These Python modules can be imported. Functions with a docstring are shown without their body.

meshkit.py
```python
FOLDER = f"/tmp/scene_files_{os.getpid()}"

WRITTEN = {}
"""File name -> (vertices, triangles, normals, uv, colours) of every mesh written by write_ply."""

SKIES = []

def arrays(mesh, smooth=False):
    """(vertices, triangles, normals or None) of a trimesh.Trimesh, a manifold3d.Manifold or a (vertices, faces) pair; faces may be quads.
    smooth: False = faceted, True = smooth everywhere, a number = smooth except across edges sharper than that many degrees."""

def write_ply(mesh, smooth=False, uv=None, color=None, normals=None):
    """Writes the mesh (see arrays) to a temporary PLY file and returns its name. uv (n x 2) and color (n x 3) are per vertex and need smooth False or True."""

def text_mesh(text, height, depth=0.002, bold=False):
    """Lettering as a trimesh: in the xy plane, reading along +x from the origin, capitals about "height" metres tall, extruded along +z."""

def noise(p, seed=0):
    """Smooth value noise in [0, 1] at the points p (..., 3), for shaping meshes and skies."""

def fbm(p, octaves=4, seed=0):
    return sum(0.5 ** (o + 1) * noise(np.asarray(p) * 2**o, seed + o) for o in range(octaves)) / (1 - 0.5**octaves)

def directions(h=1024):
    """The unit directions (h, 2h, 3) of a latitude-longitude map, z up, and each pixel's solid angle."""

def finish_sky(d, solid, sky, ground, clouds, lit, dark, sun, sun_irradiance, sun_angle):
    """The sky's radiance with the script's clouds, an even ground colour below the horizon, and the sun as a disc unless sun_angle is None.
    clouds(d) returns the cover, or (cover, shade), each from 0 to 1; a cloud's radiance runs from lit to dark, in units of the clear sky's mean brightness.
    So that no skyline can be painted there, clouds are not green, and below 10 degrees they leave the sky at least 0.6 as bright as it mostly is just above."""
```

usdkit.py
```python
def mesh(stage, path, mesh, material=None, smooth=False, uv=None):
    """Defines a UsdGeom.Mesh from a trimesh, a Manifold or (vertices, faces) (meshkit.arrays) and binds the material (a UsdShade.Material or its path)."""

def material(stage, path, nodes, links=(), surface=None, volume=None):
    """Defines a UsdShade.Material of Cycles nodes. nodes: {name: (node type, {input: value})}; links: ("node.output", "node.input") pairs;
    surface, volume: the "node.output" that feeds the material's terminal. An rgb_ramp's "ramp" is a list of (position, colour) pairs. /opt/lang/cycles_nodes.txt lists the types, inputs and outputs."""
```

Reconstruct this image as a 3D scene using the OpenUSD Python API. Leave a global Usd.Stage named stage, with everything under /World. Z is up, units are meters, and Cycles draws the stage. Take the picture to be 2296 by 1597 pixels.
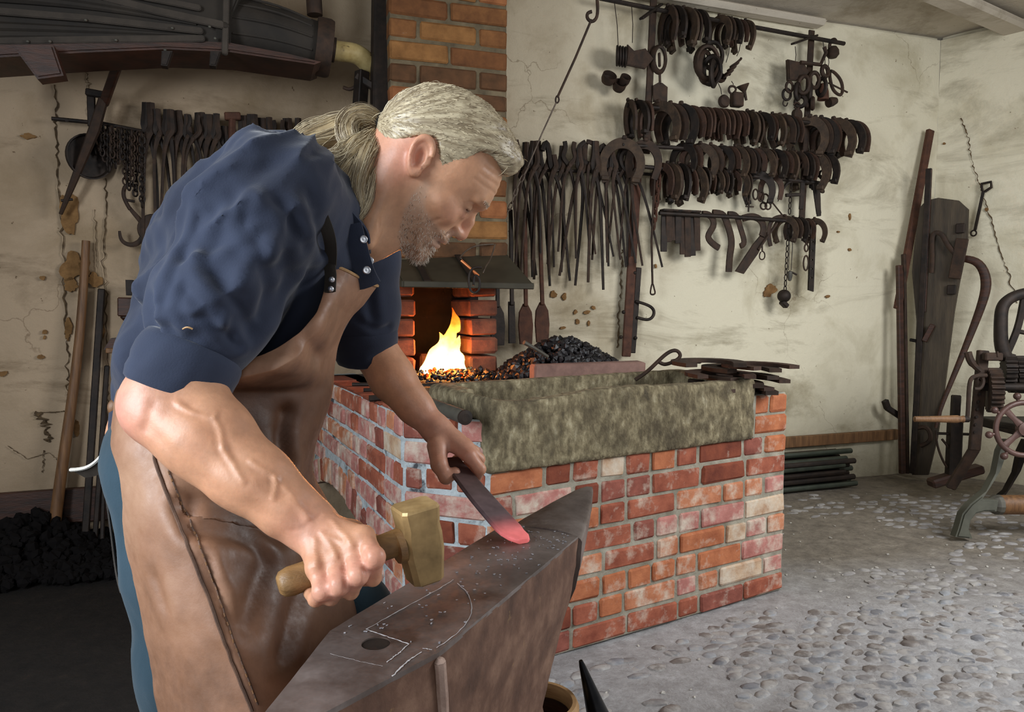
import math, random
import numpy as np, trimesh, manifold3d, shapely
from shapely.geometry import Polygon
from scipy.spatial import cKDTree
from pxr import Usd, UsdGeom, UsdLux, UsdShade, Gf, Sdf, Vt
import usdkit, meshkit

stage = Usd.Stage.CreateInMemory()
UsdGeom.SetStageUpAxis(stage, 'Z'); UsdGeom.SetStageMetersPerUnit(stage, 1.0)
UsdGeom.Xform.Define(stage, '/World'); UsdGeom.Scope.Define(stage, '/World/Looks')
rng = np.random.default_rng(7)

# ------------------------------------------------------------------ camera, light, exposure
F, CX, CY = 1680.0, 1148.0, 798.5                       # focal length in pixels of the 2296 x 1597 frame
CAM = np.array([0.0, 0.0, 1.15]); PITCH = math.atan(118.5 / F)
EXPOSURE = 0.25
cam = UsdGeom.Camera.Define(stage, '/World/camera')
cam.AddTransformOp().Set(Gf.Matrix4d(*[float(v) for v in (1, 0, 0, 0, 0, math.sin(PITCH), math.cos(PITCH), 0, 0, -math.cos(PITCH), math.sin(PITCH), 0, *CAM, 1)]))
cam.CreateHorizontalApertureAttr(36.0); cam.CreateVerticalApertureAttr(36.0 * 1597 / 2296)
cam.CreateFocalLengthAttr(36.0 * F / 2296); cam.CreateClippingRangeAttr(Gf.Vec2f(0.05, 100)); cam.CreateExposureAttr(EXPOSURE)


def look_matrix(pos, target):
    z = np.asarray(pos, float) - np.asarray(target, float); z /= np.linalg.norm(z)
    x = np.cross([0, 0, 1], z); x /= np.linalg.norm(x); y = np.cross(z, x)
    return Gf.Matrix4d(*[float(v) for v in (*x, 0, *y, 0, *z, 0, *pos, 1)])


def rect_light(name, pos, target, w, h, power, color):
    l = UsdLux.RectLight.Define(stage, '/World/' + name)
    l.AddTransformOp().Set(look_matrix(pos, target))
    l.CreateWidthAttr(w); l.CreateHeightAttr(h); l.CreateIntensityAttr(power); l.CreateColorAttr(Gf.Vec3f(*color))
    return l


# daylight through the open smithy door behind the photographer, a window in the side wall, faint sky
rect_light('door_daylight', (0.2, -2.4, 1.35), (0.3, 3.5, 1.0), 2.0, 2.2, 1.2, (1.0, 0.98, 0.95))
rect_light('side_window_daylight', (-1.9, -0.35, 1.75), (0.5, 0.75, 0.8), 1.2, 1.4, 18.5, (0.86, 0.93, 1.0))
rect_light('right_window_daylight', (3.1, 1.7, 2.1), (1.6, 2.7, 0.3), 1.3, 1.4, 14.0, (0.96, 0.98, 1.0))
dome = UsdLux.DomeLight.Define(stage, '/World/sky'); dome.CreateIntensityAttr(0.05); dome.CreateColorAttr(Gf.Vec3f(0.85, 0.92, 1.0))

# ------------------------------------------------------------------ picture <-> place
FW = np.array([0, math.cos(PITCH), -math.sin(PITCH)]); UP = np.array([0, math.sin(PITCH), math.cos(PITCH)]); RT = np.array([1.0, 0, 0])


def ray(x, y): return FW + RT * (x - CX) / F - UP * (y - CY) / F
def P(x, y, D): return CAM + ray(x, y) * D                           # a sight line followed to distance D
def atz(x, y, z):
    d = ray(x, y); return CAM + d * (z - CAM[2]) / d[2]
def onpl(x, y, p, n):
    d = ray(x, y); return CAM + d * np.dot(np.asarray(p) - CAM, n) / np.dot(d, n)
def proj(p):
    q = np.asarray(p, float) - CAM; d = q @ FW
    return np.stack([CX + F * (q @ RT) / d, CY - F * (q @ UP) / d, d], -1)


def nrm(v):
    v = np.asarray(v, float); return v / max(np.linalg.norm(v), 1e-12)


# the back wall: W0 on its foot, WD along it (to the right), WN out of it into the room
W0 = np.array([2.182, 4.872, 0.0]); _a = math.radians(71)
WD = np.array([math.sin(_a), math.cos(_a), 0]); WN = np.array([WD[1], -WD[0], 0]); Z = np.array([0, 0, 1.0])
CORNER = onpl(2090, 600, W0, WN) * [1, 1, 0]
RD = nrm([0.70, -0.714, 0]); RN = nrm([-0.714, -0.70, 0])            # right wall: direction and room side
CEIL = 2.868


def wp(x, y, out=0.03): return onpl(x, y, W0 + WN * out, WN)
def rwp(x, y, out=0.03): return onpl(x, y, CORNER + RN * out, RN)

# ------------------------------------------------------------------ meshes


def cat(*ms):
    ms = [m for m in ms if m is not None]; v, f, n = [], [], 0
    for m in ms:
        a, b = (m.vertices, m.faces) if hasattr(m, 'vertices') else m
        a, b = np.asarray(a, float), np.asarray(b, int)
        if b.shape[1] == 4: b = np.vstack([b[:, [0, 1, 2]], b[:, [0, 2, 3]]])
        v.append(a); f.append(b + n); n += len(a)
    return np.vstack(v), np.vstack(f)


def tube(pts, r, n=8, closed=False, flat=1.0, up=None, caps=True):
    """A round (or flattened) bar along a polyline; r one radius or one per point."""
    p = np.asarray(pts, float); m = len(p); r = np.broadcast_to(np.asarray(r, float), (m,))
    t = np.roll(p, -1, 0) - np.roll(p, 1, 0) if closed else np.gradient(p, axis=0)
    t /= np.maximum(np.linalg.norm(t, axis=1, keepdims=True), 1e-9)
    ref = np.asarray(up if up is not None else ([0, 0, 1] if abs(t[0][2]) < 0.9 else [1, 0, 0]), float)
    rings, a = [], np.arange(n) * 2 * math.pi / n + math.pi / n
    for k in range(m):
        s = np.cross(t[k], ref); s /= max(np.linalg.norm(s), 1e-9); u = np.cross(s, t[k])
        if up is None: ref = u
        rings.append(p[k] + r[k] * (np.cos(a)[:, None] * s + flat * np.sin(a)[:, None] * u))
    v, f = np.vstack(rings), []
    for k in range(m if closed else m - 1):
        b, c = k * n, ((k + 1) % m) * n
        for i in range(n):
            j = (i + 1) % n; f += [[b + i, b + j, c + j], [b + i, c + j, c + i]]
    if not closed and caps:
        v = np.vstack([v, p[0], p[-1]]); q = len(v) - 2
        for i in range(n):
            j = (i + 1) % n; f += [[q, j, i], [q + 1, (m - 1) * n + i, (m - 1) * n + j]]
    return v, np.array(f)


def spline(pts, n=24, closed=False):
    from scipy.interpolate import CubicSpline
    p = np.asarray(pts, float)
    if closed: p = np.vstack([p, p[:1]])
    d = np.r_[0, np.cumsum(np.linalg.norm(np.diff(p, axis=0), axis=1) ** 0.5)]
    cs = CubicSpline(d, p, bc_type='periodic' if closed else 'natural')
    return cs(np.linspace(0, d[-1], n, endpoint=not closed))


def cbox(size, ch=0.004, jit=0.0, seed=0):
    """A box with chamfered edges and corners (24 vertices, 44 triangles), centred."""
    s = np.asarray(size, float) / 2; ch = min(ch, s.min() * 0.8)
    v = []
    for sx in (-1, 1):
        for sy in (-1, 1):
            for sz in (-1, 1):
                g = np.array([sx, sy, sz])
                for k in range(3):
                    q = s - ch; q[k] = s[k]; v.append(g * q)
    v = np.array(v)
    if jit: v = v + np.random.default_rng(seed).uniform(-jit, jit, v.shape)
    key = s.tolist()
    if 'f' not in cbox.__dict__:
        h = trimesh.convex.convex_hull(np.array([g * ([1, .8, .8] if k == 0 else [.8, 1, .8] if k == 1 else [.8, .8, 1]) for g in [np.array([a, b, c]) for a in (-1, 1) for b in (-1, 1) for c in (-1, 1)] for k in range(3)], float))
        ref = np.array([g * ([1, .8, .8] if k == 0 else [.8, 1, .8] if k == 1 else [.8, .8, 1]) for g in [np.array([a, b, c]) for a in (-1, 1) for b in (-1, 1) for c in (-1, 1)] for k in range(3)], float)
        idx = cKDTree(ref).query(h.vertices)[1]; cbox.f = idx[h.faces]
    return v, cbox.f.copy()


def xf(m, o=(0, 0, 0), x=(1, 0, 0), y=(0, 1, 0), z=(0, 0, 1)):
    v, f = (m.vertices, m.faces) if hasattr(m, 'vertices') else m
    B = np.array([x, y, z], float)
    f = np.asarray(f)
    if np.linalg.det(B) < 0: f = f[:, ::-1]
    return np.asarray(v, float) @ B + np.asarray(o, float), f


def bar(a, b, w, h, ch=0.003, up=(0, 0, 1), jit=0.0, seed=0):
    """A chamfered bar from a to b; w across, h along up."""
    a, b = np.asarray(a, float), np.asarray(b, float); d = b - a; L = np.linalg.norm(d); d /= L
    s = np.cross(up, d)
    if np.linalg.norm(s) < 1e-6: s = np.cross([1, 0, 0], d)
    s = nrm(s); u = np.cross(d, s)
    return xf(cbox((L, w, h), ch, jit, seed), (a + b) / 2, d, s, u)


def prism(poly, depth, o=(0, 0, 0), x=(1, 0, 0), y=(0, 1, 0), z=(0, 0, 1), bev=0.0):
    """A polygon (list or shapely) extruded along z from -depth/2 to depth/2, placed in the given frame."""
    g = poly if hasattr(poly, 'geom_type') else Polygon(poly)
    if not g.is_valid: g = g.buffer(0)
    if g.geom_type != 'Polygon': g = max(g.geoms, key=lambda q: q.area)
    g = shapely.geometry.polygon.orient(g)
    if bev:
        m = cat(*[xf(trimesh.creation.extrude_polygon(h, d, engine='earcut'), (0, 0, -d / 2)) for h, d in ((g, depth - 2 * bev), (max(getattr(g.buffer(-bev, join_style=2), 'geoms', [g.buffer(-bev, join_style=2)]), key=lambda q: q.area), depth)) if h.area > 0])
    else:
        m = xf(trimesh.creation.extrude_polygon(g, depth, engine='earcut'), (0, 0, -depth / 2))
    return xf(m, o, x, y, z)


def lathe(prof, n=24, o=(0, 0, 0), ax=(0, 0, 1)):
    """prof: (radius, height) pairs turned about ax."""
    p = np.asarray(prof, float); z = nrm(ax); x = nrm(np.cross([0, 1, 0] if abs(z[1]) < 0.9 else [1, 0, 0], z)); y = np.cross(z, x)
    a = np.arange(n) * 2 * math.pi / n
    v = (p[:, 1, None, None] * z + p[:, 0, None, None] * (np.cos(a)[None, :, None] * x + np.sin(a)[None, :, None] * y)).reshape(-1, 3) + o
    f = []
    for k in range(len(p) - 1):
        for i in range(n):
            j = (i + 1) % n; b, c = k * n, (k + 1) * n; f += [[b + i, b + j, c + j], [b + i, c + j, c + i]]
    v = np.vstack([v, p[0, 1] * z + o, p[-1, 1] * z + o]); q = len(v) - 2
    for i in range(n):
        j = (i + 1) % n; f += [[q, j, i], [q + 1, (len(p) - 1) * n + i, (len(p) - 1) * n + j]]
    return v, np.array(f)


def grid(nu, nv, closed_u=False):
    f = []
    for j in range(nv - 1):
        for i in range(nu if closed_u else nu - 1):
            a, b = j * nu + i, j * nu + (i + 1) % nu; c, d = b + nu, a + nu
            f += [[a, b, c], [a, c, d]]
    return np.array(f)


def ball(c, r, sub=2, scale=(1, 1, 1)):
    m = trimesh.creation.icosphere(sub, 1.0)
    return m.vertices * np.asarray(scale) * r + np.asarray(c), m.faces


def surface_net(fn, lo, hi, h, slack=1.3):
    """The zero surface of fn(points) (negative inside) in the box lo..hi at spacing h, as quads split into triangles."""
    lo, hi = np.asarray(lo, float), np.asarray(hi, float); n = np.ceil((hi - lo) / h).astype(int) + 1
    B = 8; nb = (n + B - 1) // B; s = np.empty(nb * B, np.float32)        # blocks far from the surface are filled from one sample
    bc = np.stack(np.meshgrid(*[lo[k] + h * (np.arange(nb[k]) * B + (B - 1) / 2) for k in range(3)], indexing='ij'), -1).reshape(-1, 3)
    fv = np.concatenate([fn(bc[i:i + 200000]) for i in range(0, len(bc), 200000)]); near = np.abs(fv) < slack * B * h
    loc = h * (np.stack(np.meshgrid(*[np.arange(B)] * 3, indexing='ij'), -1).reshape(-1, 3) - (B - 1) / 2)
    s6 = s.reshape(nb[0], B, nb[1], B, nb[2], B).transpose(0, 2, 4, 1, 3, 5)
    out = np.repeat(fv[:, None], B ** 3, 1).astype(np.float32); on = np.flatnonzero(near)
    for i in range(0, len(on), 600):
        k = on[i:i + 600]; out[k] = fn((bc[k][:, None] + loc[None]).reshape(-1, 3)).reshape(len(k), -1)
    s6[...] = out.reshape(*nb, B, B, B); s = s[:n[0], :n[1], :n[2]]
    c = [(i, j, k) for i in (0, 1) for j in (0, 1) for k in (0, 1)]
    def cut(q): return s[q[0]:n[0] - 1 + q[0], q[1]:n[1] - 1 + q[1], q[2]:n[2] - 1 + q[2]]
    inside = sum((cut(q) < 0).astype(np.int8) for q in c); act = (inside > 0) & (inside < 8)
    cells = np.argwhere(act); idx = np.full(act.shape, -1); idx[act] = np.arange(len(cells))
    vals = {q: s[cells[:, 0] + q[0], cells[:, 1] + q[1], cells[:, 2] + q[2]].astype(float) for q in c}
    acc, cnt = np.zeros((len(cells), 3)), np.zeros(len(cells))
    for q in c:
        for k in range(3):
            if q[k] == 0:
                r = list(q); r[k] = 1; r = tuple(r); a, b = vals[q], vals[r]; on = (a < 0) != (b < 0)
                t = np.where(on, a / np.where(on, a - b, 1), 0); p = np.tile(np.array(q, float), (len(cells), 1)); p[:, k] += t
                acc[on] += p[on]; cnt[on] += 1
    v = lo + h * (cells + acc / cnt[:, None]); faces = []
    for k in range(3):
        a, b = (k + 1) % 3, (k + 2) % 3
        sl = [slice(1, n[0] - 1)] * 3; sl = [slice(1, n[m] - 1) for m in range(3)]; sl[k] = slice(0, n[k] - 1)
        s0 = s[tuple(sl)]; sl2 = list(sl); sl2[k] = slice(1, n[k]); s1 = s[tuple(sl2)]
        e = np.argwhere((s0 < 0) != (s1 < 0)); off = np.array([1, 1, 1]); off[k] = 0; e = e + off
        neg = s[tuple(e.T)] < 0
        def at(da, db):
            q = e.copy(); q[:, a] -= da; q[:, b] -= db; return idx[tuple(q.T)]
        quad = np.stack([at(1, 1), at(0, 1), at(0, 0), at(1, 0)], 1); quad[~neg] = quad[~neg][:, ::-1]
        faces.append(quad)
    q = np.vstack(faces); q = q[(q >= 0).all(1)]
    return biggest(v, np.vstack([q[:, [0, 1, 2]], q[:, [0, 2, 3]]]))


def sm_smooth(m, it=2):
    v, f = np.array(m[0]), m[1]; e = np.unique(np.sort(np.vstack([f[:, [0, 1]], f[:, [1, 2]], f[:, [2, 0]]]), axis=1), axis=0)
    for _ in range(it):
        a, c = np.zeros_like(v), np.zeros(len(v)); np.add.at(a, e[:, 0], v[e[:, 1]]); np.add.at(a, e[:, 1], v[e[:, 0]]); np.add.at(c, e[:, 0], 1); np.add.at(c, e[:, 1], 1); v = v * .5 + .5 * a / np.maximum(c, 1)[:, None]
    return v, f


def biggest(v, f):
    """Only the largest connected piece of a mesh."""
    from scipy.sparse import coo_matrix
    from scipy.sparse.csgraph import connected_components
    n, lab = connected_components(coo_matrix((np.ones(len(f) * 2), (np.r_[f[:, 0], f[:, 1]], np.r_[f[:, 1], f[:, 2]])), shape=(len(v),) * 2), directed=False)
    k = np.bincount(lab).argmax(); keep = lab == k; ix = np.cumsum(keep) - 1; return v[keep], ix[f[keep[f[:, 0]]]]


fbm = meshkit.fbm

# ------------------------------------------------------------------ prims
COUNT, BASE = {}, {}


def _path(name, parent):
    k = (parent, name); i = COUNT.get(k, 0); COUNT[k] = i + 1
    return f"{parent}/{name}" + (f"_{i:03d}" if i else "")


def _tags(prim, label=None, category=None, group=None, kind=None):
    for k, v in (('label', label), ('category', category), ('group', group), ('kind', kind)):
        if v: prim.SetCustomDataByKey(k, v)


def M4(o=(0, 0, 0), x=(1, 0, 0), y=(0, 1, 0), z=(0, 0, 1)):
    return Gf.Matrix4d(*[float(t) for t in (*x, 0, *y, 0, *z, 0, *o, 1)])


def thing(name, label, category, base=(0, 0, 0), group=None, kind=None):
    """An Xform at the thing's base; its children are its parts (their meshes are given in world coordinates)."""
    p = _path(name, '/World'); x = UsdGeom.Xform.Define(stage, p); x.AddTransformOp().Set(M4(base)); BASE[p] = np.asarray(base, float)
    _tags(x.GetPrim(), label, category, group, kind); return p


def obj(name, mesh, material, parent, smooth=False, label=None, kind=None, col=None, subdiv=False):
    """One Mesh under a thing or a part (its path)."""
    p = _path(name, parent); v, f = (mesh.vertices, mesh.faces) if hasattr(mesh, 'vertices') else mesh
    root = '/'.join(parent.split('/')[:3]); v = np.asarray(v, float) - BASE.get(root, 0)
    m = usdkit.mesh(stage, p, (v, f), material, smooth=smooth)
    if col is not None:
        UsdGeom.PrimvarsAPI(m).CreatePrimvar('tint', Sdf.ValueTypeNames.Color3fArray, 'vertex').Set(Vt.Vec3fArray.FromNumpy(np.asarray(col, np.float32)))
    _tags(m.GetPrim(), label, None, None, kind); return p


def single(name, mesh, material, label, category, group=None, kind=None, smooth=False, col=None):
    """A thing that is one mesh."""
    v, f = (mesh.vertices, mesh.faces) if hasattr(mesh, 'vertices') else mesh
    v = np.asarray(v, float); b = np.array([(v[:, 0].min() + v[:, 0].max()) / 2, (v[:, 1].min() + v[:, 1].max()) / 2, v[:, 2].min()])
    p = _path(name, '/World'); m = usdkit.mesh(stage, p, (v - b, f), material, smooth=smooth); m.AddTransformOp().Set(M4(b))
    if col is not None:
        UsdGeom.PrimvarsAPI(m).CreatePrimvar('tint', Sdf.ValueTypeNames.Color3fArray, 'vertex').Set(Vt.Vec3fArray.FromNumpy(np.asarray(col, np.float32)))
    _tags(m.GetPrim(), label, category, group, kind); return p


def dup(src, matrix, label, category, group=None):
    """A copy of a thing, its parts with it."""
    name = src.split('/')[-1]
    if name[-4:-3] == '_' and name[-3:].isdigit(): name = name[:-4]
    p = _path(name, '/World'); x = UsdGeom.Xform.Define(stage, p); pr = x.GetPrim()
    pr.GetReferences().AddInternalReference(src); pr.SetInstanceable(True)
    UsdGeom.Xformable(pr).MakeMatrixXform().Set(matrix); _tags(pr, label, category, group); return p


def curves(name, strands, widths, material, parent):
    """Hair or wire: a list of polylines as BasisCurves."""
    p = _path(name, parent); root = '/'.join(parent.split('/')[:3]); b = BASE.get(root, 0)
    c = UsdGeom.BasisCurves.Define(stage, p); c.CreateTypeAttr('linear')
    c.CreateCurveVertexCountsAttr(Vt.IntArray.FromNumpy(np.array([len(s) for s in strands], np.int32)))
    c.CreatePointsAttr(Vt.Vec3fArray.FromNumpy((np.vstack(strands) - b).astype(np.float32)))
    w = np.concatenate([np.broadcast_to(np.asarray(w, np.float32), (len(s),)) for s, w in zip(strands, widths)])
    c.CreateWidthsAttr(Vt.FloatArray.FromNumpy(w.astype(np.float32))); c.SetWidthsInterpolation('vertex')
    UsdShade.MaterialBindingAPI.Apply(c.GetPrim()).Bind(material); return p


# ------------------------------------------------------------------ materials
def surf(name, ramp, scale=8, detail=5, rough=0.6, metal=0.0, bump=0.3, bscale=None, bdist=0.004, stretch=(1, 1, 1), rough2=None, spec=0.5, spots=None, spot_scale=3, spot_range=(0.55, 0.65), extra=None, distortion=0.0, rot=(0, 0, 0)):
    """Noise through a colour ramp, with bump; spots: a second colour in blotches."""
    n = {'g': ('geometry', {}), 'm': ('mapping', {'scale': stretch, 'rotation': rot}), 'n': ('noise_texture', {'scale': scale, 'detail': detail, 'roughness': 0.6, 'distortion': distortion}),
         'r': ('rgb_ramp', {'ramp': ramp}), 'b': ('noise_texture', {'scale': bscale or scale * 4, 'detail': 6, 'roughness': 0.6}),
         'bp': ('bump', {'strength': bump, 'distance': bdist}), 'p': ('principled_bsdf', {'roughness': rough, 'metallic': metal, 'specular_ior_level': spec, **(extra or {})})}
    l = [('g.position', 'm.vector'), ('m.vector', 'n.vector'), ('n.fac', 'r.fac'), ('m.vector', 'b.vector'), ('b.fac', 'bp.height'), ('bp.normal', 'p.normal')]
    c = 'r.color'
    if spots is not None:
        n['s'] = ('noise_texture', {'scale': spot_scale, 'detail': 7, 'roughness': 0.65}); n['sr'] = ('map_range', {'from_min': spot_range[0], 'from_max': spot_range[1], 'clamp': True})
        n['sx'] = ('mix', {'color2': spots}); l += [('g.position', 's.vector'), ('s.fac', 'sr.value'), ('sr.result', 'sx.fac'), (c, 'sx.color1')]; c = 'sx.color'
    if rough2 is not None:
        n['rr'] = ('map_range', {'from_min': 0.3, 'from_max': 0.7, 'to_min': rough, 'to_max': rough2, 'clamp': True}); l += [('b.fac', 'rr.value'), ('rr.result', 'p.roughness')]
    l.append((c, 'p.base_color'))
    return usdkit.material(stage, '/World/Looks/' + name, n, l, surface='p.BSDF')


def srgb(r, g, b):
    return tuple(((c / 255) / 12.92 if c / 255 < 0.04045 else ((c / 255 + 0.055) / 1.055) ** 2.4) for c in (r, g, b))


def two(name, a, b, **k): return surf(name, [(0.3, srgb(*a)), (0.7, srgb(*b))], **k)


M = {}
M['rust'] = two('rust_iron', (36, 26, 19), (66, 46, 32), scale=22, rough=0.75, metal=0.25, bump=0.5, bscale=90, bdist=0.002)
M['rust_red'] = two('red_rust_iron', (58, 33, 22), (90, 54, 36), scale=25, rough=0.8, metal=0.1, bump=0.5, bscale=90, bdist=0.002)
M['rust_dark'] = two('dark_iron', (22, 17, 14), (50, 38, 30), scale=20, rough=0.65, metal=0.4, bump=0.4, bscale=80, bdist=0.002)
M['iron_grey'] = two('grey_cast_iron', (66, 64, 58), (98, 94, 84), scale=14, rough=0.6, metal=0.3, bump=0.3, bscale=120, bdist=0.001)
M['wood_dark'] = two('dark_red_wood', (34, 19, 12), (72, 40, 25), scale=3, stretch=(3, 3, 20), rough=0.55, bump=0.3)
M['wood_brown'] = two('brown_wood', (88, 60, 36), (134, 96, 60), scale=4, stretch=(12, 12, 1.5), rough=0.6, bump=0.35)
# ================================================================== THE SETTING
def plaster(name, base, pale_tone, dirt_scale=1.1, dark_side=0.0):                   # soot: how far painted shade and smoke darken the wall on the fire's side
    n = {'g': ('geometry', {}), 'n': ('noise_texture', {'scale': 2.2, 'detail': 9, 'roughness': 0.62, 'distortion': 0.4}), 'r': ('rgb_ramp', {'ramp': [(0.25, base), (0.5, pale_tone), (0.8, pale_tone)]}),  # noise mixes a darker and a paler plaster tone
         'm': ('mapping', {'scale': (1.0, 1.0, 3.2)}), 'd': ('noise_texture', {'scale': dirt_scale, 'detail': 8, 'roughness': 0.7, 'distortion': 0.6}), 'dr': ('map_range', {'from_min': 0.52, 'from_max': 0.74, 'to_max': 0.85, 'clamp': True}),
         'x': ('mix', {'color2': srgb(118, 106, 80)}), 'k': ('noise_texture', {'scale': 34, 'detail': 4, 'roughness': 0.6}), 'kr': ('map_range', {'from_min': 0.70, 'from_max': 0.74, 'clamp': True, 'to_max': 0.8}), 'kx': ('mix', {'color2': srgb(92, 72, 44)}),
         'v': ('voronoi_texture', {'scale': 2.2, 'feature': 'distance_to_edge'}), 'vn': ('noise_texture', {'scale': 5, 'detail': 6}), 'va': ('mix_vector', {'fac': 0.22}), 'vr': ('map_range', {'from_min': 0.0, 'from_max': 0.006, 'to_min': 0.55, 'to_max': 0.0, 'clamp': True}), 'vk': ('mix', {'color2': srgb(110, 92, 66)}),
         'vm': ('noise_texture', {'scale': 0.8, 'detail': 2}), 'vmr': ('map_range', {'from_min': 0.55, 'from_max': 0.62, 'clamp': True}), 'vmm': ('math', {'math_type': 'multiply'}),
         's': ('separate_xyz', {}), 'xs': ('math', {'math_type': 'multiply_add', 'value2': 1.6}), 'xr': ('map_range', {'from_min': 1.9, 'from_max': -.2, 'to_min': 0.0, 'to_max': dark_side, 'clamp': True}), 'xx': ('mix', {'mix_type': 'multiply', 'color2': srgb(208, 190, 180)}), 'zr': ('map_range', {'from_min': 0.75, 'from_max': 0.05, 'to_min': 0.0, 'to_max': 1.0, 'clamp': True}), 'zm': ('math', {'math_type': 'multiply'}), 'zn': ('noise_texture', {'scale': 3, 'detail': 8, 'roughness': 0.7}), 'zx': ('mix', {'color2': srgb(104, 94, 72)}),
         'b': ('noise_texture', {'scale': 14, 'detail': 10, 'roughness': 0.65}), 'bp': ('bump', {'strength': 0.55, 'distance': 0.012}), 'p': ('principled_bsdf', {'roughness': 0.92, 'specular_ior_level': 0.2})}
    l = [('g.position', 'n.vector'), ('n.fac', 'r.fac'), ('g.position', 'm.vector'), ('m.vector', 'd.vector'), ('d.fac', 'dr.value'), ('dr.result', 'x.fac'), ('r.color', 'x.color1'),
         ('g.position', 'k.vector'), ('k.fac', 'kr.value'), ('kr.result', 'kx.fac'), ('x.color', 'kx.color1'), ('g.position', 'vn.vector'), ('g.position', 'va.a'), ('vn.color', 'va.b'), ('va.result', 'v.vector'), ('v.distance', 'vr.value'),
         ('g.position', 'vm.vector'), ('vm.fac', 'vmr.value'), ('vmr.result', 'vmm.value1'), ('vr.result', 'vmm.value2'), ('vmm.value', 'vk.fac'), ('kx.color', 'vk.color1'),
         ('g.position', 's.vector'), ('s.z', 'zr.value'), ('g.position', 'zn.vector'), ('zr.result', 'zm.value1'), ('zn.fac', 'zm.value2'), ('zm.value', 'zx.fac'), ('vk.color', 'zx.color1'), ('n.fac', 'xs.value1'), ('s.x', 'xs.value3'), ('xs.value', 'xr.value'), ('xr.result', 'xx.fac'), ('zx.color', 'xx.color1'),
         ('xx.color', 'p.base_color'), ('g.position', 'b.vector'), ('b.fac', 'bp.height'), ('bp.normal', 'p.normal')]
    return usdkit.material(stage, '/World/Looks/' + name, n, l, surface='p.BSDF')


M['plaster'] = plaster('old_white_plaster', srgb(176, 166, 138), srgb(214, 206, 182), dark_side=1.0)
M['plaster_r'] = plaster('old_cream_plaster', srgb(190, 180, 152), srgb(220, 212, 188), dirt_scale=0.8)
M['plaster_c'] = plaster('ceiling_plaster', srgb(150, 138, 122), srgb(186, 176, 160), dirt_scale=1.6)
M['flake'] = two('bare_clay_under_plaster', (104, 74, 40), (140, 104, 62), scale=30, rough=0.95, bump=0.7, bscale=120)
M['crack'] = two('crack_dark', (64, 50, 34), (100, 80, 54), scale=40, rough=0.95)
M['cobble'] = [two(f'cobble_{i}', a, b, scale=20, rough=0.55, bump=0.3, bscale=60, rough2=0.8, spots=srgb(160, 156, 152), spot_scale=16, spot_range=(.44, .60)) for i, (a, b) in enumerate([((92, 92, 96), (134, 134, 138)), ((108, 104, 104), (146, 142, 140)), ((92, 84, 80), (128, 120, 114)), ((116, 118, 122), (156, 158, 162))])]

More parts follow.
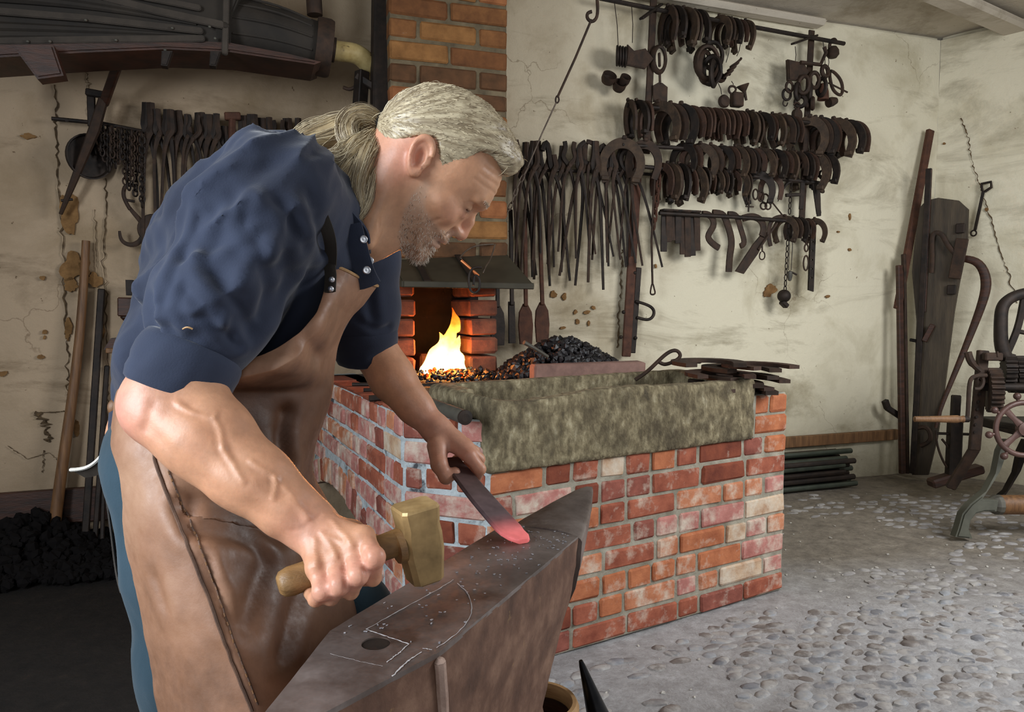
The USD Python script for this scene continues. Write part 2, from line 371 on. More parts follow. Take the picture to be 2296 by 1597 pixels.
# floor: trodden earth and sand, near-black towards the side of the bellows
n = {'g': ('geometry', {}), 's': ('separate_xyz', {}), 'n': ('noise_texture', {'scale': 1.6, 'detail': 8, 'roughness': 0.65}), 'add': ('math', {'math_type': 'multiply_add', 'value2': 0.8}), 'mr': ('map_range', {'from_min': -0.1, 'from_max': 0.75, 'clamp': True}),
     'n2': ('noise_texture', {'scale': 14, 'detail': 12, 'roughness': 0.78}), 'dust': ('rgb_ramp', {'ramp': [(0.3, srgb(134, 130, 128)), (0.55, srgb(172, 170, 170)), (0.75, srgb(204, 204, 206))]}), 'dark_side': ('rgb_ramp', {'ramp': [(0.3, srgb(14, 12, 10)), (0.6, srgb(34, 28, 24)), (0.78, srgb(66, 50, 38))]}),
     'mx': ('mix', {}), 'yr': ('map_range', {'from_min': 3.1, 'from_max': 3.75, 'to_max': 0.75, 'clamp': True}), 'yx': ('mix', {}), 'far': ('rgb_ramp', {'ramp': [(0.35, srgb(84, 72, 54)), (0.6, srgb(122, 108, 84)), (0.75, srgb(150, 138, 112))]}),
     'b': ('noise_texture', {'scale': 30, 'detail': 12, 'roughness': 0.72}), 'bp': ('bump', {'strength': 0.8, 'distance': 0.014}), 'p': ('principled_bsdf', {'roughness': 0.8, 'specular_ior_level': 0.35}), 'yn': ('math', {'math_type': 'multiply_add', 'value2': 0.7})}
l = [('g.position', 's.vector'), ('g.position', 'n.vector'), ('n.fac', 'add.value1'), ('s.x', 'add.value3'), ('add.value', 'mr.value'), ('g.position', 'n2.vector'), ('n2.fac', 'dust.fac'), ('n2.fac', 'dark_side.fac'), ('n2.fac', 'far.fac'),
     ('n.fac', 'yn.value1'), ('s.y', 'yn.value3'), ('yn.value', 'yr.value'), ('yr.result', 'yx.fac'), ('dust.color', 'yx.color1'), ('far.color', 'yx.color2'), ('mr.result', 'mx.fac'), ('dark_side.color', 'mx.color1'), ('yx.color', 'mx.color2'), ('mx.color', 'p.base_color'), ('g.position', 'b.vector'), ('b.fac', 'bp.height'), ('bp.normal', 'p.normal')]
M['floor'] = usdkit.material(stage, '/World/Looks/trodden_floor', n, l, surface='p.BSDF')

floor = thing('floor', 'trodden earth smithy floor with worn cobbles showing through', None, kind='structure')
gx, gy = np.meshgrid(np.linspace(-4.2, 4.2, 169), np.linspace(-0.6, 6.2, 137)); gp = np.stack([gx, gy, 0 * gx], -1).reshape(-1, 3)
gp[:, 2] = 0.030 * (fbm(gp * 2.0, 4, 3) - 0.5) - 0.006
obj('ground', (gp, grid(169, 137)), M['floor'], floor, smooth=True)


def cobble(c, a, b, h, ang, sd):
    r = np.random.default_rng(sd); n = 7; t = np.arange(n) * 2 * math.pi / n
    rad = 1 + r.uniform(-0.16, 0.16, n); v = []
    for k, (s, z) in enumerate(((1.06, -0.9), (0.84, 0.62), (0.42, 0.95))):
        q = np.stack([a * s * rad * np.cos(t), b * s * rad * np.sin(t), np.full(n, z * h)], 1); v.append(q)
    v = np.vstack([*v, [[0, 0, h]]]); f = []
    for k in range(2):
        for i in range(n):
            j = (i + 1) % n; f += [[k * n + i, k * n + j, k * n + n + j], [k * n + i, k * n + n + j, k * n + n + i]]
    f += [[2 * n + i, 2 * n + (i + 1) % n, 3 * n] for i in range(n)]
    ca, sa = math.cos(ang), math.sin(ang)
    return v @ np.array([[ca, sa, 0], [-sa, ca, 0], [0, 0, 1]]) + c, np.array(f)


def ground_z(x, y):
    q = np.array([[x, y, 0.0]]); return 0.030 * (fbm(q * 2.0, 4, 3) - 0.5)[0] - 0.006


spots, cr = [], np.random.default_rng(21)
for i in range(70):
    for j in range(64):
        x = -0.25 + i * 0.060 + cr.uniform(-0.014, 0.014) + (j % 2) * 0.03; y = 1.15 + j * 0.052 + cr.uniform(-0.012, 0.012)
        if (x - 1.076) * -0.5160 + (y - 2.929) * 0.8566 > -0.05 and x < 1.2 + (y - 2.9) * 0.6 and y > 1.9 and x < 1.13 and (y - 2.37) > (x - .148) * 0.602 - 0.06: continue
        if y > 4.75 or x > 3.0: continue
        q = proj([x, y, 0])
        if q[0] < 1200 or q[0] > 2330 or q[1] > 1640: continue
        if x < 1.08 and y > 2.30 + (x - 0.148) * 0.602: continue
        keep = 0.80 if (x > 0.65 and y < 2.75) else 0.55 if y < 3.2 else 0.30
        if meshkit.noise(np.array([[x * 1.7, y * 1.7, 2.0]]), 5)[0] * 0.55 + cr.uniform(0, 0.45) > keep * 0.92: continue
        spots.append((q[2], x, y, cr.uniform(0.026, 0.044), cr.uniform(0.017, 0.026), cr.uniform(0.001, 0.009), cr.uniform(-0.5, 0.5) + 0.25, cr.integers(4)))
spots.sort(); rest = []
for k, (d, x, y, a, b, h, an, mi) in enumerate(spots):
    m = cobble((x, y, ground_z(x, y)), a, b, h, an, 1000 + k)
    if k < 300: obj('cobblestone', m, M['cobble'][mi], floor, smooth=50)
    else: rest.append(m)
if rest: obj('cobblestones', cat(*rest), M['cobble'][1], floor, smooth=50, kind='stuff')

chips, cr = [], np.random.default_rng(5)
for k in range(420):
    x, y = cr.uniform(-.1, 2.9), cr.uniform(1.3, 4.6); s_ = cr.uniform(.003, .009)
    if y > 2.30 + (x - .148) * .602 and x < 1.09: continue
    chips.append(xf(cbox((s_ * 1.6, s_, s_ * .7), s_ * .25, s_ * .15, k), (x, y, ground_z(x, y) + s_ * .3), (math.cos(k), math.sin(k), 0), (-math.sin(k), math.cos(k), 0)))
obj('floor_chips', cat(*chips), two('pale_stone_chips', (150, 144, 134), (206, 202, 194), scale=30, rough=.9), floor, kind='stuff')

# back wall: a slightly uneven sheet of plaster over a solid wall
SL, SR = -5.8, float((CORNER - W0) @ WD)
ns, nz = 230, 72; S, H = np.meshgrid(np.linspace(SL, SR, ns), np.linspace(-0.1, CEIL + 0.02, nz))
wv = W0 + S[..., None] * WD + H[..., None] * Z; wv = wv.reshape(-1, 3)
wv = wv + WN * (0.022 * (fbm(wv * 1.6, 5, 9) - 0.62))[:, None]
back = thing('wall_back', 'whitewashed plaster back wall, cracked, flaked and sooty', None, base=W0, kind='structure')
core = xf(cbox((SR - SL, 0.2, CEIL + 0.1), 0.005), W0 + WD * (SL + SR) / 2 - WN * 0.125 + Z * CEIL / 2, WD, WN, Z)
obj('plaster', cat((wv, grid(ns, nz)), core), M['plaster'], back, smooth=40)


def blotch(px, py, rx, ry, sd, plane=wp, d=0.006, rough=0.35, n=26):
    """A ragged bare patch where the limewash has come off (radii in metres)."""
    r = np.random.default_rng(sd); t = np.arange(n) * 2 * math.pi / n; c = plane(px, py, d)
    rr = 1 + rough * np.interp(t, np.linspace(0, 2 * math.pi, 9), np.r_[(q := r.uniform(-1, 1, 8)), q[0]]) + r.uniform(-0.14, 0.14, n)
    dx, nn = (WD, WN) if plane is wp else (RD, RN)
    return prism(np.stack([rx * rr * np.cos(t), ry * rr * np.sin(t)], 1), 0.010, c, dx, Z, np.cross(dx, Z))


def crack(pts, w, plane=wp, sd=0, d=0.0065):
    """A thin jagged crack along picture points, as a shallow ribbon on the wall."""
    p = np.array([plane(x, y, d) for x, y in pts]); t = np.linspace(0, 1, len(p)); n = 9 * len(p); q = np.stack([np.interp(np.linspace(0, 1, n), t, p[:, k]) for k in range(3)], 1)
    r = np.random.default_rng(sd); dx = WD if plane is wp else RD
    q = q + dx * r.normal(0, w * 0.9, n)[:, None]; ww = w * r.uniform(0.3, 1.5, n)
    return tube(q, ww / 2, 5, flat=1.0)


for (x, y, rx, ry, s) in [(155, 478, .036, .085, 1), (165, 600, .05, .065, 2), (160, 640, .035, .03, 3), (62, 306, .026, .011, 4), (152, 740, .016, .05, 5), (228, 740, .014, .04, 6), (100, 745, .010, .009, 7), (96, 624, .010, .010, 8), (92, 800, .012, .008, 9), (210, 628, .03, .03, 10), (100, 757, .006, .009, 11), (6, 838, .02, .012, 12),
                          (1725, 652, .042, .034, 13), (1905, 560, .010, .008, 14), (1855, 665, .016, .009, 15), (1905, 485, .008, .02, 16), (1240, 660, .02, .02, 17), (1265, 665, .012, .02, 18), (1315, 700, .02, .01, 19), (1330, 690, .013, .012, 20), (1290, 700, .010, .012, 21), (1295, 720, .012, .014, 22), (1262, 735, .015, .009, 23), (1320, 725, .008, .014, 24), (1470, 596, .008, .012, 25), (1880, 520, .01, .006, 26), (1243, 760, .010, .018, 27), (170, 960, .012, .03, 28), (190, 600, .028, .05, 29)]:
    obj('flaked_patch', blotch(x, y, rx, ry, s), M['flake'], back)
for k, (pts, w) in enumerate([([(122, 190), (128, 260), (126, 330), (132, 420), (138, 520), (142, 620), (148, 740), (152, 830), (150, 900)], .006), ([(236, 400), (238, 480), (232, 560), (236, 640), (240, 740), (242, 860), (242, 960)], .005), ([(212, 470), (216, 560), (220, 640)], .003), ([(196, 160), (200, 200), (196, 260)], .004), ([(82, 925), (100, 945), (112, 990)], .012), ([(82, 925), (120, 925), (146, 922)], .005), ([(1393, 560), (1392, 620), (1388, 700), (1384, 780)], .006), ([(98, 1010), (96, 1060)], .004), ([(20, 1000), (60, 1030), (110, 1015), (140, 1040)], .003)]):
    obj('wall_crack', crack(pts, w, sd=k), M['crack'], back)

# right wall and ceiling
ns2, nz2 = 60, 60; S, H = np.meshgrid(np.linspace(0, 1.8, ns2), np.linspace(-0.1, CEIL + 0.02, nz2)); rv = (CORNER + S[..., None] * RD + H[..., None] * Z).reshape(-1, 3)
rv = rv + RN * (0.02 * (fbm(rv * 1.6, 5, 19) - 0.62) * np.clip(S.reshape(-1) * 8, 0, 1))[:, None]
right = thing('wall_right', 'cream limewashed right wall of the corner with a long crack', None, base=CORNER, kind='structure')
rcore = xf(cbox((1.9, 0.2, CEIL + 0.1), 0.005), CORNER + RD * 0.95 - RN * 0.125 + Z * CEIL / 2, RD, RN, Z)
obj('plaster', cat((rv, grid(ns2, nz2)), rcore), M['plaster_r'], right, smooth=40)
obj('wall_crack', crack([(2155, 265), (2170, 310), (2180, 360), (2192, 400), (2205, 440), (2225, 500), (2245, 570), (2262, 620), (2280, 680)], .006, rwp, 31), M['crack'], right)
obj('flaked_patch', blotch(2212, 470, .008, .012, 41, rwp), M['flake'], right); obj('flaked_patch', blotch(2117, 322, .008, .006, 42, rwp), M['flake'], right)

nx, ny = 120, 110; X, Y = np.meshgrid(np.linspace(-4.6, 4.4, nx), np.linspace(0.6, 6.6, ny)); cv = np.stack([X, Y, 0 * X + CEIL], -1).reshape(-1, 3)
cv[:, 2] += 0.03 * (fbm(cv * 1.3, 5, 29) - 0.5) + 0.05 * np.abs(np.sin((cv @ WN) * 2.2))
ceil = thing('ceiling', 'low plastered ceiling with cracked limewash', None, kind='structure')
ccore = xf(cbox((9.0, 6.0, 0.2), 0.01), (-0.1, 3.6, CEIL + 0.25))
obj('plaster', cat((cv, grid(nx, ny)[:, ::-1]), ccore), M['plaster_c'], ceil, smooth=40)
a, b = atz(1500, -6, CEIL - 0.005), atz(1845, 52, CEIL - 0.005); bd = nrm((b - a) * [1, 1, 0])
obj('plaster_ridge', bar(a - bd * 1.5, b, 0.10, 0.05, 0.02, jit=0.004), M['plaster_c'], ceil)
a, b = atz(2120, -6, CEIL - 0.005), atz(2290, 68, CEIL - 0.005); bd = nrm((b - a) * [1, 1, 0])
obj('plaster_ridge', bar(a - bd * 1.5, b + bd * .05, 0.16, 0.06, 0.02, jit=0.006), M['plaster_c'], ceil)
base = thing('baseboard_back', 'brown rotten board along the foot of the back wall', None, kind='structure')
a = wp(-60, 1130, 0.02) * [1, 1, 0] + Z * .22; b = wp(700, 1130, 0.02) * [1, 1, 0] + Z * .22
obj('board', bar(a, b, 0.03, 0.16, 0.004), M['wood_dark'], base)
a = wp(1560, 990, 0.02) * [1, 1, 0] + Z * .27; b = wp(2010, 990, 0.02) * [1, 1, 0] + Z * .27
obj('board', bar(a, b, 0.03, 0.07, 0.004), M['wood_brown'], base)
# ================================================================== FORGE
def brickmat(i, a, b, lime=0.0, lo=0.52, hi=0.66):
    return two(f'brick_{i}', a, b, scale=16, detail=6, rough=0.85, bump=0.6, bscale=70, bdist=0.004, spots=srgb(206, 194, 176), spot_scale=14, spot_range=(lo, hi), spec=0.25)


BR = [brickmat(0, (124, 64, 48), (168, 98, 74), lo=.53, hi=.80), brickmat(1, (146, 82, 54), (188, 118, 80), lo=.53, hi=.80), brickmat(2, (108, 58, 48), (150, 88, 74), lo=.54, hi=.80), brickmat(3, (160, 96, 66), (196, 132, 98), lo=.46, hi=.70),
      brickmat(4, (164, 128, 100), (204, 176, 146), lo=.42, hi=.68), brickmat(5, (150, 92, 84), (188, 128, 118), lo=.44, hi=.70), brickmat(6, (98, 48, 36), (138, 74, 52), lo=.64, hi=.84)]
M['mortar'] = two('lime_mortar', (118, 112, 96), (170, 164, 148), scale=14, rough=0.95, bump=0.8, bscale=60, bdist=0.006)
M['mortar_pale'] = two('pale_mortar', (150, 158, 160), (196, 204, 206), scale=20, rough=0.95, bump=0.9, bscale=60, bdist=0.008, spots=srgb(70, 72, 76), spot_scale=9, spot_range=(.54, .62))
CB = [brickmat(10 + k, a, b, lo=.72, hi=.9) for k, (a, b) in enumerate([((96, 60, 34), (132, 88, 50)), ((84, 52, 30), (116, 74, 42)), ((108, 72, 38), (146, 102, 58)), ((70, 48, 30), (98, 66, 42)), ((120, 72, 42), (152, 98, 60))])]
M['mortar_dark'] = two('sooty_mortar', (70, 60, 44), (112, 98, 74), scale=14, rough=0.95, bump=0.6, bscale=60)
M['stone'] = surf('mossy_stone', [(0.28, srgb(74, 65, 48)), (0.45, srgb(114, 102, 76)), (0.6, srgb(148, 136, 106)), (0.78, srgb(196, 186, 156))], scale=42, detail=12, rough=0.9, bump=1.0, bscale=110, bdist=0.010, spots=srgb(70, 60, 42), spot_scale=8, spot_range=(.46, .70), distortion=0.2, stretch=(1, 1, .55))
M['coal'] = two('coal', (14, 13, 14), (34, 30, 32), scale=30, rough=0.42, bump=0.4, bscale=90)
M['ash'] = two('ash_and_cinders', (40, 30, 26), (84, 64, 52), scale=20, rough=0.95, bump=0.9, bscale=70, bdist=0.008)
M['sheet'] = two('blackened_sheet_iron', (50, 46, 36), (72, 66, 52), scale=5, rough=0.55, metal=0.35, bump=0.15, bscale=30)
M['soot_wall'] = two('soot_black_brick', (18, 12, 9), (44, 26, 18), scale=9, rough=.95, bump=.6, bscale=40)
M['soot_brick'] = two('sooty_firebrick', (70, 40, 28), (128, 76, 52), scale=12, rough=0.9, bump=0.7, bscale=50)

FR = np.array([1.090, 2.937, 0]); FD = nrm([-0.8566, -0.5160, 0]); FN = np.array([0.5160, -0.8566, 0])          # right corner, direction to the left, outward
PC = np.array([-.078, 2.235, 0]); PK = np.array([-.347, 2.335, 0]); LD = nrm([-.42835, .90361, 0]); LN = np.array([-.90361, -.42835, 0])
CD = nrm(PK - PC); CN = np.array([CD[1], -CD[0], 0]); CN = CN if CN[1] < 0 else -CN
FL = float((PC - FR) @ FD); CH = 0.080; TOP = 0.80

forge = thing('brick_forge', 'waist-high red brick smithing hearth with an arched ash opening, fire burning on top', 'forge', base=(0.35, 3.2, 0))


def brick(parent, c, d, nrm_, w, h, t, mat, sd, name='brick', ch=0.007, up=Z):
    r = np.random.default_rng(sd); o = r.uniform(-0.002, 0.004)
    a = r.normal(0, 0.006); d2 = nrm(d + nrm_ * a + up * r.normal(0, 0.006)); n2 = nrm(np.cross(d2, up)); n2 = n2 if n2 @ nrm_ > 0 else -n2; u2 = np.cross(n2, d2); u2 = u2 if u2 @ up > 0 else -u2
    m = xf(cbox((w, t, h), r.uniform(.7, 1.3) * ch, 0.0022, sd), c + nrm_ * (o - t / 2), d2, n2, u2)
    return obj(name, m, mat, parent, smooth=25)


def courses(parent, o, d, nn, L, rows, pick, sd, skip=None, ch0=CH, joint=0.012, stretcher=0.235, header=0.112, ext=0.0):
    r = np.random.default_rng(sd)
    for i in rows:
        s, first = -ext * (i % 2) * 0, True
        while s < L - 0.02:
            w = stretcher if r.random() < 0.5 else header
            if first: w = header * (0.7 + 0.6 * r.random()) if i % 2 else stretcher
            w *= r.uniform(.95, 1.04); first = False
            if s + w > L - 0.07: w = L - s
            s0, s1 = s + joint / 2, s + w - joint / 2; z0, z1 = i * ch0 + joint / 2, (i + 1) * ch0 - joint / 2
            if skip:
                lim = skip(s0, s1, z0, z1)
                if lim is None: s += w; continue
                s0, s1 = lim
            c = o + d * (s0 + s1) / 2 + Z * ((z0 + z1) / 2 + r.normal(0, .0012))
            brick(parent, c, d, nn, s1 - s0, z1 - z0, 0.10, pick(r, i, (s0 + s1) / 2), r.integers(1 << 30)); s += w


def pick_front(r, i, s):
    if i == 0: return BR[r.choice([2, 6, 0])]
    p = np.array([.27, .26, .12, .12, .05, .06, .12])
    if i < 6 and s < 0.75: p = np.array([.18, .18, .08, .26, .12, .16, .02])
    if i < 5 and s < 0.22: p = np.array([.06, .10, .1, .24, .12, .38, 0])
    return BR[r.choice(7, p=p / p.sum())]


courses(forge, FR, FD, FN, FL, range(0, 8), pick_front, 3)
courses(forge, FR, FD, FN, 0.205, range(8, 10), lambda r, i, s: BR[1], 4)
pk_c = lambda r, i, s: BR[r.choice([0, 0, 2, 5, 6, 5])]
courses(forge, PC, CD, CN, float(np.linalg.norm(PK - PC)), range(0, 10), pk_c, 5)
AS, ARX, ARZ, ORX, ORZ = 1.0, .72, .33, .85, .455                       # the ash arch in the left face


def arch_skip(s0, s1, z0, z1):
    zc = (z0 + z1) / 2
    if zc >= ORZ: return s0, s1
    half = ORX * math.sqrt(max(0, 1 - (zc / ORZ) ** 2)); a, b = AS - half + 0.006, AS + half
    if s1 <= a or s0 >= b: return s0, s1
    if s0 < a - 0.03: return s0, a
    return None


pk_l = lambda r, i, s: BR[r.choice([5, 3, 0, 5, 2, 4], p=[.3, .22, .14, .14, .12, .08])]
courses(forge, PK, LD, LN, 1.50, range(0, 10), pk_l, 6, skip=arch_skip)
k, t = 0, math.pi
while True:                                                          # arch bricks stand round the opening
    ds = 0.078 / math.hypot(ARX * math.sin(t) * 1.08, ARZ * math.cos(t) * 1.15); t2 = t - ds
    if t2 < 0.9: break
    tm = (t + t2) / 2; ci = np.array([AS + (ARX + ORX) / 2 * math.cos(tm), (ARZ + ORZ) / 2 * math.sin(tm)])
    nv = nrm(np.array([math.cos(tm) / ARX, math.sin(tm) / ARZ])); tv = np.array([-nv[1], nv[0]])
    if ci[1] - 0.03 > 0:
        brick(forge, PK + LD * ci[0] + Z * ci[1], LD * tv[0] + Z * tv[1], LN, 0.066, 0.116, 0.22, pk_l(rng, 0, 0), 500 + k, name='arch_brick', up=LD * nv[0] + Z * nv[1])
    t = t2; k += 1
# mortar body behind the bricks (hollow under the hearth), its joints recessed
holed = Polygon([(0.004, 0), (1.5, 0), (1.5, TOP - .004), (0.004, TOP - .004)]).difference(Polygon([(AS + (ARX + .012) * math.cos(q), (ARZ + .012) * math.sin(q)) for q in np.linspace(-.3, math.pi + .3, 60)]))
obj('mortar_side', prism(holed, 0.20, PK - LN * 0.107, LD, Z, np.cross(LD, Z)), M['mortar_pale'], forge)
obj('mortar_corner', xf(cbox((np.linalg.norm(PK - PC) + .02, 0.2, TOP - .004), .004), (PK + PC) / 2 - CN * .107 + Z * (TOP - .004) / 2, CD, CN, Z), M['mortar_pale'], forge)
obj('mortar_front', cat(xf(cbox((FL - .004, 0.2, .634), .004), FR + FD * FL / 2 - FN * .107 + Z * .317, FD, FN, Z), xf(cbox((.200, .6, TOP - .63), .004), FR + FD * .104 - FN * .307 + Z * (.63 + (TOP - .63) / 2), FD, FN, Z)), M['mortar'], forge)
TL = FL - 0.205 + 0.012; TO = FR + FD * 0.200; TW = 0.43; TZ0, TZ1 = 0.632, 0.872
hp = Polygon([(PC - CN * .02)[:2], (PK - LN * .02 - CN * .015)[:2], (PK + LD * 1.45 - LN * .02)[:2], (PK + LD * 1.38 - LN * 1.05)[:2], (FR - FN * 1.0 + FD * .05)[:2], (FR - FN * .42 + FD * .01)[:2]]).buffer(0).difference(Polygon([(TO - FD * .19 + FN * .1)[:2], (TO + FD * (TL - .012) + FN * .1)[:2], (TO + FD * (TL - .012) - FN * (TW - .03))[:2], (TO - FD * .19 - FN * (TW - .03))[:2]]))
obj('hearth_top', prism(hp, 0.05, (0, 0, TOP - .029)), M['ash'], forge)
# side away from view and rim bricks lying along the edge of the hearth
obj('mortar_back', xf(cbox((1.0, .1, TOP - .01), .004), FR - FN * .53 + FD * .06 + Z * (TOP - .01) / 2, FN, FD, Z), M['mortar'], forge)
for k in range(5):
    c = PK + LD * (0.13 + .26 * k) - LN * .004 + Z * (TOP + .001)
    brick(forge, c - Z * .001, LD, LN, .245, .012, .11, BR[6 if k else 0], 900 + k, name='rim_brick', ch=.004)

# stone trough set into the corner of the forge


def trough_sdf(p):
    s = (p - TO) @ FD; o = -((p - TO) @ FN); z = p[:, 2]
    def rbox(a, b, c, ra, rb, rc, r):
        q = np.stack([np.abs(s - a) - ra + r, np.abs(o - b) - rb + r, np.abs(z - c) - rc + r], 1); return np.linalg.norm(np.maximum(q, 0), axis=1) + np.minimum(q.max(1), 0) - r
    dip = 0.022 * np.exp(-((s - (TL - .16)) / .20) ** 2) + 0.010 * np.exp(-((s - .25) / .3) ** 2) - .012 * np.exp(-((s - TL) / .03) ** 2)
    zt = TZ1 - dip * (o < .2) * 1.0
    out = rbox(TL / 2, TW / 2 - .018, (TZ0 + TZ1) / 2, TL / 2, TW / 2, (TZ1 - TZ0) / 2, .022); out = np.maximum(out, z - zt)
    ins = rbox(TL / 2, TW / 2 - .018, TZ1 + .0, TL / 2 - .075, TW / 2 - .062, .17, .03)
    n = fbm(p * 12, 4, 61) - .5; n2 = fbm(p * 38, 3, 62) - .5
    return np.maximum(out, -ins) + .010 * n + .006 * n2


cs = np.array([TO + FD * a - FN * b + Z * c for a in (-.02, TL + .02) for b in (-.05, TW) for c in (TZ0 - .02, TZ1 + .02)])
trough = thing('stone_trough', 'long mossy stone water trough with worn rim, set into the brick forge', 'trough', base=TO + FD * TL / 2 + Z * TZ0)
obj('basin', surface_net(trough_sdf, cs.min(0), cs.max(0), 0.0085), M['stone'], trough, smooth=60)
M['water'] = usdkit.material(stage, '/World/Looks/dark_water', {'p': ('principled_bsdf', {'base_color': (0.012, 0.016, 0.014), 'roughness': 0.06, 'ior': 1.33})}, surface='p.BSDF')
obj('water', xf(cbox((TL - .13, TW - .11, .01), .002), TO + FD * TL / 2 - FN * (TW / 2 - .018) + Z * .775, FD, FN, Z), M['water'], trough)
obj('mortar_patch', prism(Polygon([(0, 0), (.030, .01), (.034, .1), (.028, .15), (.03, .17), (-.006, .165), (-.003, .08)]), .03, FR + FD * .196 - FN * .006 + Z * .634, FD, Z, np.cross(FD, Z), bev=.004), M['mortar'], forge)

# chimney breast, firebox and hood
CO = onpl(1012, 600, P(1012, 600, 3.36), WN) * [1, 1, 0]               # middle of the chimney's front
chim = thing('brick_chimney', 'brown brick chimney stack rising above the forge to the ceiling', 'chimney', base=CO + Z * 1.42)
CW, CHH, cz0 = .545, .0945, 1.34
CT = 2.76
rows = int((CT - cz0) / CHH)
for i in range(rows):
    s, r = -CW / 2, np.random.default_rng(300 + i)
    for w in ((.27, .275) if i % 2 else (.13, .27, .145)):
        c = CO + WD * (s + w / 2) + Z * (cz0 + (i + .5) * CHH)
        brick(chim, c, WD, WN, w - .014, CHH - .016, .12, CB[r.integers(5)], 5000 + i * 10 + int(s * 100), ch=.008); s += w
obj('mortar_core', xf(cbox((CW - .016, .50, CT - cz0), .003), CO - WN * .258 + Z * (cz0 + CT) / 2, WD, WN, Z), M['mortar_dark'], chim)

fb = thing('firebox', 'sooty brick fireplace niche behind the flames under the iron hood', 'fireplace', base=CO - WN * .2 + Z * TOP)
obj('back_wall', xf(cbox((.50, .08, .6), .004), CO - WN * .46 - WD * .0 + Z * (TOP + .30), WD, WN, Z), M['soot_wall'], fb)
for i in range(6):
    for (x0, x1, dd) in ((868, 932, -.06), (1052, 1116, -.06)):
        if i > 4 and x0 > 900: pass
        a = onpl(x0, 700, CO + WN * dd, WN) * [1, 1, 0]; b = onpl(x1, 700, CO + WN * dd, WN) * [1, 1, 0]; w = np.linalg.norm(b - a)
        brick(fb, (a + b) / 2 + Z * (TOP + .02 + (i + .5) * .088), WD, WN, w * (1.0 if i % 2 else .94), .076, .34, M['soot_brick'], 700 + i + x0, name='pier_brick', ch=.010)
for k, (x0, x1, zz, hh) in enumerate([(940, 1010, .02, .085), (1005, 1062, .02, .10), (1030, 1060, .12, .07)]):
    a = onpl(x0, 700, CO - WN * .26, WN) * [1, 1, 0]; b = onpl(x1, 700, CO - WN * .26, WN) * [1, 1, 0]
    brick(fb, (a + b) / 2 + Z * (TOP + zz + hh / 2), WD, WN, np.linalg.norm(b - a), hh, .14, M['soot_brick'], 760 + k, name='hearth_stone', ch=.012)

hd = thing('forge_hood', 'sloping dark sheet-iron smoke hood above the fire', 'hood', base=P(1040, 635, 3.06))
A, B, C, D_ = P(905, 637, 3.00), P(1197, 642, 3.10), P(1128, 563, 3.50), P(872, 558, 3.45)
E_ = P(862, 632, 3.35)
def plate(pts, t): 
    p = np.array(pts); n_ = nrm(np.cross(p[1] - p[0], p[2] - p[0])); k = len(p); v = np.vstack([p + n_ * t / 2, p - n_ * t / 2]); f = []
    for i in range(1, k - 1): f += [[0, i, i + 1], [k, k + i + 1, k + i]]
    for i in range(k): j = (i + 1) % k; f += [[i, k + i, k + j], [i, k + j, j]]
    return v, np.array(f)
obj('front_plate', plate([A, B, C, D_], .006), M['sheet'], hd)
obj('side_plate', plate([E_, A, D_], .006), M['sheet'], hd)
G = P(1150, 640, 3.62)
obj('right_side_plate', plate([B, G, C], .006), M['sheet'], hd)
obj('lower_lip', cat(bar(A, B, .012, .026, .003), bar(E_, A, .012, .026, .003)), M['sheet'], hd)
obj('top_angle_bar', cat(bar(D_ + Z * .01, C + Z * .01, .03, .022, .003), bar(D_ + Z * .05, C + Z * .05, .016, .012, .002)), M['rust_dark'], hd)
for t_ in (.18, .55): obj('strap', bar(A * (1 - t_) + B * t_ + Z * .012, D_ * (1 - t_) + C * t_ + Z * .014, .028, .006, .001, up=nrm(np.cross(B - A, D_ - A))), M['rust_dark'], hd)

# coal, embers, fire
def lump(c, r, sd):
    g = np.random.default_rng(sd); m = trimesh.creation.icosahedron(); v = m.vertices * g.uniform(.7, 1.25, (12, 1)) * g.uniform(.7, 1.2, 3) * r
    q = trimesh.transformations.random_rotation_matrix(g.random(3))[:3, :3]; return v @ q.T + c, m.faces


HC = atz(1260, 800, .90); fire_c = P(1000, 818, 3.46); fire_c[2] = .845
lumps, r = [], np.random.default_rng(11)
for k in range(900):
    a, q = r.uniform(0, 2 * math.pi), math.sqrt(r.uniform(0, 1)); u, w = q * math.cos(a), q * math.sin(a)
    c = P(1262, 800, 3.56) + WD * u * .33 + WN * w * .22; c[2] = TOP + .16 * max(0, 1 - q ** 1.6) + r.uniform(0, .025)
    lumps.append(lump(c, r.uniform(.011, .024), 9000 + k))
single('coal_heap', cat(*lumps), M['coal'], 'heap of black coal lumps piled beside the fire on the forge', 'coal', kind='stuff')
bed = []
for k in range(420):
    a, q = r.uniform(0, 2 * math.pi), math.sqrt(r.uniform(0, 1)); c = fire_c + WD * (q * math.cos(a) * .34 + .05) + WN * q * math.sin(a) * .20; c[2] = TOP + .035 * max(0, 1 - q ** 2) + r.uniform(-.005, .014)
    bed.append(lump(c, r.uniform(.008, .017), 12000 + k))
single('cinder_bed', cat(*bed), M['coal'], 'bed of dark cinders spread around the foot of the flames', 'cinders', kind='stuff')
M['ember'] = usdkit.material(stage, '/World/Looks/ember', {'g': ('geometry', {}), 'n': ('noise_texture', {'scale': 40, 'detail': 3}), 'r': ('rgb_ramp', {'ramp': [(.38, (.02, .004, .001)), (.5, (.7, .07, .008)), (.68, (1, .32, .04))]}), 'e': ('emission', {'strength': 3.2})}, [('g.position', 'n.vector'), ('n.fac', 'r.fac'), ('r.color', 'e.color')], surface='e.emission')
emb = []
for k in range(110):
    a, q = r.uniform(0, 2 * math.pi), r.uniform(0, 1); c = fire_c + WD * (q * math.cos(a) * .17) + WN * (q * math.sin(a) * .13 + .02); c[2] = TOP + .043 * (1 - q ** 2) + r.uniform(0, .014)
    emb.append(lump(c, r.uniform(.007, .014), 15000 + k))
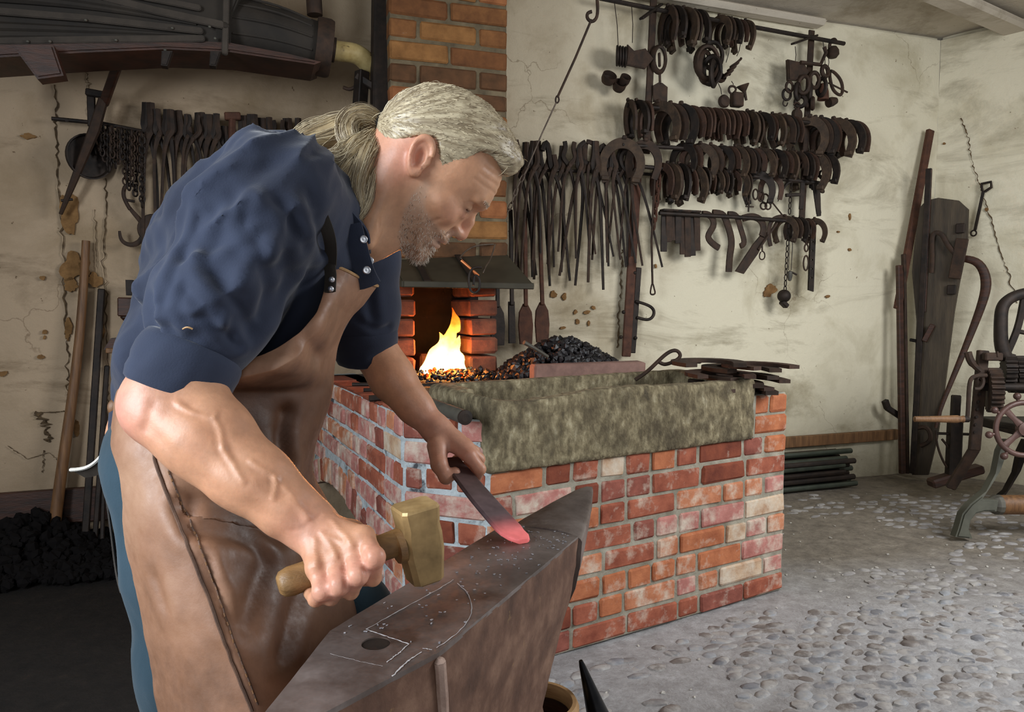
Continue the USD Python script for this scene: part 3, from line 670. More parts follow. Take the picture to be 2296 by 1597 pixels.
single('glowing_embers', cat(*emb), M['ember'], 'glowing orange embers under the flames', 'embers', kind='stuff')
M['flame'] = usdkit.material(stage, '/World/Looks/flame', {'g': ('geometry', {}), 's': ('separate_xyz', {}), 'mr': ('map_range', {'from_min': .83, 'from_max': 1.13, 'clamp': True}), 'n': ('noise_texture', {'scale': 22, 'detail': 2}), 'ad': ('math', {'math_type': 'multiply_add', 'value2': .35}), 'sb': ('math', {'math_type': 'subtract', 'value2': .17}),
    'r': ('rgb_ramp', {'ramp': [(.0, (1, .62, .20)), (.3, (1, .55, .14)), (.55, (1, .36, .05)), (.8, (1, .17, .012)), (1, (.8, .07, .004))]}), 'st': ('rgb_ramp', {'ramp': [(0, (1, 1, 1)), (.45, (.62, .62, .62)), (1, (.10, .10, .10))]}), 'e': ('emission', {}), 'ms': ('math', {'math_type': 'multiply', 'value2': 9.0}),
    't': ('transparent_bsdf', {}), 'lw': ('layer_weight', {'blend': .35}), 'lr': ('map_range', {'from_min': .25, 'from_max': .85, 'to_min': .12, 'to_max': 1, 'clamp': True}), 'mx': ('mix_closure', {})},
    [('g.position', 's.vector'), ('s.z', 'mr.value'), ('g.position', 'n.vector'), ('n.fac', 'ad.value1'), ('mr.result', 'ad.value3'), ('ad.value', 'sb.value1'), ('sb.value', 'r.fac'), ('sb.value', 'st.fac'), ('st.color', 'ms.value1'), ('r.color', 'e.color'), ('ms.value', 'e.strength'), ('lw.facing', 'lr.value'), ('lr.result', 'mx.fac'), ('e.emission', 'mx.closure1'), ('t.BSDF', 'mx.closure2')], surface='mx.closure')
fire = thing('forge_fire', 'bright yellow and orange flames leaping up from the hearth', 'fire', base=fire_c)


def tongue(px, w, lean, sd, D=3.46):
    """A flame tongue along picture points, round and pointed, widest low down."""
    p = np.array([P(x, y, D) for x, y in px]); q = spline(p, 16); s = np.linspace(0, 1, 16)
    rad = w * np.interp(s, [0, .12, .35, .6, .8, 1], [.55, 1, .92, .6, .32, .02]) * (1 + .12 * np.sin(s * 14 + sd))
    v, f = tube(q, rad, 14); c = np.array([0, 0, 0.0]); return v + .012 * (fbm(v * 14 + sd, 2, sd) - .5)[:, None] * WD, f


for k, (px, w) in enumerate([([(985, 842), (1000, 800), (1008, 760), (1018, 722), (1013, 690)], .040), ([(965, 842), (972, 812), (985, 785), (992, 762), (985, 745)], .048), ([(1015, 842), (1022, 815), (1018, 790), (1024, 770), (1030, 752)], .046), ([(995, 845), (998, 815), (1000, 790), (1002, 762), (1010, 738)], .060), ([(945, 842), (958, 828), (968, 812), (978, 800)], .030), ([(1032, 842), (1036, 825), (1034, 808), (1038, 795)], .024), ([(1017, 745), (1024, 728), (1020, 710), (1014, 690)], .022)]):
    obj('flame', tongue(px, w, 0, k), M['flame'], fire, smooth=True)
fl = UsdLux.SphereLight.Define(stage, fire + '/firelight'); fl.CreateRadiusAttr(.05); fl.CreateIntensityAttr(130); fl.CreateColorAttr(Gf.Vec3f(1, .26, .05)); fl.AddTranslateOp().Set(Gf.Vec3d(0, -.02, .09))

# things on the forge
a, b = P(1192, 812, 3.22), P(1440, 808, 3.40); a[2] = b[2] = TOP + .045
single('coal_guard_block', bar(a, b, .07, .085, .008, jit=.002), two('warm_stone_block', (104, 78, 70), (140, 108, 96), scale=14, rough=.85, bump=.5), 'long reddish stone bar holding back the coal heap', 'stone block', smooth=25)
# ================================================================== BELLOWS, FLUE, CHAIN
M['leather_dark'] = two('black_bellows_leather', (22, 17, 12), (44, 36, 27), scale=6, rough=0.8, bump=0.4, bscale=40)
M['leather_strip'] = two('worn_leather_hem', (42, 35, 28), (64, 55, 46), scale=10, rough=0.8, bump=0.3, bscale=60)
M['pipe_paint'] = two('pale_painted_pipe', (150, 128, 78), (190, 170, 118), scale=16, rough=0.5, bump=0.2, spots=srgb(60, 48, 32), spot_scale=22, spot_range=(.60, .68))
M['wire'] = two('old_wire', (70, 58, 50), (110, 96, 84), scale=30, rough=0.5, metal=0.5)
BOUT = .62
def bw(x, y, o=0.0): return wp(x, y, BOUT + o)
YB = -WN
bel = thing('bellows', 'huge dark leather forge bellows slung under the ceiling with a red-brown wooden bottom board', 'bellows', base=bw(350, 100))
def wall_prism(pts, o, depth, bev=0.0):
    q = np.array([bw(x, y, o) for x, y in pts]); c = q.mean(0); d = (q - c); uv = np.stack([d @ WD, d @ Z], 1)
    return prism(uv, depth, c, WD, Z, np.cross(WD, Z), bev)
obj('bottom_board', wall_prism([(-60, 112), (370, 110), (520, 118), (640, 140), (715, 158), (700, 164), (520, 138), (380, 132), (200, 140), (-60, 156)], -.12, .26, .008), M['wood_dark'], bel)
obj('leather_side', wall_prism([(-60, -70), (600, -70), (545, 0), (520, 60), (518, 124), (370, 112), (-60, 114)], -.12, .23, .008), M['leather_dark'], bel)
def hem(pts, w):
    q = np.array([bw(x, y, .008) for x, y in pts]); c = q.mean(0); uv = np.stack([(q - c) @ WD, (q - c) @ Z], 1)
    return prism(shapely.LineString(uv).buffer(w), .016, c, WD, Z, np.cross(WD, Z), .003)
for pts, w in [([(-50, 93), (250, 89), (452, 87)], .013), ([(-50, 22), (200, 42), (448, 70)], .013), ([(205, -12), (350, 25), (505, 58)], .015), ([(290, -12), (380, 5), (444, 18)], .012), ([(508, -20), (506, 60), (504, 118)], .012)]:
    obj('leather_hem', hem(pts, w), M['leather_strip'], bel)
for pts in [[(-50, 60), (200, 68), (440, 80)], [(-50, 78), (200, 80), (440, 84)], [(-50, -10), (200, 15), (440, 55)], [(100, -12), (300, 20), (470, 55)]]:
    obj('leather_fold', tube(spline([bw(x, y, .0) for x, y in pts], 10), np.linspace(.022, .004, 10), 8), M['leather_dark'], bel, smooth=40)
for x, y in [(192, 45), (386, 63), (112, 93), (260, 90), (470, 60), (482, 86), (370, 112), (62, 93)]:
    obj('nail_head', ball(bw(x, y, .022), .006, 1, (1, 1, 1)), M['iron_grey'], bel, smooth=True)
obj('wooden_block', wall_prism([(34, 108), (125, 108), (148, 176), (90, 184)], .03, .09, .008), M['wood_dark'], bel)
for x in (378, 486): obj('iron_strap', cat(wall_prism([(x - 14, 118), (x + 10, 118), (x - 2, 152), (x - 16, 150)], .03, .05, .004)), M['rust_dark'], bel)
ax0, ax1 = bw(505, 58, -.16), bw(712, 104, -.16)
obj('nose_cone', tube([ax0 * (1 - t) + ax1 * t for t in np.linspace(0, 1, 12)], np.interp(np.linspace(0, 1, 12), [0, .2, .7, 1], [.125, .122, .112, .100]), 22), M['leather_dark'], bel, smooth=40)
for k in range(5):
    a = -1.0 + k * .5; p0, p1 = ax0 + nrm(ax1 - ax0) * .03, ax1 - nrm(ax1 - ax0) * .03
    off = lambda r: WN * math.cos(a) * r + Z * math.sin(a) * r
    obj('leather_crease', tube(spline([p0 + off(.120), (p0 + p1) / 2 + off(.118) + Z * .01, p1 + off(.101)], 8), .006, 6), M['leather_dark'], bel, smooth=40)
d = nrm(ax1 - ax0); obj('collar', lathe([(.085, -.035), (.118, -.035), (.122, -.02), (.122, .02), (.116, .034), (.08, .034)], 28, ax1 + d * .025, d), M['rust'], bel, smooth=30)
pipe = thing('air_pipe', 'pale speckled yellow elbow pipe leading air from the bellows to the chimney', 'pipe', base=bw(790, 115, -.16))
obj('elbow', tube(spline([ax1 + d * .05, ax1 + d * .10, bw(800, 122, -.17), bw(824, 142, -.2), bw(842, 166, -.30)], 18), np.r_[np.full(14, .043), .041, .038, .03, .015], 18), M['pipe_paint'], pipe, smooth=True)
obj('flange', lathe([(.03, 0), (.052, 0), (.052, .02), (.03, .02)], 20, ax1 + d * .055, d), M['rust'], pipe, smooth=30)
single('rusty_stovepipe', tube([bw(703, -80, -.25), bw(704, 0, -.25), bw(706, 34, -.25)], .034, 16), M['rust'], 'short rusty upright pipe rising above the bellows collar to the ceiling', 'pipe', smooth=40)
a, b = P(856, -40, 3.32), P(852, 300, 3.32)
fp = thing('black_post', 'black sooty upright post standing against the side of the chimney', 'post', base=b)
obj('shaft', bar(a, b, .078, .10, .008, up=WN), M['rust_dark'], fp)
obj('bracket', cat(bar(P(800, 172, 3.34), P(845, 200, 3.34), .05, .03, .004), bar(P(812, 160, 3.34), P(806, 250, 3.34), .05, .05, .004)), M['rust_dark'], fp)
obj('hook', tube(spline([P(770, 196, 3.36), P(785, 200, 3.36), P(800, 192, 3.36)], 8), .008, 8), M['rust'], fp, smooth=True)

# wire with hooks running from the ceiling down to the hood
wr = thing('pull_wire', 'thin wire with hooks and twisted links slanting from the ceiling to the forge hood', 'wire', base=P(1250, 215, 3.5))
Dw = 3.55
obj('ring_hook', tube(spline([P(1338, -10, Dw), P(1340, 20, Dw), P(1336, 42, Dw), P(1326, 48, Dw), P(1317, 40, Dw), P(1318, 30, Dw), P(1327, 26, Dw)], 22), .008, 8), M['rust'], wr, smooth=True)
obj('rod', tube([P(1326, 44, Dw), P(1290, 130, Dw), P(1250, 218, Dw)], .006, 8), M['rust'], wr, smooth=True)
obj('eye', tube(spline([P(1250, 215, Dw), P(1246, 222, Dw), P(1248, 231, Dw), P(1253, 226, Dw)], 12, True), .004, 6), M['rust'], wr, smooth=True)
obj('wire', tube([P(1248, 228, Dw), P(1215, 300, Dw), P(1183, 375, Dw)], .0035, 6), M['wire'], wr, smooth=True)
def links(pts, n, r, w, D, off=0):
    p = np.array([P(x, y, D) for x, y in pts]); s = np.r_[0, np.cumsum(np.linalg.norm(np.diff(p, axis=0), axis=1))]; ms = []
    L = s[-1] / n
    for k in range(n):
        c = np.array([np.interp((k + .5) * L, s, p[:, i]) for i in range(3)]); c2 = np.array([np.interp((k + .5) * L + .001, s, p[:, i]) for i in range(3)]); t = nrm(c2 - c) if k < n else t
        sd = nrm(np.cross(t, FW if (k + off) % 2 else np.cross(t, FW))); a = np.arange(12) * math.pi / 6
        ms.append(tube(c + np.outer(np.cos(a), t) * L * .62 + np.outer(np.sin(a), sd) * w, r, 5, closed=True))
    return cat(*ms)
obj('twisted_links', links([(1183, 378), (1160, 420), (1146, 460), (1132, 490), (1124, 520), (1108, 548)], 11, .003, .008, 3.5), M['wire'], wr, smooth=True)
obj('bent_wire', tube(spline([P(1106, 548, 3.4), P(1060, 554, 3.3), P(1034, 574, 3.2), P(1034, 580, 3.1)], 14), .004, 6), M['wire'], wr, smooth=True)
M['hot_wire'] = usdkit.material(stage, '/World/Looks/copper_clip', {'p': ('principled_bsdf', {'base_color': (.62, .20, .07), 'roughness': .35, 'metallic': .6})}, surface='p.BSDF')
obj('copper_clip', tube([P(1034, 584, 2.98), P(1060, 607, 2.98), P(1073, 619, 2.98)], .006, 8), M['hot_wire'], wr, smooth=True)
obj('wire_clip', tube(spline([P(1080, 600, 2.97), P(1066, 600, 2.97), P(1054, 610, 2.97), P(1052, 640, 2.97), P(1060, 656, 2.97), P(1072, 652, 2.97), P(1074, 625, 2.97), P(1066, 618, 2.97), P(1062, 640, 2.97)], 36), .005, 7), M['rust_dark'], wr, smooth=True)
obj('loop_wire', tube(spline([P(1110, 548, 3.3), P(1100, 580, 3.2), P(1088, 600, 3.0), P(1083, 612, 2.98)], 12), .003, 6), M['wire'], wr, smooth=True)

# ================================================================== TONGS
def tongs(name_label, jaw, H, spread, r=.0088, jaw_len=.13, base=(0, 0, 0)):
    """Two arms crossing at a rivet; local frame: x along the wall, -y out of it, z up, origin at the rivet."""
    t = thing('blacksmith_tongs', name_label, 'tongs'); J = jaw_len
    shapes = {'flat': [(.004, J), (.006, J * .5), (.012, J * .2)], 'box': [(.006, J), (.010, J * .7), (.016, J * .25)], 'hook': [(-.010, J), (.016, J * .95), (.026, J * .65), (.014, J * .22)],
              'ring': [(.004, J), (.040, J * .85), (.052, J * .5), (.030, J * .15)], 'open': [(.028, J), (.024, J * .7), (.034, J * .35), (.012, J * .12)], 'block': [(.009, J), (.011, J * .6), (.013, J * .2)], 'beak': [(.050, J * .7), (.030, J * .98), (.018, J * .7), (.014, J * .25)]}
    for s, off in ((1, .007), (-1, -.007)):
        js = shapes[jaw] if not (jaw == 'beak' and s > 0) else [(.006, J * .55), (.010, J * .3), (.012, J * .15)]
        pts = [(s * x, -off * (.2 + .8 * min(1, abs(x) * 20)), z) for x, z in js] + [(0, -off, 0)] + [(-s * spread * q, -off, -H * q2) for q, q2 in ((.45, .12), (.75, .4), (1, 1.0 - .06 * (s > 0)))]
        q = spline(np.array(pts), 30); fl = np.interp(np.linspace(0, 1, 30), [0, .2, .36, .5, 1], [r * 2.0, r * 2.3, r * 1.9, r, r * .72] if jaw == 'block' else [r * 1.5, r * 1.7, r * 1.6, r, r * .72])
        obj('arm', tube(q, fl, 6, flat=.7, up=(0, -1, 0)), M['rust'] if s > 0 else M['rust_dark'], t, smooth=40)
    obj('rivet', lathe([(.004, -.018), (.010, -.016), (.011, -.012), (.011, .012), (.010, .016), (.004, .018)], 10, (0, 0, 0), (0, 1, 0)), M['rust'], t, smooth=30); return t


def wmat(px, py, out=.06, roll=0.0, yaw=0.0, pitch=0.0, s=1.0):
    """A frame on the back wall: roll in the wall's plane, yaw about the upright, pitch away from the wall."""
    x, y, z = WD, -WN, Z
    def rot(v, k, a): return v * math.cos(a) + np.cross(k, v) * math.sin(a) + k * (k @ v) * (1 - math.cos(a))
    x, y = rot(x, z, yaw), rot(y, z, yaw); y, z = rot(y, x, pitch), rot(z, x, pitch); x, z = rot(x, y, roll), rot(z, y, roll)
    return M4(wp(px, py, out), x * s, y * s, z * s)


PROTO = {k: None for k in ('flat', 'box', 'hook', 'ring', 'open', 'beak', 'block')}
DIM = {'flat': (.52, .045), 'box': (.50, .05), 'hook': (.55, .07), 'ring': (.55, .06), 'open': (.5, .06), 'beak': (.52, .06), 'block': (.62, .035)}
ORD = ['first', 'second', 'third', 'fourth', 'fifth', 'sixth', 'seventh', 'eighth', 'ninth', 'tenth', 'eleventh', 'twelfth', 'thirteenth', 'fourteenth', 'fifteenth', 'sixteenth', 'seventeenth', 'eighteenth', 'nineteenth', 'twentieth']


def place_tongs(kind, label, group, mtx):
    if PROTO[kind] is None:
        t = tongs(label, kind, *DIM[kind]); _tags(stage.GetPrimAtPath(t), group=group); UsdGeom.Xformable(stage.GetPrimAtPath(t)).GetOrderedXformOps()[0].Set(mtx); PROTO[kind] = t; return t
    return dup(PROTO[kind], mtx, label, 'tongs', group)


JW = {'flat': 'straight flat jaws', 'box': 'thick box jaws', 'hook': 'in-curled jaws', 'ring': 'wide ring jaws', 'open': 'forked open jaws', 'beak': 'one long curled beak', 'block': 'blunt heavy jaws'}
# long rack left of the chimney (jaws up, handles down)
LT = [(334, 300, 'box', 1.15, .3), (356, 305, 'flat', 1.0, -1), (378, 306, 'box', 1.0, 1), (400, 308, 'box', 1.0, -1), (421, 310, 'flat', .9, 0), (434, 312, 'open', .9, 1), (451, 312, 'flat', 1, -1), (468, 313, 'box', .95, 0), (485, 314, 'flat', 1, 1), (506, 330, 'flat', .8, 0), (549, 318, 'box', 1, -1), (567, 318, 'box', 1.05, 0), (588, 320, 'flat', .95, 1), (606, 321, 'flat', 1, -1), (625, 322, 'open', .9, 0), (645, 320, 'box', .95, 0), (668, 322, 'flat', 1, 1), (689, 322, 'flat', .9, 0), (733, 322, 'flat', 1, 0), (760, 322, 'box', .9, 0)]
for i, (x, y, k, s, ro) in enumerate(LT):
    k = 'block' if k == 'box' or i % 3 == 0 else k
    place_tongs(k, f'rusty tongs with {JW[k]}, {ORD[i]} along the bellows-side rail, counting from the chains', 'tongs on the rail under the bellows', wmat(x, y, .065 + .012 * (i % 3), .03 * ro, rng.uniform(-.25, .25), -.02, s * .93))
rl = thing('tool_rail', 'long thin iron rail under the bellows carrying chains and tongs', 'rail', base=wp(450, 305, .05))
obj('bar', tube([wp(116, 266, .06), wp(230, 277, .06), wp(330, 297, .06), wp(560, 315, .06), wp(800, 322, .06)], .009, 8), M['rust_dark'], rl, smooth=40)
for x, y in ((150, 270), (420, 305), (640, 318)): obj('wall_spike', tube([wp(x, y, .07), wp(x, y, -.01)], .008, 6), M['rust_dark'], rl, smooth=40)
th = thing('set_hammer', 'T-headed rusty hammer hanging among the tongs under the bellows', 'hammer', base=wp(521, 300, .09))
obj('head', bar(wp(503, 261, .1), wp(540, 261, .1), .03, .035, .005), M['rust_red'], th)
obj('handle', bar(wp(521, 262, .1), wp(518, 420, .08), .030, .022, .005), M['rust_red'], th)
# rack between chimney and horseshoes
MT = [(1160, 378, 'box', 1.15, -.10), (1178, 380, 'flat', 1.1, .02), (1196, 380, 'box', 1.15, .03), (1207, 382, 'flat', 1.2, -.03), (1221, 380, 'hook', .95, .02), (1241, 382, 'beak', 1.15, -.06), (1276, 372, 'open', 1.0, .03), (1258, 384, 'flat', 1.05, .08), (1300, 380, 'flat', .9, -.04), (1322, 368, 'ring', .95, -.18), (1335, 384, 'flat', 1.25, .0), (1303, 385, 'flat', 1.2, .14), (1350, 384, 'box', 1.05, .02), (1368, 380, 'beak', 1.05, -.08), (1378, 384, 'flat', 1.0, -.16), (1395, 384, 'hook', .95, .06), (1420, 388, 'ring', 1.0, -.22), (1412, 386, 'flat', .9, .05)]
MT.sort()
for i, (x, y, k, s, ro) in enumerate(MT):
    place_tongs(k, f'rusty tongs with {JW[k]}, {ORD[i]} on the middle rail, counting from the chimney', 'tongs on the rail between chimney and horseshoes', wmat(x, y, .06 + .014 * (i % 3), ro, rng.uniform(-.2, .2), -.02, s))
r2 = thing('tool_rail', 'iron rail beside the chimney from which the open-jawed tongs hang', 'rail', base=wp(1300, 383, .05))
obj('bar', tube([wp(1140, 380, .06), wp(1300, 384, .06), wp(1485, 392, .06)], .009, 8), M['rust_dark'], r2, smooth=40)
for x in (1225, 1385): obj('wall_spike', tube([wp(x, 382, .07), wp(x, 382, -.01)], .008, 6), M['rust_dark'], r2, smooth=40)

# ================================================================== HORSESHOE RACK
rk = thing('iron_rack', 'tall rusty iron rack of rails and uprights covered with horseshoes', 'rack', base=wp(1630, 300, .08))
RAILS = {'top': [(1345, -4), (1465, 20), (1620, 48), (1893, 98)], 'second': [(1405, 236), (1600, 254), (1905, 284)], 'third': [(1395, 325), (1600, 336), (1850, 356)], 'fourth': [(1440, 374), (1650, 392), (1850, 412)], 'fifth': [(1478, 478), (1650, 487), (1832, 500)]}
for k, pts in RAILS.items(): obj('rail', tube([wp(x, y, .125) for x, y in pts], .012, 8), M['rust_dark'], rk, smooth=40, label=f'{k} rail of the rack')
obj('upright', bar(wp(1466, -12, .085), wp(1449, 345, .085), .042, .012, .003, up=WN), M['rust'], rk)
obj('upright', bar(wp(1820, 68, .085), wp(1797, 505, .085), .042, .012, .003, up=WN), M['rust'], rk)
obj('bracket', bar(wp(1438, 42, .2), wp(1482, 10, .09), .03, .012, .003), M['rust_dark'], rk)
obj('bracket', bar(wp(1778, 98, .2), wp(1830, 80, .09), .03, .012, .003), M['rust_dark'], rk)
def rail_y(name, x):
    p = np.array(RAILS[name], float); return float(np.interp(x, p[:, 0], p[:, 1]))


def shoe_mesh(w, h, web, th, heel=0.8, calk=.0, seed=0):
    """A horseshoe hanging by its toe: U-shaped bar of flat section in the xz plane, open downwards."""
    a = np.radians(np.linspace(-128, 128, 30)); tt = np.linspace(-1, 1, 30)
    x = w / 2 * np.sin(a) ; z = h * .5 * (np.cos(a) - 1); x = np.where(np.abs(tt) > .75, np.sign(x) * (w / 2 * (heel + (1 - heel) * (1 - np.abs(tt)) / .25)), x); z = np.where(np.abs(tt) > .6, z - (np.abs(tt) - .6) * h * .22, z)
    q = np.stack([x, 0 * x, z], 1); ww = web / 2 * (1.1 - .35 * np.abs(tt)); t = np.gradient(q, axis=0); t /= np.linalg.norm(t, axis=1)[:, None]; nn = np.stack([-t[:, 2], 0 * x, t[:, 0]], 1); y = np.array([0, 1.0, 0]); v = []
    for k in range(30):
        for sx, sy in ((1, 1), (-1, 1), (-1, -1), (1, -1)): v.append(q[k] + nn[k] * sx * ww[k] + y * sy * th / 2 * (1 + .0 * sx))
    f = []
    for k in range(29):
        for i in range(4): j = (i + 1) % 4; f += [[k * 4 + i, k * 4 + j, k * 4 + 4 + j], [k * 4 + i, k * 4 + 4 + j, k * 4 + 4 + i]]
    f += [[0, 2, 1], [0, 3, 2], [116, 117, 118], [116, 118, 119]]; m = [(np.array(v), np.array(f)[:, ::-1])]
    if calk:
        for k in (1, 28): m.append(xf(cbox((web * .8, calk * 2 + th, .022), .003), q[k] + [0, -calk, 0]))
    return cat(*m)


SHOES = []
M['shoe'] = [M['rust'], M['rust_dark'], two('red_brown_iron', (48, 32, 23), (76, 50, 35), scale=22, rough=.75, metal=.2, bump=.5, bscale=90), two('brown_iron', (46, 35, 26), (80, 61, 44), scale=22, rough=.7, metal=.25, bump=.5, bscale=90)]
SP = [(.150, .185, .042, .015, .8, .0), (.165, .20, .046, .017, .75, .008), (.135, .170, .038, .014, .86, .0), (.185, .215, .048, .018, .72, .008)]


def shoe(kind, label, group, mtx):
    if len(SHOES) <= kind or SHOES[kind] is None:
        while len(SHOES) <= kind: SHOES.append(None)
        t = thing('horseshoe', label, 'horseshoe', group=group); UsdGeom.Xformable(stage.GetPrimAtPath(t)).GetOrderedXformOps()[0].Set(mtx)
        obj('shoe_bar', shoe_mesh(*SP[kind % 4]), M['shoe'][kind // 4 if kind > 3 else kind], t, smooth=35)
        if kind % 4 != 2: obj('toe_clip', xf(cbox((.022, .016, .020), .004), (0, -.008, SP[kind % 4][2] / 2 + .002)), M['rust'], t)
        SHOES[kind] = t; return t
    return dup(SHOES[kind], mtx, label, 'horseshoe', group)


GROUPS = [('top', 1498, 1572, 7, 1.0, 1.15, 'bunch beside the tall upright'), ('top', 1612, 1670, 5, .78, 1.0, 'small bunch past the middle'), ('second', 1410, 1448, 3, 1.0, 1.2, 'bunch before the upright'), ('second', 1478, 1552, 4, 1.08, .75, 'spread group next to the upright'), ('second', 1572, 1650, 7, .95, 1.1, 'reddish dense bunch'),
          ('second', 1662, 1778, 9, .92, 1.0, 'long bunch before the second upright'), ('second', 1815, 1912, 8, 1.15, .8, 'big bunch past the second upright'), ('third', 1400, 1448, 2, 1.1, .3, 'pair beside the tongs'), ('third', 1532, 1592, 4, .90, .75, 'spaced group'), ('third', 1620, 1694, 6, .82, .9, 'middle bunch'),
          ('third', 1706, 1800, 7, .85, 1.0, 'last bunch before the second upright'), ('third', 1812, 1845, 4, 1.02, 1.0, 'bunch behind the second upright'), ('fourth', 1484, 1548, 6, 1.0, 1.05, 'first dense bunch'), ('fourth', 1562, 1668, 9, .72, 1.0, 'second dense bunch'), ('fourth', 1700, 1728, 2, .95, .4, 'pair of reddish shoes'), ('fifth', 1762, 1828, 5, .72, 1.0, 'bunch at the far end')]
si = 0
for rn, x0, x1, n_, sc, yaw, desc in GROUPS:
    for i in range(n_):
        x = x0 + (x1 - x0) * (i / max(1, n_ - 1)) + rng.uniform(-2, 2); y = rail_y(rn, x) - 4
        w_ = -1.28 * yaw + rng.uniform(-.2, .2); kind = [0, 1, 2, 3][si % 4] if desc[:7] != 'reddish' else 2
        shoe(kind, f'{ORD[i]} horseshoe from the chimney, {rn} rail, {desc}', f'horseshoes on the rack', wmat(x, y, .125, rng.uniform(-.12, .12), w_, rng.uniform(-.05, .10), sc * rng.uniform(.94, 1.06))); si += 1

# flat bars and straps on the fifth rail
for i, x in enumerate(np.linspace(1490, 1562, 8)):
    y = rail_y('fifth', x); L_ = [86, 64, 60, 66, 90, 95, 92, 80][i]
    b = cat(bar(wp(x, y - 6, .10 + .01 * (i % 2)), wp(x - 2 + i * .5, y + L_, .09), .040, .010, .002, up=WN), xf(cbox((.04, .05, .012), .003), wp(x, y - 7, .10), WD, -WN, Z))
    single('flat_iron_strap', b, M['rust'] if i % 3 else M['rust_dark'], f'{ORD[i]} flat iron strap from the chimney side on the lowest rack rail', 'iron strap', group='flat straps on the lowest rail')
def swoop(pts, r, flat=.5, o=.11, n=20): return tube(spline([wp(x, y, o) for x, y in pts], n), r, 8, flat=flat, up=WN)
for pts, r, lab in [([(1575, 480), (1592, 484), (1600, 505), (1588, 530), (1600, 548), (1612, 556)], .020, 'curved iron horn hanging beside the flat straps'), ([(1598, 478), (1620, 482), (1630, 500), (1640, 540), (1637, 570), (1634, 610)], .022, 'long bent cart hook with a flat end on the lowest rail'), ([(1632, 480), (1650, 484), (1660, 510), (1668, 545), (1660, 552)], .018, 'short bent iron hook between cart hook and wide blade'), ([(1760, 485), (1742, 488), (1728, 500), (1724, 530), (1728, 552)], .014, 'small drooping iron hook beside the wide blade')]:
    single('iron_hook', swoop(pts, r, .5), M['rust'], lab, 'hook', smooth=40)
wb = thing('bent_blade_iron', 'wide flat blade iron slanting down from a bent neck on the lowest rail', 'iron tool', base=wp(1690, 540, .1))
obj('neck', swoop([(1665, 490), (1685, 486), (1705, 494), (1712, 512), (1708, 530)], .022, .45), M['rust'], wb, smooth=40)
obj('blade', prism([(x, y) for x, y in [(-.14, -.17), (-.08, -.185), (.02, -.06), (.085, .06), (.06, .075), (-.02, -.01)]], .012, wp(1694, 545, .10), WD, Z, np.cross(WD, Z), .002), M['rust'], wb)
obj('back_rib', tube([wp(1742, 500, .11), wp(1700, 560, .11)], .009, 6), M['rust'], wb, smooth=40)

# odd ironware on the upper part of the rack
def hang(x0, y0, x1, y1, o=.1): return tube([wp(x0, y0, o), wp((x0 + x1) / 2 + 2, (y0 + y1) / 2, o), wp(x1, y1, o)], .0022, 5)
def pot(c, r, h): return lathe([(r * .3, -h), (r * .8, -h * .96), (r, -h * .6), (r, 0), (r * .92, 0), (r * .9, -h * .55), (r * .2, -h * .85)], 20, c, nrm(Z * .6 + WN * .8))
T = thing('hanging_scoops', 'cluster of small iron scoops and pads hung on wires near the ceiling, beside the upright', 'scoops', base=wp(1385, 150, .1))
for x, y, r in ((1368, 168, .040), (1392, 185, .036), (1404, 172, .030)): obj('scoop', pot(wp(x, y, .11), r, .05), M['rust'], T, smooth=30)
for k in range(4): obj('pad', lathe([(.002, -.008), (.052, -.006), (.056, 0), (.052, .006), (.002, .008)], 18, wp(1384 + 6 * k, 125 + k, .11), nrm(WD * .9 + WN * .4)), M['rust_dark'], T, smooth=30)
obj('wire', cat(hang(1378, 8, 1386, 106), hang(1416, 12, 1418, 96)), M['rust_dark'], T)
obj('flat_plate', prism([(-.07, -.05), (.05, -.06), (.10, .0), (.05, .05), (-.02, .03), (-.06, .06)], .02, wp(1428, 128, .12), WD, Z, np.cross(WD, Z), .004), M['rust'], T)
T = thing('bar_shoe', 'closed oval bar shoe hung beside the first upright', 'horseshoe', base=wp(1478, 133, .1))
a = np.arange(24) * math.pi / 12; obj('rim', tube([wp(1478, 133, .11) + WD * .040 * math.cos(t) + Z * .070 * math.sin(t) for t in a], .017, 6, closed=True, flat=.6), M['rust'], T, smooth=40)
obj('cross_bar', bar(wp(1478, 118, .11), wp(1479, 150, .11), .016, .012, .003), M['rust'], T); obj('wire', cat(hang(1482, 72, 1474, 108), hang(1492, 66, 1484, 108)), M['rust_dark'], T)
T = thing('iron_spatula', 'small square iron spatula hanging below the oval bar shoe', 'spatula', base=wp(1480, 205, .1))
obj('blade', prism([(-.045, -.055), (.045, -.058), (.047, .035), (.012, .055), (-.012, .055), (-.047, .035)], .008, wp(1480, 208, .10), WD, Z, np.cross(WD, Z), .002), M['rust'], T); obj('tang', bar(wp(1480, 190, .10), wp(1479, 160, .10), .014, .008, .002, up=WN), M['rust'], T)
T = thing('shoe_cluster', 'round knot of heavy rings and horseshoes wired together in the middle of the rack', 'iron rings', base=wp(1590, 145, .12))
for k, (x, y, ra, rb, ya) in enumerate([(1598, 125, .055, .075, .3), (1582, 150, .06, .085, -.4), (1596, 158, .05, .075, .9), (1586, 140, .07, .09, .1), (1600, 165, .045, .065, -.7)]):
    dx = WD * math.cos(ya) + WN * math.sin(ya); a = np.arange(22) * 2 * math.pi / 22; obj('ring', tube([wp(x, y, .12 + .015 * k) + dx * ra * math.cos(t) + Z * rb * math.sin(t) for t in a], .018, 6, closed=True, flat=.7), M['rust'] if k % 2 else M['rust_dark'], T, smooth=40)
obj('wire', cat(hang(1582, 48, 1574, 92), hang(1592, 50, 1588, 92)), M['rust_dark'], T)
T = thing('coil_spring', 'short loose iron spring hung near the heavy ring knot', 'spring', base=wp(1640, 150, .11))
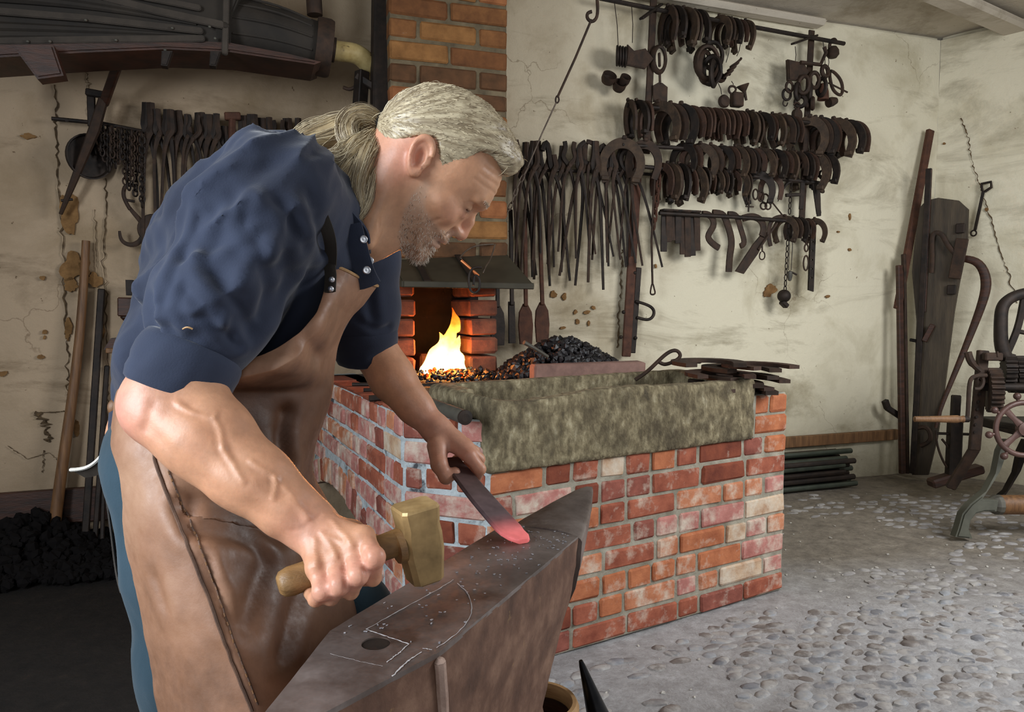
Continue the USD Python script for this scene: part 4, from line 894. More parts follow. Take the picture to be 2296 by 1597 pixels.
q = np.linspace(0, 1, 70); obj('coil', tube([wp(1652 - 26 * t, 138 + 36 * t, .11) + (WD * .034 * .8 + Z * .034 * .6) * math.cos(t * 26) + WN * .02 * math.sin(t * 26) for t in q], .007, 6), M['rust'], T, smooth=40)
obj('end_pad', pot(wp(1617, 170, .11), .034, .03), M['rust'], T, smooth=30); obj('wire', cat(hang(1636, 100, 1628, 140), hang(1660, 98, 1652, 126)), M['rust_dark'], T)
T = thing('iron_pots', 'round lid, square tin and small funnel strung together below the spring', 'tins', base=wp(1645, 220, .1))
obj('round_lid', lathe([(.002, -.012), (.036, -.01), (.038, .0), (.03, .012), (.012, .016), (.002, .016)], 22, wp(1624, 227, .11), WN), M['rust'], T, smooth=30)
obj('square_tin', xf(cbox((.07, .05, .08), .006), wp(1652, 224, .11), WD, -WN, Z), M['rust'], T); obj('ring', tube(spline([wp(1640, 210, .12), wp(1634, 200, .12), wp(1642, 193, .12), wp(1650, 200, .12)], 14, True), .007, 6), M['rust'], T, smooth=40)
obj('funnel', lathe([(.002, -.06), (.007, -.06), (.010, -.01), (.036, .025), (.036, .03), (.006, .0)], 16, wp(1668, 202, .12), nrm(Z * .95 - WD * .3)), M['rust'], T, smooth=30); obj('wire', cat(hang(1610, 186, 1618, 212), hang(1640, 182, 1644, 194)), M['rust_dark'], T)
T = thing('bit_cluster', 'thick cluster of bridle bits, links and bells on the second upright', 'bridle bits', base=wp(1810, 190, .12))
obj('hatchet_head', prism([(-.06, -.06), (.04, -.05), (.085, .0), (.05, .05), (-.07, .06)], .03, wp(1785, 160, .12), WD, Z, np.cross(WD, Z), .005), M['rust'], T)
for k, (x, y, ra, rb) in enumerate([(1764, 212, .028, .032), (1770, 195, .024, .03), (1788, 205, .03, .045), (1802, 190, .03, .05), (1815, 205, .028, .05), (1826, 180, .03, .045), (1842, 195, .035, .05), (1850, 160, .035, .03), (1795, 228, .03, .03), (1822, 232, .032, .03)]):
    dx = WD * math.cos(k * 1.3) + WN * math.sin(k * 1.3) if k > 1 else WD; a = np.arange(18) * 2 * math.pi / 18
    obj('ring', tube([wp(x, y, .12 + .012 * (k % 4)) + dx * ra * math.cos(t) + Z * rb * math.sin(t) for t in a], .008 if k < 2 else .013, 6, closed=True), M['rust'] if k % 2 else M['rust_dark'], T, smooth=40)
obj('bell', lathe([(.002, .05), (.02, .045), (.03, .0), (.034, -.05), (.030, -.052), (.002, -.03)], 18, wp(1846, 205, .12), Z), M['rust_red'], T, smooth=30)
obj('bell', lathe([(.002, .03), (.02, .028), (.028, .0), (.030, -.03), (.002, -.03)], 18, wp(1866, 228, .12), nrm(WD + Z * .3)), M['rust'], T, smooth=30)
obj('stirrup', tube(spline([wp(1862, 160, .13), wp(1876, 168, .13), wp(1888, 190, .13), wp(1886, 212, .13), wp(1874, 208, .13), wp(1864, 190, .13)], 26, True), .010, 6), M['rust'], T, smooth=40)
obj('bar', tube([wp(1858, 186, .13), wp(1900, 207, .13)], .006, 6), M['rust'], T, smooth=40); obj('arm', tube([wp(1795, 140, .14), wp(1840, 145, .14), wp(1852, 118, .14), wp(1848, 105, .14)], .012, 6), M['rust'], T, smooth=40)
obj('wire', cat(hang(1783, 104, 1783, 142), hang(1845, 92, 1850, 150), hang(1857, 120, 1856, 160)), M['rust_dark'], T); obj('key_link', tube(spline([wp(1758, 224, .12), wp(1756, 234, .12), wp(1762, 238, .12), wp(1766, 230, .12)], 12), .004, 5), M['rust_dark'], T)
T = thing('pulley_bell', 'small round iron bell hooked over the end of the top rail', 'bell', base=wp(1865, 110, .1))
obj('body', lathe([(.002, .035), (.022, .032), (.036, .01), (.038, -.015), (.024, -.034), (.002, -.036)], 20, wp(1867, 117, .11), Z), M['rust'], T, smooth=30); obj('hook', tube(spline([wp(1860, 108, .11), wp(1862, 95, .11), wp(1870, 88, .11), wp(1876, 96, .11)], 12), .010, 6), M['rust'], T, smooth=40)
T = thing('round_weight', 'round iron disc hanging low against the second upright above the second rail', 'weight', base=wp(1787, 258, .1)); obj('disc', lathe([(.002, -.014), (.036, -.012), (.038, 0), (.036, .012), (.002, .014)], 20, wp(1787, 258, .12), nrm(WN + WD * .2)), M['rust'], T, smooth=30); obj('link', tube(spline([wp(1780, 236, .12), wp(1786, 230, .12), wp(1794, 236, .12), wp(1787, 244, .12)], 12, True), .005, 6), M['rust'], T, smooth=40)

# small stuff lower down
T = thing('spring_hooks', 'tangle of small rings, hooks and pins hanging under the fourth rail', 'hooks', base=wp(1705, 440, .1))
for k, (x, y, ra, rb) in enumerate([(1678, 440, .010, .035), (1694, 436, .018, .03), (1706, 440, .02, .03), (1716, 446, .024, .028), (1712, 462, .022, .02), (1722, 462, .02, .02)]):
    a = np.arange(18) * 2 * math.pi / 18; obj('ring', tube([wp(x, y, .11) + WD * ra * math.cos(t) + Z * rb * math.sin(t) for t in a], .005, 6, closed=True), M['rust'], T, smooth=40)
obj('pin', tube([wp(1730, 452, .11), wp(1757, 486, .11)], .005, 6), M['rust'], T); obj('pin', tube([wp(1680, 445, .11), wp(1678, 475, .11)], .005, 6), M['rust'], T); obj('cross_pin', tube([wp(1672, 463, .11), wp(1690, 464, .11)], .004, 6), M['rust'], T)
T = thing('horn_spike', 'dark curved iron spike pointing down between the third and fourth rails', 'spike', base=wp(1755, 425, .1)); obj('spike', tube(spline([wp(1790, 405, .12), wp(1770, 408, .12), wp(1757, 422, .12), wp(1744, 452, .12)], 16), np.linspace(.016, .002, 16), 8), M['rust_dark'], T, smooth=40); obj('shank', bar(wp(1762, 438, .12), wp(1800, 436, .12), .02, .02, .003), M['rust_dark'], T)
T = thing('strap_bundle', 'bundle of dark flat irons and hooks hanging by the lower end of the second upright', 'iron straps', base=wp(1830, 430, .1))
for k, (p0, p1, w) in enumerate([((1818, 350), (1836, 480), .035), ((1808, 380), (1828, 400), .05), ((1834, 420), (1836, 485), .03), ((1800, 408), (1796, 470), .03)]): obj('strap', bar(wp(*p0, .13), wp(*p1, .12), w, .012, .003, up=WN), M['rust_dark'], T)
obj('hook', tube(spline([wp(1836, 395, .13), wp(1846, 400, .13), wp(1842, 420, .13), wp(1846, 430, .13), wp(1838, 428, .13)], 16), .010, 6), M['rust'], T, smooth=40); obj('ring', tube([wp(1842, 392, .13) + WD * .014 * math.cos(t) + Z * .024 * math.sin(t) for t in np.arange(14) * math.pi / 7], .006, 6, closed=True), M['rust'], T, smooth=40)
for k, (x, y0, y1, lab) in enumerate([(1768, 500, 655, 'chain'), (1778, 330, 480, 'chain')]):
    n_ = 12; ms = []
    for i in range(n_):
        y = y0 + (y1 - y0) * (i + .5) / n_; L = (y1 - y0) / n_; a = np.arange(10) * math.pi / 5; dx = WD if i % 2 else WN
        ms.append(tube([wp(x - i * .7, y, .12) + dx * .009 * math.cos(t) + Z * (L * .0026 * .62) * math.sin(t) for t in a], .003, 5, closed=True))
    if k == 0:
        T = thing('ball_chain', 'iron ball hanging on a long thin chain below the rack', 'chain', base=wp(1758, 664, .1)); obj('chain', cat(*ms), M['rust_dark'], T)
        obj('ball', ball(wp(1758, 664, .11), .040, 2), M['rust_dark'], T, smooth=True); obj('lug', bar(wp(1752, 676, .11), wp(1764, 688, .11), .04, .03, .006), M['rust_dark'], T)
    else: single('hanging_chain', cat(*ms), M['rust_dark'], 'short thin chain hanging before the second upright of the rack', 'chain')
T = thing('cord_weight', 'small grey plumb weight with a peg on a doubled cord under the rack', 'plumb weight', base=wp(1772, 620, .1)); obj('cord', cat(hang(1768, 500, 1768, 606), hang(1776, 500, 1774, 606)), M['rust_dark'], T); obj('weight', lathe([(.002, .03), (.014, .024), (.016, 0), (.010, -.03), (.002, -.034)], 14, wp(1771, 618, .11), Z), M['iron_grey'], T, smooth=30); obj('peg', tube([wp(1774, 610, .11), wp(1786, 616, .11)], .006, 6), M['rust_dark'], T)
T = thing('notched_bar', 'dark flat bar drilled with holes hanging at the end of the lowest rail', 'iron bar', base=wp(1820, 580, .1))
pl = shapely.Polygon([(-.020, -.41), (.018, -.42), (.024, .0), (-.016, .0)]).difference(shapely.union_all([shapely.Point(0.0, -.06 - .055 * k).buffer(.006) for k in range(6)])); obj('bar', prism(pl, .012, wp(1822, 500, .11), WD, Z, np.cross(WD, Z)), M['rust_dark'], T)
for k in range(3): obj('link', tube([wp(1812 - 2 * k, 520 + 18 * k, .12) + WD * .014 * math.cos(t) + Z * .022 * math.sin(t) for t in np.arange(14) * math.pi / 7], .005, 6, closed=True), M['rust'], T, smooth=40)
obj('loop', tube([wp(1807, 590, .12) + WD * .018 * math.cos(t) + Z * .045 * math.sin(t) for t in np.arange(18) * math.pi / 9], .005, 6, closed=True), M['rust'], T, smooth=40)
T = thing('small_shackle', 'small pale shackle dangling under the wide blade', 'shackle', base=wp(1710, 572, .1)); obj('loop', tube(spline([wp(1706, 565, .1), wp(1704, 580, .1), wp(1713, 580, .1), wp(1713, 566, .1)], 16, True), .004, 6), M['rust'], T, smooth=40); obj('stem', tube([wp(1709, 540, .1), wp(1709, 565, .1)], .005, 6), M['rust'], T)
T = thing('eye_poker', 'long thin poker with a teardrop eye hanging at the edge of the rack', 'poker', base=wp(1463, 600, .09)); obj('rod', tube([wp(1468, 400, .13), wp(1461, 540, .12), wp(1463, 640, .10)], .006, 6), M['rust'], T, smooth=40); obj('eye', tube(spline([wp(1463, 636, .10), wp(1459, 650, .10), wp(1460, 660, .10), wp(1468, 659, .10), wp(1467, 648, .10)], 18, True), .005, 6), M['rust'], T, smooth=40)
T = thing('ox_shoe_chain', 'rusty chain of long links hanging beside the poker', 'chain', base=wp(1475, 460, .1)); obj('chain', cat(*[tube([wp(1478 - k * 2, 400 + k * 17, .12) + (WD if k % 2 else WN) * .012 * math.cos(t) + Z * .034 * math.sin(t) for t in np.arange(12) * math.pi / 6], .006, 5, closed=True) for k in range(7)]), M['rust_red'], T, smooth=40)
T = thing('leaning_iron_bar', 'red-rusted upright iron bar with rivets standing behind the coal heap', 'iron bar', base=wp(1405, 800, .05)); obj('bar', bar(wp(1432, 330, .05), wp(1404, 800, .06), .055, .016, .004, up=WN), M['rust_red'], T)
for x, y in ((1398, 700), (1392, 756), (1425, 758), (1423, 612)): obj('rivet', ball(wp(x, y, .06), .011, 1), M['rust_dark'], T)
T = thing('black_plate', 'black flat plate with a bent rod handle beside the red-rusted bar', 'iron plate', base=wp(1425, 680, .06)); obj('plate', bar(wp(1432, 600, .05), wp(1418, 792, .05), .036, .012, .003, up=WN), M['rust_dark'], T); obj('handle', tube(spline([wp(1426, 676, .06), wp(1446, 682, .08), wp(1463, 692, .08), wp(1466, 704, .08), wp(1456, 716, .08), wp(1428, 712, .06)], 24), .009, 8), M['rust_dark'], T, smooth=40)
for i, (x, y0, y1, lean, dark) in enumerate([(1116, 640, 775, 0, 1), (1146, 640, 770, 2, 1), (1178, 640, 772, 1, 0), (1210, 630, 768, 6, 0)]):
    T = thing('fire_shovel', f'{ORD[i]} of four paddle-shaped fire shovels leaning beside the firebox, counting from the fire', 'shovel', base=wp(x, y1, .12), group='fire shovels beside the firebox'); c = wp(x + lean, y1, .16)
    hh = .30; obj('blade', prism([(-.035, 0), (.035, 0), (.042, .10), (.036, .17), (.012, .215), (-.012, .215), (-.036, .17), (-.042, .10)] if i != 1 else [(-.02, 0), (.02, 0), (.018, .22), (-.018, .22)], .012, c, nrm(WD), nrm(Z + WN * -.05), np.cross(nrm(WD), nrm(Z)), .003), M['rust_dark'] if dark else M['rust_red'], T); obj('shaft', bar(c + Z * .20, wp(x - 1, 470, .03), .022, .012, .003, up=WN), M['rust_dark'] if dark else M['rust_red'], T)
# ================================================================== LEFT WALL
M['handle_wood'] = two('worn_ash_handle', (84, 56, 32), (128, 90, 54), scale=6, stretch=(9, 9, 1), rough=.55, bump=.3)
a, b = wp(193, 540, .04), atz(128, 1246, 0.0) + WN * .05
single('wooden_pole', tube([a * (1 - t) + b * t + WD * .012 * math.sin(t * 5) for t in np.linspace(0, 1, 14)], np.linspace(.017, .026, 14), 10), M['handle_wood'], 'long brown wooden pole leaning on the cracked wall under the bellows', 'pole', smooth=40)
for (x0, y0, x1, y1, w, lab) in [(228, 648, 192, 1250, .030, 'dark thick bar leaning beside the wooden pole'), (240, 820, 214, 1248, .022, 'shorter dark rod leaning between the bar and the blacksmith'), (236, 925, 232, 1248, .018, 'thin short iron rod leaning low on the wall behind the blacksmith')]:
    single('leaning_bar', bar(wp(x0, y0, .03), atz(x1, y1, 0) + WN * .04, w, w * .7, .004, up=WN), M['rust_dark'], lab, 'bar')
T = thing('lever', 'long jointed iron lever hanging from the bellows down across the rail', 'lever', base=wp(200, 320, .15))
obj('upper_rod', bar(bw(262, 150, -.3), wp(232, 235, .14), .035, .03, .005, up=WN), M['wood_dark'], T); obj('rod', tube([wp(232, 222, .16), wp(212, 290, .14), wp(160, 420, .10), wp(136, 480, .06)], [.020, .024, .014, .008], 8), M['rust'], T, smooth=40)
obj('joint', bar(wp(192, 206, .15), wp(236, 214, .15), .03, .025, .004, up=WN), M['rust_dark'], T); obj('side_bar', bar(wp(204, 205, .13), wp(206, 285, .13), .032, .02, .004, up=WN), M['rust_dark'], T); obj('pin', tube([wp(137, 450, .08), wp(163, 447, .08)], .006, 6), M['rust_dark'], T)
T = thing('iron_pan', 'round black iron pan hanging behind the lever', 'pan', base=wp(197, 350, .07)); ax = nrm(WN + WD * .7)
obj('pan', lathe([(.002, -.01), (.085, -.008), (.098, .0), (.100, .018), (.094, .018), (.088, .004), (.002, .0)], 30, wp(198, 352, .075), ax), M['rust_dark'], T, smooth=30); obj('loop', tube([wp(206, 290, .08), wp(204, 310, .08)], .008, 6), M['rust_dark'], T)
T0 = None
for i, x in enumerate(np.linspace(214, 318, 15)):
    y0 = 276 + (x - 200) * .18; n_ = int([6, 5, 6, 7, 9, 6, 8, 7, 6, 11, 12, 10, 13, 8, 15][i]); ms = []
    if T0 is not None and False: pass
    for k in range(n_):
        a = np.arange(10) * math.pi / 5; dx = WD * math.cos(k * 1.57 + i) + WN * math.sin(k * 1.57 + i)
        ms.append(tube([wp(x + (k % 2), y0 + 6 + k * 11, .075 + .012 * (i % 3)) + dx * .011 * math.cos(t) + Z * .0165 * math.sin(t) for t in a], .0042, 5, closed=True))
    single('hanging_chain', cat(*ms), M['rust'] if i % 2 else M['rust_dark'], f'{ORD[i]} rusty link chain on the bellows-side rail, counting from the lever', 'chain', group='chains bunched on the bellows-side rail', smooth=40)
T = thing('steelyard', 'rusty round steelyard scale with a crescent hook and toothed bar', 'scale', base=wp(345, 515, .06))
obj('disc', lathe([(.002, -.012), (.066, -.010), (.070, 0), (.066, .010), (.002, .014)], 28, wp(345, 514, .07), WN), M['rust'], T, smooth=30)
obj('crescent_hook', tube(spline([wp(268, 518, .07), wp(274, 540, .07), wp(294, 549, .07), wp(314, 540, .07), wp(322, 518, .07), wp(318, 500, .07), wp(300, 478, .07), wp(290, 465, .07)], 30), np.r_[np.linspace(.006, .013, 12), np.full(10, .012), np.linspace(.012, .008, 8)], 8, flat=.6, up=WN), M['rust'], T, smooth=40)
obj('upper_hook', tube(spline([wp(300, 416, .07), wp(284, 416, .07), wp(277, 432, .07), wp(281, 450, .07), wp(292, 470, .07)], 20), .009, 8), M['rust'], T, smooth=40); obj('cross_pin', tube([wp(280, 448, .07), wp(302, 452, .07)], .006, 6), M['rust'], T)
obj('stem', bar(wp(347, 540, .07), wp(351, 690, .07), .026, .014, .003, up=WN), M['rust'], T)
for k in range(5): obj('tooth', bar(wp(334, 556 + 8 * k, .07), wp(346, 556 + 8 * k, .07), .010, .012, .002, up=WN), M['rust'], T)
obj('end_loop', tube(spline([wp(332, 592, .07), wp(332, 604, .07), wp(346, 604, .07), wp(346, 592, .07)], 16, True), .006, 6), M['rust'], T, smooth=40)
T = thing('wall_shelf', 'small brown wooden box shelf low on the wall behind the blacksmith', 'shelf', base=wp(305, 712, .1))
obj('box_front', bar(wp(267, 688, .10), wp(352, 690, .10), .10, .085, .005), M['wood_dark'], T); obj('groove_strip', bar(wp(299, 667, .16), wp(300, 712, .16), .012, .01, .002, up=WN), M['rust_dark'], T); obj('lower_board', bar(wp(272, 706, .09), wp(350, 708, .09), .08, .05, .012), M['wood_dark'], T)
T = thing('swage_block', 'dark notched swage block sitting on the little wall shelf', 'swage block', base=wp(308, 664, .1))
obj('block', prism(Polygon([(-.045, -.034), (.045, -.034), (.045, .036), (.018, .036), (.008, .024), (-.008, .024), (-.018, .036), (-.045, .036)]), .07, wp(309, 646, .11), WD, Z, np.cross(WD, Z), .004), M['rust_dark'], T)
obj('foot', bar(wp(320, 655, .11), wp(350, 657, .11), .05, .04, .004), M['rust_dark'], T)
T = thing('wall_shelf', 'second lower wall shelf half hidden behind the shirt, carrying a dark block', 'shelf', base=wp(270, 785, .1)); obj('board', bar(wp(242, 785, .09), wp(330, 787, .09), .12, .022, .003), M['wood_brown'], T); obj('bracket', prism([(-.07, -.03), (.07, -.03), (.06, .03), (-.04, .02)], .05, wp(272, 768, .09), WD, Z, np.cross(WD, Z), .004), M['wood_dark'], T)
single('dark_block', xf(cbox((.06, .06, .05), .006), wp(290, 747, .10), WD, -WN, Z), M['rust_dark'], 'small dark block on the lower wall shelf', 'block')
M['black_lumps'] = usdkit.material(stage, '/World/Looks/dull_black_lumps', {'p': ('principled_bsdf', {'base_color': (.006, .005, .005), 'roughness': .9, 'specular_ior_level': .1})}, surface='p.BSDF')
ms, r = [], np.random.default_rng(77)
for k in range(1300):
    u = r.uniform(0, 1); x = -2.6 + 1.9 * u; q = r.uniform(0, 1); w = W0 + WD * ((np.array([x, 0, 0]) - W0) @ WD / (WD @ WD)); w = onpl(-40 + 520 * u, 1150, W0, WN) * [1, 1, 0] + WN * (.06 + .42 * q)
    ms.append(lump(w + Z * (.02 + .20 * (1 - q ** 1.5) * (.6 + .4 * math.sin(u * 7)) * r.uniform(.5, 1)), r.uniform(.014, .034), 20000 + k))
single('floor_coal_heap', cat(*ms), M['black_lumps'], 'added low heap of black lumps darkening the foot of the back wall', 'coal', kind='stuff')  # heap added only to blacken the foot of the wall

# ================================================================== CORNER
for k in range(22):
    row, col = divmod(k, 4); a = wp(1380, 1000, .10 + .045 * col) * [1, 1, 0]; b = a + WD * (CORNER - a) @ WD * WD * 0 + WD * (1.62 + .08 * rng.uniform(-1, 1)); z = .024 + .037 * row + .004 * (col % 2); b2 = b + Z * (z + rng.uniform(-.008, .012))
    single('iron_pipe', tube([a + Z * z + WD * .2, b2], .017, 9), M['rust_dark'] if k % 3 else two(f'dull_pipe_{k}', (40, 46, 38), (66, 72, 60), scale=12, rough=.5, metal=.3), f'iron pipe stacked by the back wall, layer {ORD[row]}, {ORD[col]} from the wall', 'pipe', group='iron pipes stacked along the wall', smooth=40)
def cp(x, y, o=.15): return onpl(x, y, CORNER + RN * (o + .15), RN)
a, b = wp(2086, 292, .05), wp(2022, 640, .10); c = wp(2022, 1062, .16)
T = thing('leaning_rail', 'long red-brown iron rail leaning in the corner of the room', 'iron rail', base=c); obj('upper_part', bar(a, b + (b - a) * .15, .05, .03, .004, up=WN), M['rust_red'], T)
obj('lower_part', bar(wp(2016, 595, .11), wp(2023, 1062, .18), .036, .03, .004, up=WN), M['wood_dark'], T); obj('split_plank', bar(wp(2026, 570, .10), wp(2034, 1062, .16), .02, .03, .004, up=WN), M['rust'], T)
T = thing('iron_hook_bar', 'short black bent bar sticking out from behind the leaning rail', 'bar', base=cp(2000, 930)); obj('bar', cat(bar(wp(1984, 898, .1), wp(1990, 916, .1), .04, .03, .004, up=WN), bar(wp(1988, 914, .1), wp(2024, 938, .12), .035, .03, .004, up=WN)), M['rust_dark'], T)
def cprism(pts, o, d, bev=.004):
    q = np.array([cp(x, y, o) for x, y in pts]); c_ = q.mean(0); return prism(np.stack([(q - c_) @ RD, (q - c_) @ Z], 1), d, c_, RD, Z, np.cross(RD, Z), bev)
M['board_dark'] = two('old_dark_board', (50, 42, 32), (80, 68, 52), scale=4, stretch=(6, 6, 1), rough=.7, bump=.4)
T = thing('plough_board', 'tall dark shaped wooden board with iron fittings standing in the corner', 'board', base=cp(2080, 1062, .2))
obj('board', cprism([(2064, 465), (2078, 450), (2105, 444), (2150, 450), (2172, 470), (2170, 540), (2158, 600), (2140, 700), (2120, 860), (2102, 985), (2082, 1065), (2046, 1065), (2049, 900), (2056, 720), (2046, 610), (2052, 545)], .15, .03), M['board_dark'], T)
obj('edge_bar', bar(cp(2083, 378, .19), cp(2046, 1062, .24), .034, .02, .003, up=RN), M['rust_dark'], T); obj('centre_bar', bar(cp(2084, 380, .19), cp(2070, 700, .19), .03, .02, .003, up=RN), M['wood_dark'], T)
obj('iron_frame', tube(spline([cp(2088, 612, .2), cp(2090, 570, .2), cp(2094, 524, .2), cp(2108, 524, .2), cp(2122, 545, .2), cp(2140, 568, .2)], 24), .015, 8, flat=.6, up=RN), M['rust'], T, smooth=40); obj('iron_plate', bar(cp(2158, 535, .2), cp(2140, 625, .2), .07, .02, .004, up=RN), M['rust'], T)
for x, y in ((2153, 512), (2133, 650)): obj('square_washer', xf(cbox((.05, .012, .06), .004), cp(x, y, .18), RD, RN, Z), M['rust_dark'], T)
obj('wooden_peg', bar(cp(2092, 728, .2), cp(2072, 766, .22), .03, .03, .004, up=RN), M['wood_dark'], T); obj('small_peg', bar(cp(2040, 762, .18), cp(2056, 765, .18), .02, .02, .004), M['rust_dark'], T); obj('foot_iron', tube(spline([cp(2058, 960, .22), cp(2078, 960, .22), cp(2086, 985, .22), cp(2064, 1000, .22)], 14), .014, 6), M['rust'], T, smooth=40)
single('curved_beam', tube(spline([cp(2160, 580, .12), cp(2192, 590, .12), cp(2210, 625, .12), cp(2205, 670, .12), cp(2180, 740, .12), cp(2150, 815, .14), cp(2110, 915, .18), cp(2098, 960, .2)], 36), np.interp(np.linspace(0, 1, 36), [0, .25, .5, 1], [.022, .030, .022, .009]), 9, flat=.7, up=RN), M['wood_dark'], 'curved wooden plough handle tapering down beside the dark board', 'handle', smooth=40)
T = thing('wrench', 'dark wrench with square jaws and ring end hanging on the right wall', 'wrench', base=rwp(2198, 470, .03)); obj('shank', bar(rwp(2205, 428, .03), rwp(2186, 516, .03), .018, .010, .002, up=RN), M['rust_dark'], T)
obj('square_jaw', tube([rwp(2202, 428, .03), rwp(2201, 412, .03), rwp(2222, 408, .03), rwp(2223, 420, .03), rwp(2208, 430, .03)], .009, 6), M['rust_dark'], T); obj('ring_end', tube([rwp(2183, 523, .03) + RD * .016 * math.cos(t) + Z * .018 * math.sin(t) for t in np.arange(16) * math.pi / 8], .005, 6, closed=True), M['rust_dark'], T, smooth=40)
T = thing('jack_post', 'dark screw jack standing on the floor between corner board and machine', 'jack', base=atz(2140, 1040, 0) + Z * .1); D0 = 4.35
obj('post', bar(P(2144, 886, D0), P(2138, 990, D0), .045, .04, .006, up=FW), M['rust_dark'], T); obj('body', bar(P(2142, 935, D0), P(2136, 1075, D0), .07, .07, .012, up=FW), M['rust_dark'], T); obj('cross_rod', tube([P(2100, 972, D0), P(2172, 974, D0)], .008, 6), M['rust_dark'], T)
obj('wire_loop', tube(spline([P(2098, 965, D0), P(2105, 1010, D0), P(2128, 1050, D0), P(2132, 1020, D0), P(2112, 985, D0)], 24), .007, 6), M['rust'], T, smooth=40); obj('wooden_foot', bar(P(2085, 1085, D0), P(2200, 1050, D0), .08, .05, .01), M['wood_dark'], T)

# ================================================================== MACHINE
M['machine_brown'] = two('brown_painted_iron', (70, 48, 42), (98, 71, 63), scale=10, rough=.45, metal=.15, bump=.15, bscale=80)
M['machine_grey'] = two('grey_green_cast_leg', (66, 66, 57), (94, 94, 82), scale=8, rough=.55, metal=.15, bump=.15, bscale=80)
D0 = 3.66; MX, MY, MZ = RT, UP, FW
def mp(x, y, o=0.0): return P(x, y, D0 + o)
def mprism(pts, o, d, bev=.004):
    q = np.array([mp(x, y, o) for x, y in pts]); c_ = q.mean(0); return prism(np.stack([(q - c_) @ MX, (q - c_) @ MY], 1), d, c_, MX, MY, np.cross(MX, MY), bev)
mc = thing('bending_machine', 'old geared hand-cranked machine on a curved grey cast-iron leg, with brown handwheel', 'machine', base=atz(2200, 1202, 0))
leg = [(2248, 985), (2236, 1010), (2226, 1060), (2205, 1100), (2170, 1128), (2152, 1150), (2142, 1185), (2136, 1202), (2174, 1206), (2166, 1185), (2170, 1165), (2182, 1150), (2200, 1145), (2228, 1145), (2232, 1120), (2196, 1118), (2215, 1090), (2236, 1055), (2262, 985)]
obj('cast_leg', mprism(leg, 0, .06, .008), M['machine_grey'], mc, smooth=30); obj('far_leg', xf(mprism(leg, .62, .06, .008), RT * .12), M['rust_dark'], mc, smooth=30)
obj('wooden_roller', lathe([(.002, 0), (.045, 0), (.048, .01), (.048, .45), (.002, .45)], 20, mp(2234, 1132, .05), RT), M['handle_wood'], mc, smooth=30); obj('roller_cap', lathe([(.002, -.04), (.03, -.035), (.05, 0), (.05, .02), (.002, .02)], 12, mp(2232, 1132, .05), RT), M['iron_grey'], mc)
obj('bed_plate', xf(cbox((.55, .5, .05), .006), mp(2370, 960, .30), RT, FW * [1, 1, 0], Z), M['rust_dark'], mc)
def gear(c, ax, r, w, n): 
    a = np.arange(n * 4) * 2 * math.pi / (n * 4); rr = r + np.where((np.arange(n * 4) % 4) < 2, .007, -.007); z = nrm(ax); x = nrm(np.cross([0, 0, 1], z)) if abs(z[2]) < .9 else RT; y = np.cross(z, x)
    return prism(np.stack([rr * np.cos(a), rr * np.sin(a)], 1), w, c, x, y, z)
gax = nrm(RT * .93 - FW * .36)
obj('large_gear', gear(mp(2228, 875, .1), gax, .105, .055, 26), M['rust'], mc); obj('small_gear', gear(mp(2262, 830, .16), gax, .075, .05, 18), M['rust_dark'], mc); obj('pinion', gear(mp(2296, 840, .2), gax, .09, .08, 22), M['rust_dark'], mc); obj('drum', lathe([(.002, 0), (.085, 0), (.085, .3), (.002, .3)], 22, mp(2262, 845, .3), gax), M['rust_dark'], mc, smooth=30)
obj('gear_shaft', tube([mp(2200, 868, .1), mp(2400, 868, .1)], .02, 10), M['rust_dark'], mc, smooth=40)
obj('drilled_post', bar(mp(2204, 786, .12), mp(2184, 1010, .12), .052, .03, .004, up=FW), M['rust'], mc)
for k in range(8): obj('post_hole', lathe([(.002, 0), (.007, 0), (.007, .004), (.002, .004)], 10, mp(2200 - k * 2.1, 850 + 17 * k, .10), -FW), M['rust_dark'], mc)
obj('side_horn', tube(spline([mp(2170, 790, .1), mp(2178, 812, .1), mp(2198, 832, .1)], 10), [.018] * 6 + [.014] * 4, 8), M['rust'], mc, smooth=40); obj('clamp', cat(bar(mp(2205, 800, .08), mp(2245, 800, .08), .04, .04, .006), tube([mp(2236, 788, .06), mp(2237, 800, .06)], .006, 6)), M['rust'], mc); obj('bent_foot', bar(mp(2186, 1005, .12), mp(2130, 1095, .2), .05, .03, .006, up=FW), M['rust'], mc)
obj('crank_rod', tube(spline([mp(2212, 842, .02), mp(2182, 846, .02), mp(2174, 862, .02), mp(2171, 910, .02), mp(2169, 940, .02)], 26), .010, 8), M['rust'], mc, smooth=40)
obj('crank_handle', lathe([(.002, -.245), (.014, -.24), (.016, -.12), (.020, -.03), (.014, -.012), (.018, 0), (.002, .003)], 14, mp(2160, 940, .02), RT), M['wood_brown'], mc, smooth=30); obj('crank_collar', lathe([(.002, -.0), (.016, 0), (.016, .025), (.002, .025)], 12, mp(2160, 940, .02), RT), M['rust_dark'], mc)
obj('latch', tube(spline([mp(2186, 850, .05), mp(2194, 842, .05), mp(2204, 850, .05), mp(2198, 870, .05), mp(2184, 872, .05)], 18), .010, 6), M['rust'], mc, smooth=40)
obj('top_arm', tube(spline([mp(2256, 805, .16), mp(2246, 775, .16), mp(2244, 720, .16), mp(2250, 685, .16), mp(2272, 666, .16), mp(2310, 655, .16)], 30), np.linspace(.034, .026, 30), 10), M['rust_dark'], mc, smooth=40); obj('top_brace', tube(spline([mp(2254, 800, .17), mp(2280, 740, .17), mp(2292, 690, .17), mp(2298, 655, .17)], 16), .018, 8), M['rust_dark'], mc, smooth=40); obj('brace_bar', tube([mp(2276, 742, .17), mp(2330, 752, .17)], .012, 8), M['rust_dark'], mc)
